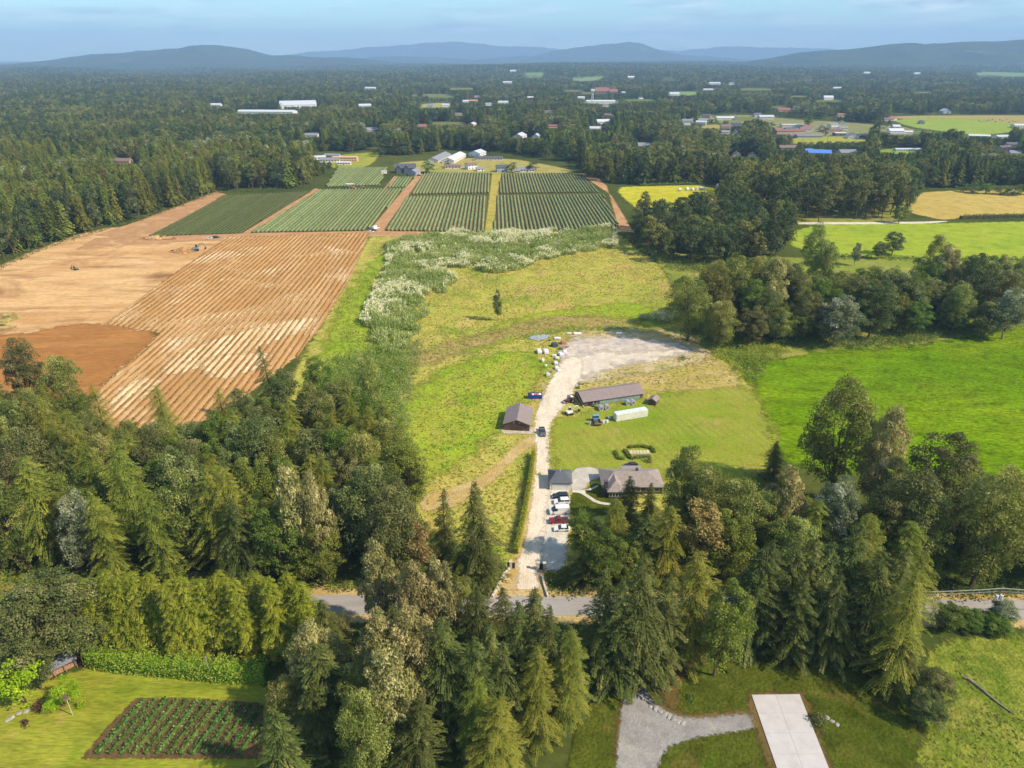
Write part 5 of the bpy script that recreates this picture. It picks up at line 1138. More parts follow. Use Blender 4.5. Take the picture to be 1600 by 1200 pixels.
Q = np.concatenate([near_, mid_, far_, vfar]); SZ = np.concatenate([np.full(len(near_), 1.), np.full(len(mid_), 1.1), np.full(len(far_), 1.3), np.full(len(vfar), 1.7)])
keep = np.ones(len(Q), bool)
for q_ in CLEARW: keep &= ~inside(Q, q_)
# only where the place is wooded this near to the camera: the left wood and what lies beyond the fields
wl_ = poly_px([(-600, 420), (-120, 385), (0, 372), (60, 350), (200, 318), (332, 288), (480, 280), (600, 245), (790, 238), (900, 255), (1000, 266), (1120, 278), (1130, 298), (1400, 296), (1420, 300), (1500, 292), (1800, 290), (2400, 286), (2400, 200), (-1400, 200)])
keep &= inside(Q, wl_) | (Q[:, 1] > 1250)
hx_ = np.array(HOUSES)
H_ = rf_.uniform(19, 28, len(Q)); TZ = terrain(Q[:, 0], Q[:, 1])
# noise decides between conifer and broadleaf stands
def vn(P, s, seed):
    r = np.random.default_rng(seed); g = r.uniform(0, 1, (64, 64)); p = P / s; i = np.floor(p).astype(int); f = p - i; f = f * f * (3 - 2 * f)
    def G(a, b): return g[(i[:, 0] + a) % 64, (i[:, 1] + b) % 64]
    return (G(0, 0) * (1 - f[:, 0]) + G(1, 0) * f[:, 0]) * (1 - f[:, 1]) + (G(0, 1) * (1 - f[:, 0]) + G(1, 1) * f[:, 0]) * f[:, 1]
stand = vn(Q, 90, 1) * .6 + vn(Q, 33, 2) * .4 + rf_.uniform(-.2, .2, len(Q))
gaps = vn(Q, 60, 7); keep &= ~((gaps < .2) & (Q[:, 1] > 900) & (Q[:, 0] > -300))
# trees that would stand before a house the photograph shows are low or missing
ppx, ppy, pd = proj(Q[:, 0], Q[:, 1], TZ + H_)
OPEN = [(1298, 221, 26), (1258, 222, 18), (1340, 221, 18), (1405, 239, 26), (1150, 189, 24), (1300, 203, 30), (1395, 205, 20), (1470, 205, 30), (1112, 200, 14), (678, 168, 22), (1068, 148, 22), (832, 121, 14), (916, 126, 22)] + [(sum(a for a, b in q_) / 5, sum(b for a, b in q_) / 5, max(a for a, b in q_) * .35 - min(a for a, b in q_) * .35) for q_ in EXTRA_CLEAR]
def open_ground(px, py, wpx): p_ = on_land(px, py); return (p_.x, p_.y, wpx * proj(p_.x, p_.y, p_.z)[2] / FPX, 1.0)
for hx, hy, hr_, hh in HOUSES + [open_ground(*q_) for q_ in OPEN]:
    hz_ = float(terrain(hx, hy)); cx_, cy_, cd = proj(hx, hy, hz_); w_ = hr_ * FPX / cd
    cyt = proj(hx, hy, hz_ + hh)[1]
    front = (Q[:, 1] < hy + hr_ + 4) & (np.abs(ppx - cx_) < w_ * .92 + 5.0 * SZ * FPX / pd) & keep
    lim = proj(hx, hy, hz_ + hh * .25)[1]
    bad = front & (ppy < lim)
    if bad.any():
        # height that keeps the tip below the wall foot
        i = np.where(bad)[0]; dz = Q[i, 1] * (SP - (600 - lim) / FPX * CP) / (CP + (600 - lim) / FPX * SP)
        hn_ = np.minimum(CAMZ - dz - TZ[i], H_[i]); H_[i] = hn_; keep[i[hn_ < 5]] = False
for x, y, r_ in PLACED: pass
PLA = np.array([(a, b) for a, b, _ in PLACED if b > 250])
i0 = np.where(keep & (Q[:, 1] < 1600))[0]
dmin = np.min(np.hypot(Q[i0, 0][:, None] - PLA[None, :, 0], Q[i0, 1][:, None] - PLA[None, :, 1]), axis=1) if len(i0) else []
keep[i0[np.asarray(dmin) < 6]] = False
Q, SZ, H_, TZ, stand = Q[keep], SZ[keep], H_[keep], TZ[keep], stand[keep]
kinds_ = [('far_fir', 3), ('far_cedar', 2), ('far_dark', 3), ('far_leafy', 3), ('far_olive', 3), ('far_silver', 1)]
left_ = Q[:, 0] < -.28 * Q[:, 1]
kk = np.select([stand < .24, stand < .34, stand < .52, stand < .64, stand < .82], [0, 1, 2, 3, 4], 5)
kk = np.where(left_ & (Q[:, 1] < 900) & (stand < .7), np.where(stand < .33, 0, 1), kk)
var_ = rf_.integers(0, 3, len(Q)); code = kk * 3 + np.array([var_[i] % kinds_[k][1] for i, k in enumerate(kk)])
# the nearest of them are things of their own
ORDER = np.argsort(Q[:, 1]); own = ORDER[:int((Q[:, 1] < 620).sum())]
own = own[np.abs(Q[own, 0]) < .80 * Q[own, 1]]
if len(own) > 230: own = own[:230]
LABK = {'far_fir': 'dark conifer', 'far_cedar': 'yellowish conifer', 'far_dark': 'dark broadleaf tree', 'far_leafy': 'green broadleaf tree', 'far_olive': 'olive green tree', 'far_silver': 'silvery tree'}
for i in own:
    k = kinds_[kk[i]][0]; side = 'in the dense wood left of the farm fields' if Q[i, 0] < 0 else 'in the wooded belt right of the farm fields'
    plant(k, Q[i, 0], Q[i, 1], H_[i], rf_.uniform(4.3, 6.2), LABK[k] + ' ' + side, LABK[k] + 's ' + side)
for k, n in kinds_:
    for v_ in range(n):
        if (k, v_) not in CROWNS: VARI[k] = v_; plant(k, 420 + 9 * v_, 700, 24, 5.5, LABK[k] + ' in the wooded belt right of the farm fields', LABK[k] + 's in the belt right of the farm fields')
rest = np.ones(len(Q), bool); rest[own] = False
print('forest points', rest.sum(), 'own', len(own), 'placed', len(PLACED))
def forest(name, label, sel):
    n = int(sel.sum()); me = bpy.data.meshes.new(name); me.vertices.add(n)
    me.vertices.foreach_set('co', np.column_stack([Q[sel], TZ[sel] - .2]).astype(np.float32).ravel())
    a = me.attributes.new('code', 'INT', 'POINT'); a.data.foreach_set('value', code[sel].astype(np.int32))
    a = me.attributes.new('turn', 'FLOAT', 'POINT'); a.data.foreach_set('value', rf_.uniform(0, 6.28, n).astype(np.float32))
    s = SZ[sel]; wv = rf_.uniform(.85, 1.25, n) * s * np.clip(H_[sel] / 20, .35, 1.1); hv = H_[sel] / 27. * np.where(s > 1.2, 1.0, 1.0)
    a = me.attributes.new('size', 'FLOAT_VECTOR', 'POINT'); a.data.foreach_set('vector', np.column_stack([wv, wv, hv]).astype(np.float32).ravel())
    me.update(); o = link(name, me); tag(o, label, 'forest', kind='stuff')
    ng = bpy.data.node_groups.new(name + '_trees', 'GeometryNodeTree'); ng.interface.new_socket('Geometry', in_out='INPUT', socket_type='NodeSocketGeometry'); ng.interface.new_socket('Geometry', in_out='OUTPUT', socket_type='NodeSocketGeometry')
    gi = ng.nodes.new('NodeGroupInput'); go = ng.nodes.new('NodeGroupOutput'); jn = ng.nodes.new('GeometryNodeJoinGeometry')
    def attr(nm, ty):
        q_ = ng.nodes.new('GeometryNodeInputNamedAttribute'); q_.data_type = ty; q_.inputs[0].default_value = nm
        return [s_ for s_ in q_.outputs if s_.enabled and s_.name == 'Attribute'][0]
    ca, ta, sa = attr('code', 'INT'), attr('turn', 'FLOAT'), attr('size', 'FLOAT_VECTOR')
    cb = ng.nodes.new('ShaderNodeCombineXYZ'); ng.links.new(ta, cb.inputs[2]); er = ng.nodes.new('FunctionNodeEulerToRotation'); ng.links.new(cb.outputs[0], er.inputs[0])
    for cd_ in np.unique(code[sel]):
        kn = kinds_[cd_ // 3][0]; src = CROWNS[(kn, int(cd_ % 3))]
        oi = ng.nodes.new('GeometryNodeObjectInfo'); oi.transform_space = 'ORIGINAL'; oi.inputs['Object'].default_value = src; oi.inputs['As Instance'].default_value = True
        cmp_ = ng.nodes.new('FunctionNodeCompare'); cmp_.data_type = 'INT'; cmp_.operation = 'EQUAL'
        ins_ = [s_ for s_ in cmp_.inputs if s_.enabled]; ng.links.new(ca, ins_[0]); ins_[1].default_value = int(cd_)
        ip = ng.nodes.new('GeometryNodeInstanceOnPoints'); ng.links.new(gi.outputs[0], ip.inputs['Points']); ng.links.new(cmp_.outputs[0], ip.inputs['Selection']); ng.links.new(oi.outputs['Geometry'], ip.inputs['Instance']); ng.links.new(er.outputs[0], ip.inputs['Rotation']); ng.links.new(sa, ip.inputs['Scale'])
        ng.links.new(ip.outputs[0], jn.inputs[0])
    ng.links.new(jn.outputs[0], go.inputs[0])
    md = o.modifiers.new('trees', 'NODES'); md.node_group = ng; return o
forest('far_forest', 'dense mixed forest covering the valley behind the farm fields', rest)

# ================================================================== GROUND COVER
def bushes_np(cen, rad, hgt, per, leaf, seed):
    """leafy mounds: leaves on and in flattened domes"""
    r = np.random.default_rng(seed); C = []; A = []; N = []; T = []
    for (x, y), ra, h in zip(cen, rad, hgt):
        n = max(8, int(per * ra * ra)); d = unit(r.normal(0, 1, (n, 3))); d[:, 2] = np.abs(d[:, 2]); f = r.uniform(.6, 1.1, n)
        sub = unit(np.abs(r.normal(0, 1, (6, 3))) * np.array([1, 1, 1]) * r.choice([-1, 1], (6, 3))); sub[:, 2] = np.abs(sub[:, 2]); f *= .75 + .3 * (d @ sub.T).max(1)
        C.append(np.array([x, y, 0]) + d * f[:, None] * np.array([ra, ra, h])); N.append(d + r.normal(0, .5, (n, 3))); A.append(r.normal(0, 1, (n, 3)))
        T.append(np.clip(r.beta(2, 2) * .8 + r.normal(.1, .15, n), 0, 1))
    C, A, N, T = map(np.concatenate, (C, A, N, T)); m = len(C)
    return C, A, N, leaf * r.uniform(.6, 1.4, m), leaf * .6 * r.uniform(.6, 1.3, m), T
def thicket(name, label, poly, spacing, rr_, hh, mat, seed, per=16, leaf=.55, px=True):
    r = np.random.default_rng(seed); P = scatter(poly_px(poly) if px else poly, spacing, seed)
    ra = r.uniform(*rr_, len(P)); h = ra * r.uniform(*hh, len(P))
    C, A, N, L, W, T_ = bushes_np(P, ra, h, per, leaf, seed)
    return tag(link(name, leaf_mesh(name, C, A, N, L, W, T_, mat)), label, 'bushes', kind='stuff')
m_bram = leaf_mat('bramble_leaf', c(84, 120, 30, .88), c(122, 150, 48, .88), c(160, 172, 80, .88), trans=.3)
m_dkbush = leaf_mat('understorey_leaf', c(58, 80, 30, .88), c(90, 112, 44, .88), c(128, 140, 66, .88), trans=.3)
m_weed = leaf_mat('tall_weed_leaf', c(112, 132, 62, .95), c(150, 160, 92, .95), c(186, 186, 134, .95), trans=.42)
m_plume = leaf_mat('pale_plume', c(196, 190, 146, .95), c(232, 226, 192, .95), trans=.35)
m_rustbush = leaf_mat('dry_brush', c(120, 96, 52, .88), c(150, 124, 68, .88), c(126, 136, 60, .88), trans=.3)
thicket('bramble_thicket', 'bright green bramble bank between gravel yard and bright pasture', [(1100, 540), (1130, 528), (1190, 540), (1240, 548), (1200, 562), (1190, 592), (1165, 598), (1140, 570)], 2.4, (1.6, 2.6), (.7, 1.1), m_bram, 31)
thicket('understorey_bushes', 'green bushes under the mid tree line at the pasture edge', [(1190, 540), (1330, 546), (1420, 540), (1500, 526), (1600, 506), (1720, 498), (1720, 488), (1600, 494), (1480, 512), (1330, 528), (1200, 530), (1080, 518), (1075, 505), (1060, 525), (1110, 545)], 3.0, (1.6, 2.8), (.7, 1.3), m_dkbush, 32)
thicket('understorey_bushes', 'green bushes along the grove right of the meadow', [(975, 372), (1000, 368), (1060, 402), (1230, 408), (1245, 420), (1160, 428), (1060, 424), (1040, 420)], 3.6, (1.5, 3), (.7, 1.2), m_dkbush, 33, per=8, leaf=.8)
thicket('understorey_bushes', 'green bushes at the meadow edge of the left wood', [(560, 560), (620, 540), (640, 570), (620, 640), (640, 720), (650, 790), (610, 780), (590, 690), (540, 640), (500, 600), (520, 560)], 3.0, (1.6, 3.2), (.8, 1.4), m_bram, 34, per=13)
thicket('understorey_bushes', 'undergrowth between the left wood and the road', [(-120, 925), (200, 930), (550, 928), (560, 905), (300, 902), (-120, 895)], 2.6, (1.4, 2.4), (.8, 1.3), m_dkbush, 35)
thicket('understorey_bushes', 'undergrowth between the right wood and the road', [(860, 925), (880, 930), (1000, 930), (1300, 934), (1720, 936), (1720, 905), (1400, 905), (1000, 905), (880, 895), (856, 890)], 2.6, (1.3, 2.4), (.7, 1.2), m_dkbush, 36)
thicket('understorey_bushes', 'undergrowth between the gate and the left firs', [(640, 920), (700, 930), (765, 930), (790, 890), (785, 850), (700, 850), (640, 860)], 2.4, (1.2, 2.2), (.7, 1.2), m_bram, 37)
thicket('understorey_bushes', 'undergrowth on the near roadside below the road', [(500, 985), (1440, 985), (1440, 1000), (1000, 1010), (940, 1030), (700, 1030), (500, 1020)], 2.6, (1.2, 2.2), (.7, 1.2), m_dkbush, 38)
thicket('ditch_brush', 'brown and green brush along the ditch across the meadow', [(650, 568), (700, 538), (770, 522), (830, 503), (900, 494), (990, 498), (1000, 506), (930, 512), (850, 514), (790, 528), (730, 546)], 4.0, (.6, 1.5), (.5, 1.0), m_rustbush, 39, per=14, leaf=.45)
thicket('ditch_brush', 'green weeds on the bank north of the gravel yard', [(810, 530), (840, 518), (900, 510), (1000, 510), (1070, 520), (1100, 535), (1090, 530), (1000, 520), (900, 516), (850, 524)], 2.4, (.7, 1.5), (.5, 1.0), m_bram, 40, per=16, leaf=.45)
thicket('meadow_weeds', 'weedy hummocks left of the workshop', [(640, 700), (720, 640), (780, 640), (785, 680), (740, 720), (690, 750), (650, 760)], 5.0, (.7, 1.8), (.4, .8), m_bram, 41, per=16, leaf=.45)
thicket('edge_bushes', 'shrubs at the foot of the left wood edge', [(-120, 434), (0, 424), (60, 394), (160, 362), (225, 344), (335, 304), (480, 295), (480, 291), (335, 300), (220, 340), (60, 388), (-120, 426)], 3.4, (1, 2.2), (.6, 1.1), m_dkbush, 42, per=6, leaf=.8)
thicket('edge_bushes', 'shrubs along the lower pasture beyond the mid tree line', [(1250, 404), (1420, 408), (1600, 410), (1720, 405), (1720, 398), (1600, 402), (1420, 402), (1250, 398)], 4, (1.4, 2.8), (.5, .9), m_dkbush, 43, per=7, leaf=.8)

# tall weeds with pale plumes
WEED = [(594, 386), (640, 372), (720, 366), (800, 366), (880, 364), (950, 356), (966, 362), (966, 386), (900, 398), (850, 408), (810, 424), (770, 430), (716, 418), (690, 424), (718, 440), (700, 458), (665, 466), (672, 490), (655, 520), (640, 545), (610, 560), (585, 545), (560, 500), (575, 470), (590, 440), (605, 415)]
def weeds():
    r = np.random.default_rng(77); P = scatter(poly_px(WEED), .9, 77, .6); sd = sdist(P, [p for p in poly_px(WEED)])
    ok_ = (sd > 7 * vn(P, 5, 31) - 2) & (vn(P, 6, 12) * .6 + vn(P, 2.5, 13) * .4 > .3); P = P[ok_]; sd = sd[ok_]
    n = len(P); hgt = 5.2 * r.uniform(.75, 1.2, n) * (.4 + .75 * vn(P, 6, 3)) * (.7 + .3 * smooth(0, 5, sd)); white = vn(P, 22, 9) * .75 + vn(P, 6, 4) * .35 + .22 * (sd < 4) + r.uniform(-.12, .12, n)
    far_part = smooth(330, 300, P[:, 1]); white = white - .25 * far_part
    k = 7; i = np.repeat(np.arange(n), k); C = np.column_stack([P[i] + r.normal(0, .42, (n * k, 2)), hgt[i] * r.uniform(.2, .95, n * k)])
    A = np.column_stack([r.normal(0, .45, (n * k, 2)), np.ones(n * k)]); N = r.normal(0, .6, (n * k, 3)) + np.array([.7, -.4, .7])
    g = link('tall_weeds', leaf_mesh('tall_weeds', C, A, N, r.uniform(.8, 1.5, n * k), r.uniform(.3, .6, n * k), np.clip(vn(P, 9, 5)[i] * .6 + r.normal(.1, .2, n * k), 0, 1), m_weed))
    tag(g, 'tall grey green weeds in a band between crop rows and meadow', 'weeds', kind='stuff')
    s = np.where(white > .74)[0]; k = 6; i = np.repeat(s, k); m = len(i)
    C = np.column_stack([P[i] + r.normal(0, .3, (m, 2)), hgt[i] * r.uniform(.9, 1.15, m)]); A = np.column_stack([r.normal(.25, .3, m), r.normal(0, .3, m), np.ones(m)]); N = r.normal(0, 1, (m, 3)) + np.array([.9, -.6, .6])
    g = link('weed_plumes', leaf_mesh('weed_plumes', C, A, N, r.uniform(.5, 1.0, m), r.uniform(.25, .45, m), r.uniform(0, 1, m), m_plume))
    tag(g, 'pale plumes on the band of tall weeds', 'weeds', kind='stuff')
weeds()
thicket('scrub', 'grey green scrub running from the tall weeds down to the left wood', [(575, 545), (640, 530), (664, 540), (650, 590), (640, 640), (645, 720), (610, 710), (585, 650), (540, 615), (505, 595), (530, 560)], 2.6, (1.2, 2.6), (.9, 1.6), m_weed, 62, per=16, leaf=.5)
thicket('meadow_bushes', 'bright green bushes between the tilled field and the tall weeds', [(520, 560), (520, 500), (545, 460), (580, 420), (600, 420), (580, 470), (570, 510), (600, 570), (640, 560), (640, 600), (580, 620)], 3.4, (1.0, 2.4), (.5, 1.0), m_bram, 61, per=9, leaf=.6)
# the plume shrub at the right end of the ditch and shrubs along the left meadow border
for px, py, ra, h, lab in [(1035, 502, 7, 5.5, 'large shrub with pale plumes at the right end of the ditch'), (1005, 500, 2, 3, 'small plume shrub left of the large one at the ditch')]:
    p = at(px, py); r = np.random.default_rng(int(px)); o = thing('plume_shrub', lab, 'shrub', p)
    cen = r.normal(0, ra * .42, (14, 2)); C, A, N, L, W, T_ = bushes_np(cen, r.uniform(.25, .45, 14) * ra, np.full(14, h) * r.uniform(.6, 1, 14), 14, .6, int(px))
    link('foliage', leaf_mesh('foliage', C, A, N, L, W, T_, m_weed), o)
    n = 420; a = r.uniform(0, 6.28, n); q_ = r.uniform(0, 1, n) ** .5 * ra * .9
    C = np.stack([np.cos(a) * q_, np.sin(a) * q_, h * (1.0 - .45 * (q_ / ra) ** 2) * r.uniform(.75, 1.02, n)], 1)
    link('plumes', leaf_mesh('plumes', C, np.column_stack([r.normal(0, .3, (n, 2)), np.ones(n)]), r.normal(0, 1, (n, 3)) + np.array([.5, -.6, .4]), r.uniform(.6, 1.1, n), r.uniform(.25, .5, n), r.uniform(0, 1, n), m_plume), o)

# grass tufts over the meadow and pasture edges
def tufts(name, label, poly, spacing, h, cols, seed, minpatch=.0, w=.5):
    r = np.random.default_rng(seed); P = scatter(poly_px(poly), spacing, seed, .9)
    if minpatch: P = P[(vn(P, 17, seed) * .6 + vn(P, 5, seed + 1) * .4 + r.uniform(-.15, .15, len(P))) > minpatch]
    for ex in NO_GRASS: P = P[~inside(P, ex)]
    n = len(P); k = 3; i = np.repeat(np.arange(n), k); hs = h * r.uniform(.5, 1.5, n)
    C = np.column_stack([P[i] + r.normal(0, w * .5, (n * k, 2)), hs[i] * .4]); A = np.column_stack([r.normal(0, 1, (n * k, 2)), np.full(n * k, .45)]); N = r.normal(0, .3, (n * k, 3)) + np.array([.4, -.15, 1.8])
    t = np.clip(vn(P, 12, seed + 3) * .7 + r.normal(.1, .2, n), 0, 1)
    m = leaf_mat(name + '_blades', *[c(*q_, 1.2) for q_ in cols], trans=.35)
    return tag(link(name, leaf_mesh(name, C, A, N, hs[i] * 1.1, w * r.uniform(.6, 1.4, n * k), t[i], m)), label, 'grass', kind='stuff')
NO_GRASS = [poly_px(q_) for q_ in ([(803, 932), (808, 882), (826, 780), (836, 700), (832, 680), (836, 650), (866, 584), (880, 556), (892, 528), (1000, 522), (1100, 540), (1100, 552), (1000, 568), (925, 590), (888, 632), (858, 664), (856, 735), (892, 732), (935, 730), (1040, 732), (1042, 785), (890, 800), (884, 892), (846, 932)], [(780, 634), (840, 634), (836, 682), (780, 680)], [(898, 606), (1010, 600), (1036, 615), (1036, 640), (1014, 660), (905, 645)], [(838, 679), (795, 704), (735, 752), (662, 774), (690, 802), (775, 750), (840, 694)])]
tufts('meadow_grass', 'rough yellow green grass of the meadow', [(590, 368), (960, 362), (990, 385), (1050, 430), (1070, 500), (1130, 545), (1160, 600), (1040, 612), (905, 606), (858, 664), (856, 745), (900, 860), (790, 905), (690, 830), (640, 780), (620, 700), (560, 640), (450, 630), (505, 510), (548, 430)], 1.35, .34, [(134, 150, 52), (172, 172, 74), (204, 184, 108)], 51, .40)
tufts('dry_stalks', 'dry brown stalks scattered through the meadow', [(590, 368), (960, 362), (990, 385), (1050, 430), (1070, 500), (1130, 545), (1160, 600), (1040, 606), (920, 600), (858, 664), (840, 745), (790, 900), (690, 830), (640, 780), (620, 700), (560, 640)], 2.2, .4, [(168, 138, 86), (198, 168, 112), (222, 206, 156)], 52, .56)
tufts('pasture_grass', 'lush grass tussocks on the bright pasture', [(1168, 592), (1205, 560), (1300, 548), (1420, 542), (1600, 510), (1700, 505), (1700, 760), (1450, 740), (1270, 730), (1190, 690)], 1.7, .3, [(92, 122, 10), (122, 146, 18), (150, 164, 40)], 53, .42)
tufts('rough_grass', 'tussocks on the rough pasture at the lower right', [(1445, 1004), (1600, 996), (1740, 990), (1740, 1240), (1430, 1240), (1455, 1100)], .8, .4, [(110, 126, 40), (140, 144, 58), (170, 158, 86)], 54, .45, .35)

# ================================================================== HEDGES AND GARDEN
def hedge(name, label, pts, w, h, mk, seed, step=.35, px=True, leaf=.3, group=None, cat='hedge'):
    pts = [at(*q_) if px else Vector(q_) for q_ in pts]; r = np.random.default_rng(seed); o = thing(name, label, cat, pts[0], 0, group)
    C = []; N = []
    for a, b in zip(pts[:-1], pts[1:]):
        L = (b - a).length; d = (b - a) / L; s = Vector((-d.y, d.x, 0)); n = int(L / step * 16 * h)
        t = r.uniform(0, 1, n) * L; a_ = r.uniform(0, math.pi, n); bx = np.clip(np.cos(a_) * 1.5, -1, 1) * w / 2; bz = np.clip(np.sin(a_) * 1.35, 0, 1) * h * (.88 + .09 * np.sin(t * 2.1) + .10 * np.sin(t * .83 + seed) + r.normal(0, .04, n)) * r.uniform(.25, 1.0, n) ** .45
        bx = bx * r.uniform(.85, 1.15, n)
        C.append(np.stack([a.x + d.x * t + s.x * bx, a.y + d.y * t + s.y * bx, bz], 1) - np.array([pts[0].x, pts[0].y, 0]))
        N.append(np.stack([s.x * np.cos(a_), s.y * np.cos(a_), np.sin(a_) + .3], 1) + r.normal(0, .4, (n, 3)))
    C = np.concatenate(C); N = np.concatenate(N); n = len(C)
    link('foliage', leaf_mesh('foliage', C, r.normal(0, 1, (n, 3)), N, leaf * r.uniform(.7, 1.5, n), leaf * .7 * r.uniform(.7, 1.4, n), np.clip(r.normal(.5, .22, n), 0, 1), LM[mk] if mk in LM else mk), o)
    core = MB()
    for a, b in zip(pts[:-1], pts[1:]):
        L = (b - a).length; d = (b - a) / L; s = Vector((-d.y, d.x, 0)) * w * .36; a2 = a - pts[0]; b2 = b - pts[0]
        core.hexa([a2 - s, b2 - s, b2 + s, a2 + s], [q_ + Vector((0, 0, h * .6)) for q_ in (a2 - s, b2 - s, b2 + s, a2 + s)])
    core.build('branches', LM[mk] if mk in LM else mk, o); return o
hedge('driveway_hedge', 'narrow clipped hedge along the left side of the drive', [(806, 866), (817, 815), (827, 762), (834, 712)], 1.1, 2.8, 'cypress', 1)
hedge('clipped_hedge', 'bright green clipped lower hedge at the lawn edge', [(142, 1034), (180, 1042), (240, 1048), (300, 1054), (360, 1060), (418, 1060)], 3.4, 5.4, m_bram, 2, step=.45, leaf=.34)
hedge('field_hedge', 'dark clipped hedge on the golden field at the right edge', [(1500, 342), (1560, 340), (1640, 339)], 3, 3.5, 'dark', 3, step=2.2, leaf=.8)
hedge('field_hedge', 'low hedge between the yellow field and the wood', [(1000, 291), (1060, 289), (1118, 287)], 4, 3, 'leafy', 4, step=3, leaf=.9)
for k, (px, py, Rm) in enumerate([(1505, 300, 6), (1522, 302, 6.5), (1540, 303, 6.5), (1562, 304, 7.5), (1582, 305, 7), (1600, 304, 7.5)]):
    p = at(px, py); plant('far_leafy', p.x, p.y, 7.5 + (k % 3), Rm, nth(k + 1) + ' rounded orchard tree from the left above the golden field', 'orchard trees above the golden field')
for px, py, H, Rm, mk, lab in [(140, 1030, 3.2, 2.0, 'purple', 'round dark purple shrub at the left end of the clipped hedge'), (63, 1108, 2.4, 1.6, 'purple', 'maroon shrub left of the birdhouse pole'), (40, 1133, 1.5, 1.0, 'purple', 'small maroon shrub at the bottom edge'), (46, 1106, 1.6, .9, 'lime', 'yellow flowering shrub at the left border bed'), (1280, 1130, 2.0, 2.2, 'dark', 'dark low shrub right of the concrete slab'), (1078, 1093, 1.4, 1.3, 'leafy', 'small green shrub beside the lower drive'), (1015, 722, 2.6, 1.5, 'dark', 'dark round shrub behind the house'), (124, 1106, 1.8, 1.2, 'lime', 'low green plants beside the birdhouse pole'), (850, 574, 1.6, 1.3, 'lime', 'bright green weed clump among the bulk bags'), (1067, 562, 1.8, 2.0, 'silver', 'grey green shrub at the right end of the gravel yard'), (965, 788, 1.0, 1.6, 'leafy', 'low green shrub before the house front'), (843, 742, 1.3, .8, 'lime', 'small light shrub beside the driveway hedge')]:
    p = at(px, py); o = thing('shrub', lab, 'shrub', p); r = np.random.default_rng(int(px * 3)); n = 6
    C, A, N, L, W, T_ = bushes_np(r.normal(0, Rm * .35, (n, 2)), np.full(n, Rm * .62), np.full(n, H) * r.uniform(.7, 1, n), 60 if Rm < 3 else 30, .32, int(px))
    link('foliage', leaf_mesh('foliage', C, A, N, L, W, T_, LM[mk]), o); MB().tube([(0, 0, 0), (0, 0, H * .6)], [.08, .04], 5).build('stem', m_bark, o)
# vegetable rows
m_veg = leaf_mat('vegetable_leaf', c(62, 84, 36, .88), c(92, 116, 54, .88), c(128, 144, 84, .88), trans=.3)
GP = [(172, 1138), (214, 1094), (300, 1094), (408, 1102), (406, 1180), (140, 1180)]
FDs, FPs = FD, FPn
gd_ = (at(219, 1088) - at(178, 1134)).normalized(); FD = Vector((gd_.x, gd_.y, 0)).normalized(); FPn = Vector((FD.y, -FD.x, 0))
vr = clip_rows(poly_px(GP), 2.1)
for k, (a, b) in enumerate(vr):
    L = float(np.linalg.norm(b - a)); o = link('vegetable_row', crop_row_mesh(L, 300 + k, m_veg, .75, 1.0, 22, .55, .8)); o.location = (a[0], a[1], .07); o.rotation_euler.z = math.atan2(-FD.x, FD.y)
    tag(o, nth(k + 1) + ' vegetable row from the left in the front garden plot', 'vegetable row', 'rows of the front garden plot')
FD, FPn = FDs, FPs
# raised bed and berry hedges behind the house
p = at(999, 709); o = thing('raised_bed', 'long raised bed with pale board frame behind the house', 'garden bed', p, R(2))
m_board = flat_mat('pale_boards', c(206, 190, 150), .85)
for y in (-1.0, 1.0): MB().box(-3.3, y - .06, 0, 3.3, y + .06, .7).build('board', m_board, o)
for x in (-3.3, 3.3): MB().box(x - .06, -.94, 0, x + .06, .94, .7).build('board', m_board, o)
for k in range(6): MB().box(-3.1 + k * 1.06, -.9, .62, -3.1 + k * 1.06 + .9, .9, .72).build('cover_board', m_board, o)
for q_, lab in (([(961, 706), (966, 717), (976, 718)], 'low dark berry hedge at the left of the garden beds'), ([(976, 704), (984, 716), (990, 718)], 'dark berry hedge beside the raised bed'), ([(992, 716), (1004, 715), (1016, 714)], 'green plant row before the raised bed'), ([(982, 700), (1000, 698), (1018, 701), (1022, 708)], 'green plant row behind the raised bed')):
    hedge('berry_hedge', lab, q_, 1.2, 1.0, 'leafy', len(lab), leaf=.35, group='berry hedges of the back garden')

# ================================================================== GATE, WALLS, POLES
m_stone = flat_mat('pale_stone', c(206, 196, 182), .9, var=.2, scale=3)
m_black = flat_mat('black_metal', (.012, .012, .014, 1), .45, var=.05)
for px, py, lab in ((798, 889, 'pale stone gate pillar left of the drive'), (840.5, 890.5, 'pale stone gate pillar at the right drive edge'), (850.5, 891, 'outer pale stone gate pillar right of the drive')):
    o = thing('gate_pillar', lab, 'pillar', at(px, py), 0, 'gate pillars'); MB().box(-.32, -.32, 0, .32, .32, 2.3).build('shaft', m_stone, o, .03); MB().box(-.42, -.42, 2.3, .42, .42, 2.45).build('cap', m_stone, o, .03)
for (xa, xb, py), lab in (((792.5, 796, 888.5), 'black gate panel left of the left pillar'), ((800, 804.5, 889), 'black gate panel right of the left pillar'), ((842.5, 848.5, 890.7), 'black gate panel between the two right pillars')):
    a, b = at(xa, py), at(xb, py); w = b.x - a.x; o = thing('gate_panel', lab, 'gate', (a + b) / 2, 0, 'black gate panels')
    for x in (-w / 2 + .04, w / 2 - .04): MB().box(x - .04, -.04, 0, x + .04, .04, 2.0).build('stile', m_black, o)
    for z in (.25, 1.9): MB().box(-w / 2 + .081, -.03, z, w / 2 - .081, .03, z + .08).build('rail', m_black, o)
    MB().box(-w / 2 + .082, -.015, .331, w / 2 - .082, .015, 1.899).build('infill', m_black, o)
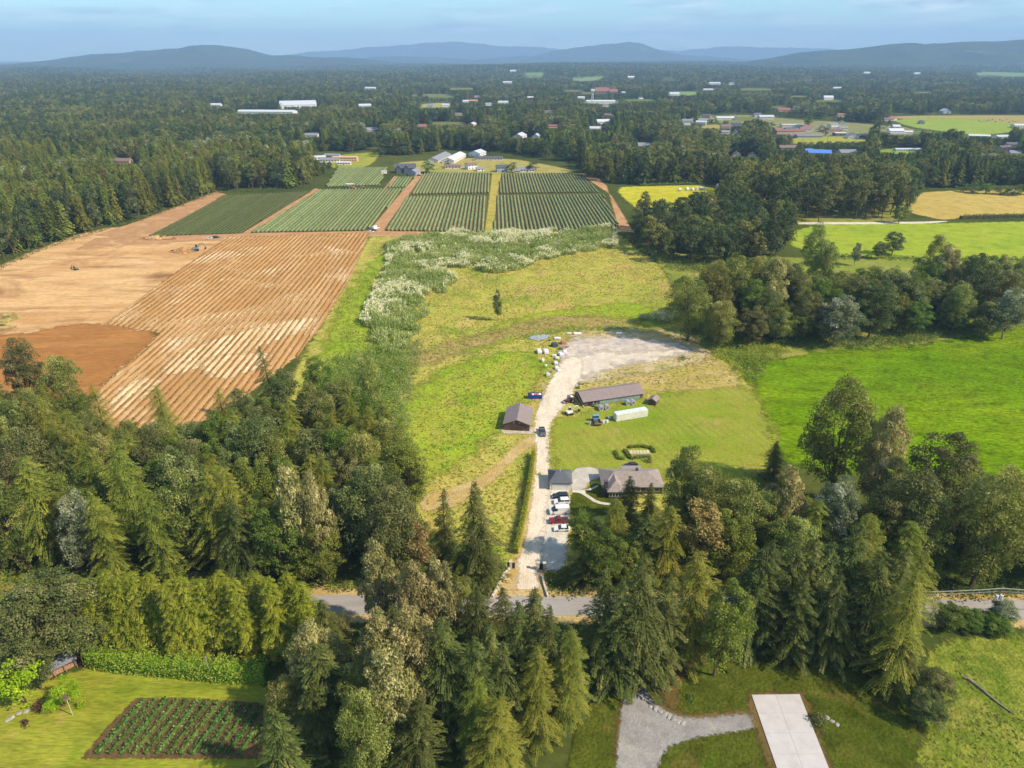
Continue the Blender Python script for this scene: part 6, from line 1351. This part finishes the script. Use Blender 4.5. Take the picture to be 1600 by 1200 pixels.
def low_wall(lab, pts, h, w):
    P = [at(*q_) for q_ in pts]; o = thing('retaining_wall', lab, 'wall', P[0])
    k = 0
    for a, b in zip(P[:-1], P[1:]):
        n = max(2, int((b - a).length / .9)); d = (b - a) / n; s = Vector((-d.y, d.x, 0)).normalized() * w / 2
        for i in range(n):
            u0 = a - P[0] + d * (i + .03); u1 = a - P[0] + d * (i + .97); hh = h * random.Random(k).uniform(.85, 1.1); k += 1
            MB().hexa([u0 - s, u1 - s, u1 + s, u0 + s], [q_ + Vector((0, 0, hh)) for q_ in (u0 - s, u1 - s, u1 + s, u0 + s)]).build('stone', m_stone, o, .05)
low_wall('pale stone wall flaring left of the driveway mouth', [(796, 890), (786, 900), (778, 918), (769, 934)], .7, .5)
low_wall('pale stone wall flaring right of the driveway mouth', [(847, 902), (850, 915), (856, 934)], .7, .5)
m_pole = flat_mat('grey_pole_wood', c(150, 138, 122), .9, var=.2)
o = thing('utility_pole', 'bare grey pole standing before the clipped hedge', 'pole', at(331, 1066)); MB().tube([(0, 0, 0), (0, 0, 7.2)], [.16, .12], 8).build('shaft', m_pole, o); MB().box(-.2, -.02, 6.9, .2, .14, 7.1).build('bracket', m_metal, o)
MB().tube([(-.14, -.14, 0), (-.14, -.14, 2.2)], .07, 6).build('guy_guard', flat_mat('yellow_guard', c(220, 190, 30), .5), o)
o = thing('utility_pole', 'bare brown pole at the meadow edge of the left wood', 'pole', at(601, 764)); MB().tube([(0, 0, 0), (0, 0, 10)], [.24, .17], 8).build('shaft', m_bark, o); MB().box(-.5, -.05, 9.3, .5, .05, 9.42).build('crossarm', m_bark, o)
pp = at(1546, 968); o = thing('power_pole', 'road side power pole with two white transformers and wires', 'power pole', pp)
MB().tube([(0, 0, 0), (0, 0, 9.6)], [.18, .12], 8).build('shaft', m_pole, o); MB().box(-1.2, -.06, 9.0, 1.2, .06, 9.14).build('crossarm', m_pole, o)
for x in (-.5, .55): t_ = MB().tube([(x, -.1, 6.1), (x, -.1, 7.3)], [.33, .33], 10).build('transformer', flat_mat('transformer_white', c(232, 232, 232), .4), o); MB().tube([(x, -.1, 7.3), (x, -.1, 7.55)], .07, 6).build('bushing', m_pole, t_)
m_wire = flat_mat('wire_metal', c(190, 190, 186), .5)
for k, (y, z) in enumerate(((0, 9.55), (.0, 9.2), (0, 8.2), (0, 7.9))):
    for sx in (-1, 1):
        xe = sx * 46; pts = [(xe * t, y + (k - 1.5) * .25, z - 1.1 * (1 - (2 * t - 1) ** 2)) for t in np.linspace(0, 1, 10)]
        MB().tube(pts, .035, 4).build('wire', m_wire, o)
# fallen log, dead tree, bench, birdhouse, boulders
a, b = at(1511, 1062), at(1584, 1118); d = b - a; o = thing('fallen_log', 'fallen grey tree trunk lying on the rough pasture', 'log', a)
pts = [d * t + Vector((.15 * math.sin(t * 7), .1 * math.cos(t * 5), .28)) for t in np.linspace(0, 1, 7)]; MB().tube(pts, [.34, .3, .28, .25, .22, .18, .1], 8).build('trunk', m_bark_pale, o)
for k in range(5): MB().tube([(0, 0, .3), (random.uniform(-.9, .2), random.uniform(-.6, .9), random.uniform(.3, 1.1))], [.12, .05], 5).build('root', m_bark_pale, o)
p = at(1484, 895); o = thing('dead_tree', 'bare brown dead tree with broken branches in the right wood', 'tree', p); MB().tube([(0, 0, 0), (.2, 0, 5), (.9, 0, 9), (2.0, 0, 13)], [.38, .3, .22, .05], 7).build('trunk', m_bark, o)
for q_ in ([(.3, 0, 5.5), (-1.4, .2, 7.4), (-2.2, 0, 9.4)], [(.5, 0, 6.8), (1.9, -.4, 8.2), (3.0, 0, 8.6)], [(.7, 0, 8), (-.4, .3, 9.6), (-.6, .2, 11)], [(.2, 0, 4), (1.6, -.5, 3.6), (2.6, -.8, 2.6)]): MB().tube(q_, [.14, .09, .03], 5).build('branch', m_bark, o)
o = thing('garden_bench', 'pale bench in deep shade behind the side lawn', 'bench', at(1336, 1022), R(-20))
MB().box(-.9, -.2, .42, .9, .25, .47).build('seat', m_white, o); MB().box(-.9, .26, .5, .9, .3, .95).build('backrest', m_white, o)
for x in (-.8, .8):
    for y in (-.15, .2): MB().box(x - .04, y - .04, 0, x + .04, y + .04, .42).build('leg', m_white, o)
p = at(114, 1118); o = thing('birdhouse', 'birdhouse on a tall pale post in the garden bed', 'birdhouse', p, R(20)); MB().box(-.06, -.06, 0, .06, .06, 4.6).build('post', m_board, o); MB().box(-.35, -.35, 4.6, .35, .35, 5.2).build('box', m_wood, o)
MB().prism([(-.5, 5.18), (.5, 5.18), (0, 5.55)], 'x', -.45, .45).build('roof', m_dkwood, o); MB().tube([(0, -.36, 4.95), (0, -.33, 4.95)], .1, 8).build('entrance', m_black, o)
import bmesh as _bm
def rock_mesh(seed):
    bm = _bm.new(); _bm.ops.create_icosphere(bm, subdivisions=2, radius=1); r = random.Random(seed)
    for v in bm.verts: v.co *= r.uniform(.82, 1.15); v.co.z = max(v.co.z, -.35) * .75
    me = bpy.data.meshes.new('boulder'); bm.to_mesh(me); bm.free(); me.materials.append(m_rock); return me
m_rock = flat_mat('grey_rock', c(168, 160, 150), .95, var=.3, scale=2)
rocks = [rock_mesh(k) for k in range(4)]
for k, (px, py, s) in enumerate([(1016, 1104, .5), (1024, 1109, .6), (1031, 1113, .55), (1038, 1117, .65), (1045, 1121, .6), (1052, 1125, .7), (1059, 1128, .6), (1067, 1131, .55), (1292, 1122, .5), (1300, 1128, .5), (1308, 1133, .45), (18, 1122, .6), (30, 1115, .5), (42, 1112, .55), (12, 1126, .5)]):
    o = link('boulder', rocks[k % 4]); o.location = at(px, py); o.scale = (s * 1.2, s, s); o.rotation_euler.z = k
    tag(o, nth(k + 1) + ' grey boulder from the left along the curve of the lower drive' if k < 8 else nth(k - 7) + ' pale boulder away from the concrete slab' if k < 11 else 'grey boulder edging the left border bed', 'boulder', 'boulders of the lower drive' if k < 8 else 'boulders by the slab' if k < 11 else 'boulders of the border bed')

# ================================================================== VEHICLES
m_tyre = flat_mat('tyre_rubber', (.015, .015, .016, 1), .9); m_rim = flat_mat('wheel_rim', c(170, 170, 174), .35, metal=.5); m_lamp = flat_mat('lamp_glass', c(230, 230, 226), .2); m_tail = flat_mat('tail_lamp', c(150, 24, 20), .3); m_trim = flat_mat('dark_trim', (.03, .03, .032, 1), .6)
def paint(name, rgb, rough=.28):
    return MATS.get(name) or flat_mat(name, c(*rgb), rough, var=.04, spec=.6)
def wheel(o, x, y, r_, w):
    t_ = MB().tube([(x, y - w / 2, r_), (x, y + w / 2, r_)], r_, 14).build('wheel', m_tyre, o); MB().tube([(x, y - w / 2 - .01, r_), (x, y + w / 2 + .01, r_)], r_ * .6, 10).build('rim', m_rim, t_)
def vehicle(name, label, cat, loc, rz, kind, L, W, H, pm, group=None):
    """side profile swept across the width; glasshouse tapering to the roof; wheels, lamps, bumpers"""
    o = thing(name, label, cat, loc, rz, group); h = L / 2; w = W / 2; bz = {'van': 1.15, 'pickup': 1.1, 'suv': 1.02, 'car': .92}[kind]
    prof = [(-h, .35), (h - .05, .32), (h, .6), (h - .12, bz - .18), (h - L * .24, bz), (-h + .06, bz), (-h, bz - .1)]
    if kind == 'van': prof = [(-h, .35), (h - .05, .32), (h, .62), (h - .1, bz - .1), (h - L * .16, bz + .1), (-h + .03, bz + .1), (-h, bz)]
    if kind == 'pickup': prof = [(-h, .45), (h - .05, .42), (h, .7), (h - .1, bz - .12), (h - L * .25, bz), (-h + .04, bz), (-h, bz - .06)]
    MB().prism(prof, 'y', -w, w).build('body', pm, o, .07)
    x0, x1, x2, x3 = {'suv': (-h + .1, h - L * .25, -h + .45, h - L * .42), 'car': (-h + .35, h - L * .27, -h + 1.0, h - L * .46), 'van': (-h + .04, h - L * .14, -h + .1, h - L * .30), 'pickup': (-h + L * .36, h - L * .26, -h + L * .41, h - L * .42)}[kind]
    z0 = bz + (.1 if kind == 'van' else 0) - .02; zt = H - .07; k = .86 if kind != 'van' else .93
    lo_ = [(x0, -w * .95, z0), (x1, -w * .95, z0), (x1, w * .95, z0), (x0, w * .95, z0)]; hi_ = [(x2, -w * k, zt), (x3, -w * k, zt), (x3, w * k, zt), (x2, w * k, zt)]
    if kind == 'van':
        MB().hexa([(x0, -w * .97, z0), (x3 - .5, -w * .97, z0), (x3 - .5, w * .97, z0), (x0, w * .97, z0)], [(x2, -w * .94, zt), (x3 - .5, -w * .94, zt), (x3 - .5, w * .94, zt), (x2, w * .94, zt)]).build('cargo_body', pm, o, .06)
        lo_ = [(x3 - .498, -w * .95, z0), (x1, -w * .95, z0), (x1, w * .95, z0), (x3 - .498, w * .95, z0)]; hi_ = [(x3 - .498, -w * .92, zt - .02), (x3, -w * .92, zt - .02), (x3, w * .92, zt - .02), (x3 - .498, w * .92, zt - .02)]
    MB().hexa(lo_, hi_).build('glasshouse', m_glass, o)
    e = .03; MB().hexa([(x2 - e, -w * k - e, zt + .002), (x3 + e, -w * k - e, zt + .002), (x3 + e, w * k + e, zt + .002), (x2 - e, w * k + e, zt + .002)], [(x2 + .1, -w * k + .1, H), (x3 - .1, -w * k + .1, H), (x3 - .1, w * k - .1, H), (x2 + .1, w * k - .1, H)]).build('roof', pm, o)
    if kind in ('suv', 'car'):
        for xm in ((x0 + x1) / 2 - .1,):
            for s in (-1, 1): MB().hexa([(xm - .06, s * w * .962 - .012, z0), (xm + .06, s * w * .962 - .012, z0), (xm + .06, s * w * .962 + .012, z0), (xm - .06, s * w * .962 + .012, z0)], [(xm - .06, s * w * (k + .01) - .012, zt), (xm + .06, s * w * (k + .01) - .012, zt), (xm + .06, s * w * (k + .01) + .012, zt), (xm - .06, s * w * (k + .01) + .012, zt)]).build('pillar', pm, o)
    if kind == 'pickup': MB().box(-h + .12, -w + .14, bz - .02, x0 - .08, w - .14, bz + .012).build('cargo_bed', m_trim, o)
    wr = .36 if kind != 'pickup' else .4
    for x in (h - L * .19, -h + L * .2):
        for s in (-1, 1): wheel(o, x, s * (w - .08), wr, .22)
    for s in (-1, 1):
        MB().box(h - .14, s * (w - .28) - .16, bz - .36, h - .02, s * (w - .28) + .16, bz - .2).build('headlight', m_lamp, o); MB().box(-h - .015, s * (w - .18) - .1, bz - .36, -h + .08, s * (w - .18) + .1, bz - .12).build('tail_light', m_tail, o)
        MB().box(x1 - .32, s * (w + .1) - .09, bz - .02, x1 - .2, s * (w + .1) + .09, bz + .14).build('mirror', m_trim, o)
    MB().box(h - .06, -w + .12, .34, h + .03, w - .12, .52).build('bumper', m_trim, o); MB().box(-h - .03, -w + .12, .36, -h + .06, w - .12, .54).build('bumper', m_trim, o)
    return o
RP = 'vehicles parked in a row below the garage'
vehicle('parked_car', 'dark blue grey car parked nearest the garage', 'car', at(875.5, 777.5), R(182), 'suv', 4.7, 1.85, 1.62, paint('paint_dark', (44, 50, 62)), RP)
vehicle('parked_car', 'white estate car parked second from the garage', 'car', at(877.5, 786), R(184), 'suv', 4.7, 1.85, 1.65, paint('paint_white', (238, 236, 232)), RP)
vehicle('parked_van', 'white delivery van parked in the middle of the row', 'van', at(873.5, 801.5), R(186), 'van', 5.6, 2.0, 2.35, paint('paint_white', (238, 236, 232)), RP)
vehicle('parked_pickup', 'dark red pickup parked right below the white van', 'pickup truck', at(873, 816), R(184), 'pickup', 5.3, 1.95, 1.8, paint('paint_red', (140, 28, 34)), RP)
vehicle('parked_car', 'white hatchback parked farthest from the garage', 'car', at(877.5, 828.5), R(182), 'car', 4.4, 1.78, 1.5, paint('paint_white', (238, 236, 232)), RP)
vehicle('pickup_truck', 'grey pickup standing on the drive beside the workshop', 'pickup truck', at(847.5, 677), R(-86), 'pickup', 5.5, 1.95, 1.85, paint('paint_grey', (96, 94, 92)))
# blue flatbed truck
o = thing('flatbed_truck', 'old blue flatbed truck left of the white container', 'truck', at(932, 661), R(95)); pb = paint('paint_sky_blue', (96, 160, 206), .5)
MB().box(.9, -1.1, .6, 2.6, 1.1, 1.5).build('cab_base', pb, o, .06); MB().hexa([(1.0, -1.0, 1.5), (2.4, -1.0, 1.5), (2.4, 1.0, 1.5), (1.0, 1.0, 1.5)], [(1.1, -.95, 2.2), (2.0, -.95, 2.2), (2.0, .95, 2.2), (1.1, .95, 2.2)]).build('cab_windows', m_glass, o); MB().box(.95, -1.05, 2.2, 2.1, 1.05, 2.32).build('cab_roof', pb, o, .04)
MB().box(-2.6, -1.15, .75, .85, 1.15, .9).build('flatbed', m_dkwood, o); MB().box(-2.6, -1.15, .9, -2.5, 1.15, 1.4).build('tailboard', m_wood, o)
for s in (-1, 1): MB().box(-2.5, s * 1.1 - .05, .9, .85, s * 1.1 + .05, 1.35).build('sideboard', paint('paint_deep_blue', (40, 62, 120)), o)
for x in (-1.8, 1.8):
    for s in (-1, 1): wheel(o, x, s * 1.0, .45, .28)
def excavator(label, loc, rz, pm, sc=1.0):
    o = thing('excavator', label, 'excavator', loc, rz, None, (sc, sc, sc))
    for s in (-1, 1): t_ = MB().prism([(-1.3, .15), (-1.05, 0), (1.05, 0), (1.3, .15), (1.3, .55), (1.05, .7), (-1.05, .7), (-1.3, .55)], 'y', s * .95 - .22, s * .95 + .22).build('track', m_tyre, o); MB().tube([(-.9, s * .95 - .24, .35), (-.9, s * .95 + .24, .35)], .22, 10).build('sprocket', m_rim, t_)
    MB().box(-1.3, -1.0, .85, 1.0, 1.0, 1.6).build('housing', pm, o, .08); MB().box(-.5, -.5, .6, .5, .5, .86).build('turntable', m_trim, o)
    cb_ = MB().hexa([(.0, .2, 1.6), (1.0, .2, 1.6), (1.0, 1.0, 1.6), (.0, 1.0, 1.6)], [(.1, .25, 2.7), (.8, .25, 2.7), (.8, .95, 2.7), (.1, .95, 2.7)]).build('cab', m_glass, o); MB().box(.05, .2, 2.7, .85, 1.0, 2.78).build('roof', pm, cb_)
    MB().tube([(.9, -.2, 1.5), (2.2, -.2, 3.2), (3.6, -.2, 3.0)], [.24, .24, .18], 4).build('boom', pm, o); MB().tube([(3.5, -.2, 3.1), (4.2, -.2, 1.4)], [.17, .13], 4).build('stick', pm, o); MB().tube([(1.3, -.2, 1.3), (2.3, -.2, 2.7)], .07, 6).build('ram', m_rim, o)
    MB().prism([(3.9, 1.4), (4.5, 1.4), (4.5, .8), (4.1, .45), (3.6, .6)], 'y', -.6, .2).build('bucket', m_trim, o); return o
excavator('white and red excavator beside the long barn', at(889.5, 647.5), R(25), paint('paint_offwhite', (226, 220, 210), .5), .95)
excavator('small grey excavator at the edge of the graded soil', at(306, 392), R(20), paint('paint_steel', (120, 122, 126), .5), 1.5)
excavator('far small machine working in the middle of the graded soil', at(119, 422), R(160), paint('paint_olive', (120, 116, 84), .6), .9)
def tractor(label, loc, rz, pm, sc=1.0):
    o = thing('tractor', label, 'tractor', loc, rz, None, (sc, sc, sc))
    MB().box(-.3, -.4, .7, 2.0, .4, 1.35).build('hood', pm, o, .08); MB().box(-1.1, -.6, .7, -.3, .6, 1.3).build('rear_body', pm, o, .06); MB().hexa([(-1.1, -.7, 1.3), (-.1, -.7, 1.3), (-.1, .7, 1.3), (-1.1, .7, 1.3)], [(-1.0, -.6, 2.3), (-.2, -.6, 2.3), (-.2, .6, 2.3), (-1.0, .6, 2.3)]).build('cab', m_glass, o); MB().box(-1.15, -.75, 2.3, -.1, .75, 2.42).build('cab_roof', m_lamp, o, .04)
    for s in (-1, 1): wheel(o, -.8, s * .95, .8, .42); wheel(o, 1.5, s * .7, .45, .28); MB().box(-1.5, s * .95 - .22, 1.62, -.1, s * .95 + .22, 1.7).build('mudguard', pm, o)
    MB().tube([(1.3, 0, 1.35), (1.3, 0, 2.1)], .05, 6).build('exhaust', m_trim, o); MB().box(2.2, -.8, .3, 2.8, .8, .8).build('loader_bucket', m_rim, o); [MB().tube([(.2, s * .5, 1.3), (1.7, s * .6, 1.5), (2.3, s * .6, .6)], .07, 5).build('loader_arm', pm, o) for s in (-1, 1)]
    return o
tractor('dark red tractor at the left end of the long barn', at(890.5, 628.5), R(200), paint('paint_red', (140, 28, 34)))
tractor('orange machine working between the far left crop blocks', at(549, 295.5), R(0), paint('paint_orange', (226, 140, 40), .5), 1.7)
tractor('small orange tractor right of the orange machine in the crops', at(566, 295.5), R(180), paint('paint_orange', (226, 140, 40), .5), 1.1)
o = thing('canopy', 'white canopy on legs over the orange machine', 'canopy', at(547, 294.8)); MB().box(-4, -2, 4.6, 4, 2, 4.8).build('top', m_white, o)
for x in (-3.8, 3.8):
    for y in (-1.8, 1.8): MB().box(x - .08, y - .08, 0, x + .08, y + .08, 4.6).build('leg', m_rim, o)
vehicle('parked_van', 'white van parked where the farm lanes cross', 'van', at(587, 358), R(60), 'van', 6.5, 2.2, 2.6, paint('paint_white', (238, 236, 232)))
vehicle('parked_car', 'white car beside the van at the farm lane crossing', 'car', at(580, 363.5), R(10), 'car', 4.6, 1.8, 1.5, paint('paint_white', (238, 236, 232)))
vehicle('parked_car', 'dark car at the farm lane crossing', 'car', at(584, 361), R(40), 'suv', 4.6, 1.8, 1.6, paint('paint_dark', (44, 50, 62)))
vehicle('parked_car', 'red car at the light grey farm garage', 'car', at(655, 275), R(20), 'suv', 5.0, 2.0, 1.8, paint('paint_red', (140, 28, 34)))
vehicle('parked_car', 'dark car at the end of the graded soil lane', 'car', at(338, 372), R(30), 'suv', 4.6, 1.8, 1.7, paint('paint_dark', (44, 50, 62)))
vehicle('parked_car', 'white car at the end of the graded soil lane', 'car', at(327, 373.5), R(10), 'car', 4.4, 1.8, 1.5, paint('paint_white', (238, 236, 232)))
vehicle('parked_car', 'dark car behind the house porch', 'car', at(986, 729.5), R(185), 'car', 4.4, 1.78, 1.5, paint('paint_dark', (44, 50, 62)))
# open waste container and what lies in it
p = at(836, 621.5); o = thing('waste_container', 'blue open waste container left of the gravel drive', 'container', p, R(1)); pbl = paint('paint_container_blue', (28, 66, 150), .5)
MB().box(-2.6, -1.1, .15, 2.6, 1.1, .3).build('floor', pbl, o)
for y in (-1.1, 1.04):
    w_ = MB().box(-2.6, y, .302, 2.6, y + .06, 1.7).build('side', pbl, o)
    for k in range(7): MB().box(-2.4 + k * .78, y - (.06 if y < 0 else -.062), .32, -2.32 + k * .78, y + (-.002 if y < 0 else .12), 1.6).build('rib', pbl, w_)
for x in (-2.6, 2.54): MB().box(x, -1.038, .302, x + .06, 1.038, 1.7).build('end', pbl, o)
for k, (x, y, col, lab) in enumerate([(-1.8, .1, (60, 70, 110), 'dark bag at the left in the blue waste container'), (-.9, -.2, (220, 210, 220), 'white bag left of the red one in the waste container'), (0, .2, (214, 96, 84), 'red heap in the middle of the waste container'), (.8, -.2, (206, 120, 110), 'pinkish bag right of the red heap'), (1.7, .1, (236, 232, 230), 'large white bag at the right in the waste container')]):
    bm = rock_mesh(40 + k); bm.materials.clear(); bm.materials.append(flat_mat('bag_%d' % k, c(*col), .6)); q_ = link('rubbish_bag', bm); q_.location = p + Vector((x, y, 1.35)); q_.scale = (.62, .75, .75); tag(q_, lab, 'bag', 'bags in the waste container')
# drums by the long barn
m_silver = flat_mat('silver_drum_metal', c(206, 204, 204), .4, metal=.4, var=.15)
for k, (px, py, lab) in enumerate([(938.5, 641, 'silver drum of the left pair before the long barn, left one'), (947.8, 639.5, 'silver drum of the left pair before the long barn, right one'), (980.5, 632.5, 'silver drum of the right pair before the long barn, left one'), (988.5, 632, 'silver drum of the right pair before the long barn, right one')]):
    o = thing('drum', lab, 'drum', at(px, py), R(17), 'silver drums before the long barn'); MB().tube([(0, -.7, .95), (0, .9, .95)], .95, 18).build('shell', m_silver, o); MB().tube([(0, -.74, .95), (0, -.69, .95)], .6, 14).build('end_plate', m_rim, o); MB().tube([(0, -.78, .95), (0, -.73, .95)], .2, 10).build('hub', m_trim, o)
o = thing('frame_machine', 'grey machine frame left of the silver drums', 'machine', at(931, 636.5), R(-30)); [MB().tube([(x, 0, .1), (x + .6, 0, 1.9)], .12, 6).build('post', m_silver, o) for x in (-1.6, -.4, .8)]; MB().tube([(-1.2, 0, 1.2), (1.8, 0, 1.5)], .14, 6).build('beam', m_silver, o); MB().box(-1.8, -.5, 0, 1.6, .5, .14).build('skid', m_trim, o)
a, b = at(901, 624), at(913, 638); d = b - a; o = thing('leaning_beam', 'long pale beam leaning at the left end of the long barn', 'beam', a); MB().tube([(0, 0, 2.2), (d.x, d.y, .15)], .16, 4).build('timber', m_board, o)
for px, py, lab in ((921, 663, 'grey crate left of the blue truck'), (942, 661, 'white tank right of the blue truck'), (948, 660.5, 'second white tank right of the blue truck'), (952, 655, 'grey barrel pair at the container door')):
    o = thing('tank', lab, 'tank', at(px, py), R(random.uniform(0, 90))); MB().tube([(0, 0, .12), (0, 0, 1.1)], [.55, .55], 10).build('shell', m_silver if 'grey' in lab else m_white, o); MB().tube([(0, 0, 1.1), (0, 0, 1.22)], .2, 8).build('cap', m_trim, o); MB().box(-.6, -.6, 0, .6, .6, .115).build('pallet', m_wood, o)
# stacked goods left of the gravel yard
def bulk_bag(label, px, py, w, d, h, rz, col, grp='wrapped pallets and bags by the gravel yard'):
    o = thing('pallet_load', label, 'pallet load', at(px, py), R(rz), grp); m = M('wrap_%d_%d_%d' % col, col, .55, var=.12)
    for y in (-d / 2 + .1, 0, d / 2 - .1): MB().box(-w / 2, y - .06, 0, w / 2, y + .06, .12).build('pallet_runner', m_wood, o)
    MB().box(-w / 2, -d / 2, .122, w / 2, d / 2, h).build('load', m, o, min(.12, h * .2)); MB().box(-w * .3, -d * .3, h + .002, w * .3, d * .3, h + .07).build('top_sheet', m, o, .02)
for a_ in [('big white wrapped stack left of the gravel yard, left half', 842.5, 551, 1.9, 3.4, 1.3, 8, (236, 230, 230)), ('big white wrapped stack left of the gravel yard, right half', 853, 551.5, 1.9, 3.4, 1.4, 8, (240, 232, 230)), ('small white bag below the big wrapped stacks', 848, 565, 1.1, 1.1, 1.2, 20, (238, 234, 234)), ('small white bag second below the wrapped stacks', 852.5, 573, 1.1, 1.1, .9, -10, (240, 234, 230)), ('pale stone pallet at the lower end of the goods', 856, 587, 1.6, 1.8, 1.1, 10, (206, 204, 200)), ('little blue grey box beside the pale stone pallet', 861, 582, .9, .8, .8, 5, (120, 130, 150)),
    ('dark blue tarped heap at the top of the goods', 866.5, 541, 2.6, 2.4, 1.6, 15, (62, 72, 92)), ('rust red load right of the dark tarped heap', 880, 537, 2.0, 2.4, 1.4, 10, (190, 120, 96)), ('white sheet load behind the dark tarped heap', 871, 530, 2.8, 1.6, .9, -5, (240, 236, 232)), ('flat white slab stack at the far bank', 889, 522, 2.2, 1.2, .7, -3, (226, 218, 210)), ('long flat white slab stack at the far bank', 902, 522.5, 3.4, 1.8, .8, -3, (238, 230, 230)), ('lone flat white board on the bank above the gravel yard', 967, 521, 2.8, 1.6, .4, 3, (240, 238, 234)),
    ('bluish white stack right in the goods', 876, 555, 1.8, 2.2, 1.2, 25, (226, 230, 240)), ('white box stack at the gravel side', 882.5, 552, 1.5, 2.2, 1.3, 0, (242, 240, 238)), ('pale pink load in the middle of the goods', 866, 557, 1.9, 1.4, .9, 0, (230, 216, 212)), ('cream load below the bluish stack', 870.5, 561, 1.6, 1.5, .9, -15, (236, 228, 204)), ('grey white load with tilted top', 868, 569, 1.5, 1.6, 1.1, 15, (228, 226, 226)), ('white tall load second from the lower end', 869.5, 576.5, 1.3, 2.2, 1.1, 0, (238, 236, 234)), ('white low load near the gravel edge', 873.5, 580, 1.6, 1.2, .8, 12, (240, 234, 226)), ('purple dark bundle between the loads', 876, 546, 2.0, 1.0, .6, -8, (96, 70, 90)), ('brown timber bundle at the gravel edge', 886, 543, 1.8, .8, .5, 20, (132, 98, 80)), ('grey board lying above the waste container', 848.5, 601, 1.6, 1.0, .25, 10, (176, 166, 160))]:
    bulk_bag(*a_)
sheet('stone_heap', [(823, 527), (842, 523), (862, 523), (856, 529), (838, 534)], .1, ground_mat('blue_gravel', [c(150, 158, 162), c(168, 172, 172), c(136, 146, 150)], s1=.2, s2=.5, s3=2, soft=1.2), .8, 1.2)
def heap(label, px, py, rx, ry, h, mat, seed):
    bm = _bm.new(); _bm.ops.create_uvsphere(bm, u_segments=24, v_segments=12, radius=1); r = random.Random(seed)
    for v in bm.verts: v.co.z = max(v.co.z, -.05); k = 1 + .14 * math.sin(v.co.x * 5 + seed) + r.uniform(-.06, .06); v.co.x *= rx * k; v.co.y *= ry * k; v.co.z *= h * k * (1 - .3 * math.hypot(v.co.x / rx, v.co.y / ry) ** 2)
    me = bpy.data.meshes.new('soil_heap'); bm.to_mesh(me); bm.free(); me.materials.append(mat); o = link('soil_heap', me); o.location = at(px, py); tag(o, label, 'soil heap')
heap('orange soil heap left of the small grey excavator', 287, 393, 9, 6, 2.6, m_soil, 1); heap('pale soil heap at the far edge of the graded soil', 248, 373, 14, 5, 2.4, m_soil, 2); heap('grey rubble heap at the left picture edge', 2, 500, 6, 10, 2.2, m_brush, 3); heap('dark rubble heap below the one at the left edge', -2, 516, 6, 7, 1.8, m_brush, 4)
# bales, cattle, lamp masts
for k, (px, py) in enumerate([(1062, 298.5), (1073, 297.5), (1081, 298.5), (1089, 297.5), (1094, 296.5), (1100, 297)]):
    o = link('hay_bale', MB().tube([(-.9, 0, .95), (-.8, 0, .95), (.8, 0, .95), (.9, 0, .95)], [.7, 1.0, 1.0, .7], 14).mesh('hay_bale', m_white)); o.location = at(px, py); o.rotation_euler.z = k * .5; o.scale = (1.5, 1.5, 1.5)
    tag(o, nth(k + 1) + ' white wrapped hay bale from the left on the yellow field', 'bale', 'wrapped bales on the yellow field')
def cow_mesh(mat):
    b = MB(); b.tube([(-1.0, 0, 1.15), (-.8, 0, 1.1), (-.2, 0, 1.02), (.5, 0, 1.08), (.85, 0, 1.2), (1.2, 0, 1.3), (1.5, 0, 1.2), (1.7, 0, 1.05)], [.12, .34, .38, .36, .26, .16, .17, .09], 10)
    for x in (-.7, .6):
        for y in (-.2, .2): b.tube([(x, y, .95), (x - .05, y, .5), (x, y, .02)], [.14, .08, .06], 6)
    b.tube([(-1.05, 0, 1.2), (-1.15, 0, .6)], [.04, .03], 5)
    for s in (-1, 1): b.tube([(1.35, s * .1, 1.33), (1.32, s * .3, 1.35)], [.06, .02], 5)
    return b.mesh('cow', mat)
cws = [cow_mesh(flat_mat('cow_brown', c(96, 70, 58), .9)), cow_mesh(flat_mat('cow_black', c(52, 48, 48), .9)), cow_mesh(flat_mat('cow_pale', c(190, 176, 160), .9))]
for k in range(18):
    px = 1530 + k * 3.5 + random.uniform(-1, 1); py = 190 + random.uniform(-2.5, 2.5); o = link('cow', cws[k % 3]); o.location = at(px, py); o.rotation_euler.z = random.uniform(0, 6); o.scale = (1.4,) * 3
    tag(o, ['brown', 'black', 'pale'][k % 3] + ' cow in the herd on the bare east field', 'cow', ['brown', 'black', 'pale'][k % 3] + ' cows of the herd')
for k, px in enumerate((1233, 1253, 1291, 1336)):
    o = thing('lamp_mast', nth(k + 1) + ' thin tall lamp mast from the left at the sports field', 'lamp mast', at(px, 229 - (k % 2) * 2), 0, 'lamp masts of the sports field'); MB().tube([(0, 0, 0), (0, 0, 17)], [.35, .2], 6).build('mast', m_rim, o); MB().box(-1.2, -.2, 16.6, 1.2, .2, 17.4).build('lamp_head', m_white, o)

# ================================================================== the air
m_haze = bpy.data.materials.new('air'); m_haze.use_nodes = True; hn = m_haze.node_tree; hn.nodes.clear()
pv = hn.nodes.new('ShaderNodeVolumePrincipled'); pv.inputs['Color'].default_value = (.42, .66, 1.0, 1)
pv.inputs['Density'].default_value = 9.0e-5; pv.inputs['Anisotropy'].default_value = 0.0
ho = hn.nodes.new('ShaderNodeOutputMaterial'); hn.links.new(pv.outputs[0], ho.inputs['Volume'])
hz = MB().box(-25600, -1000, -40, 25600, 25800, 900).build('haze', m_haze); tag(hz, kind='stuff')
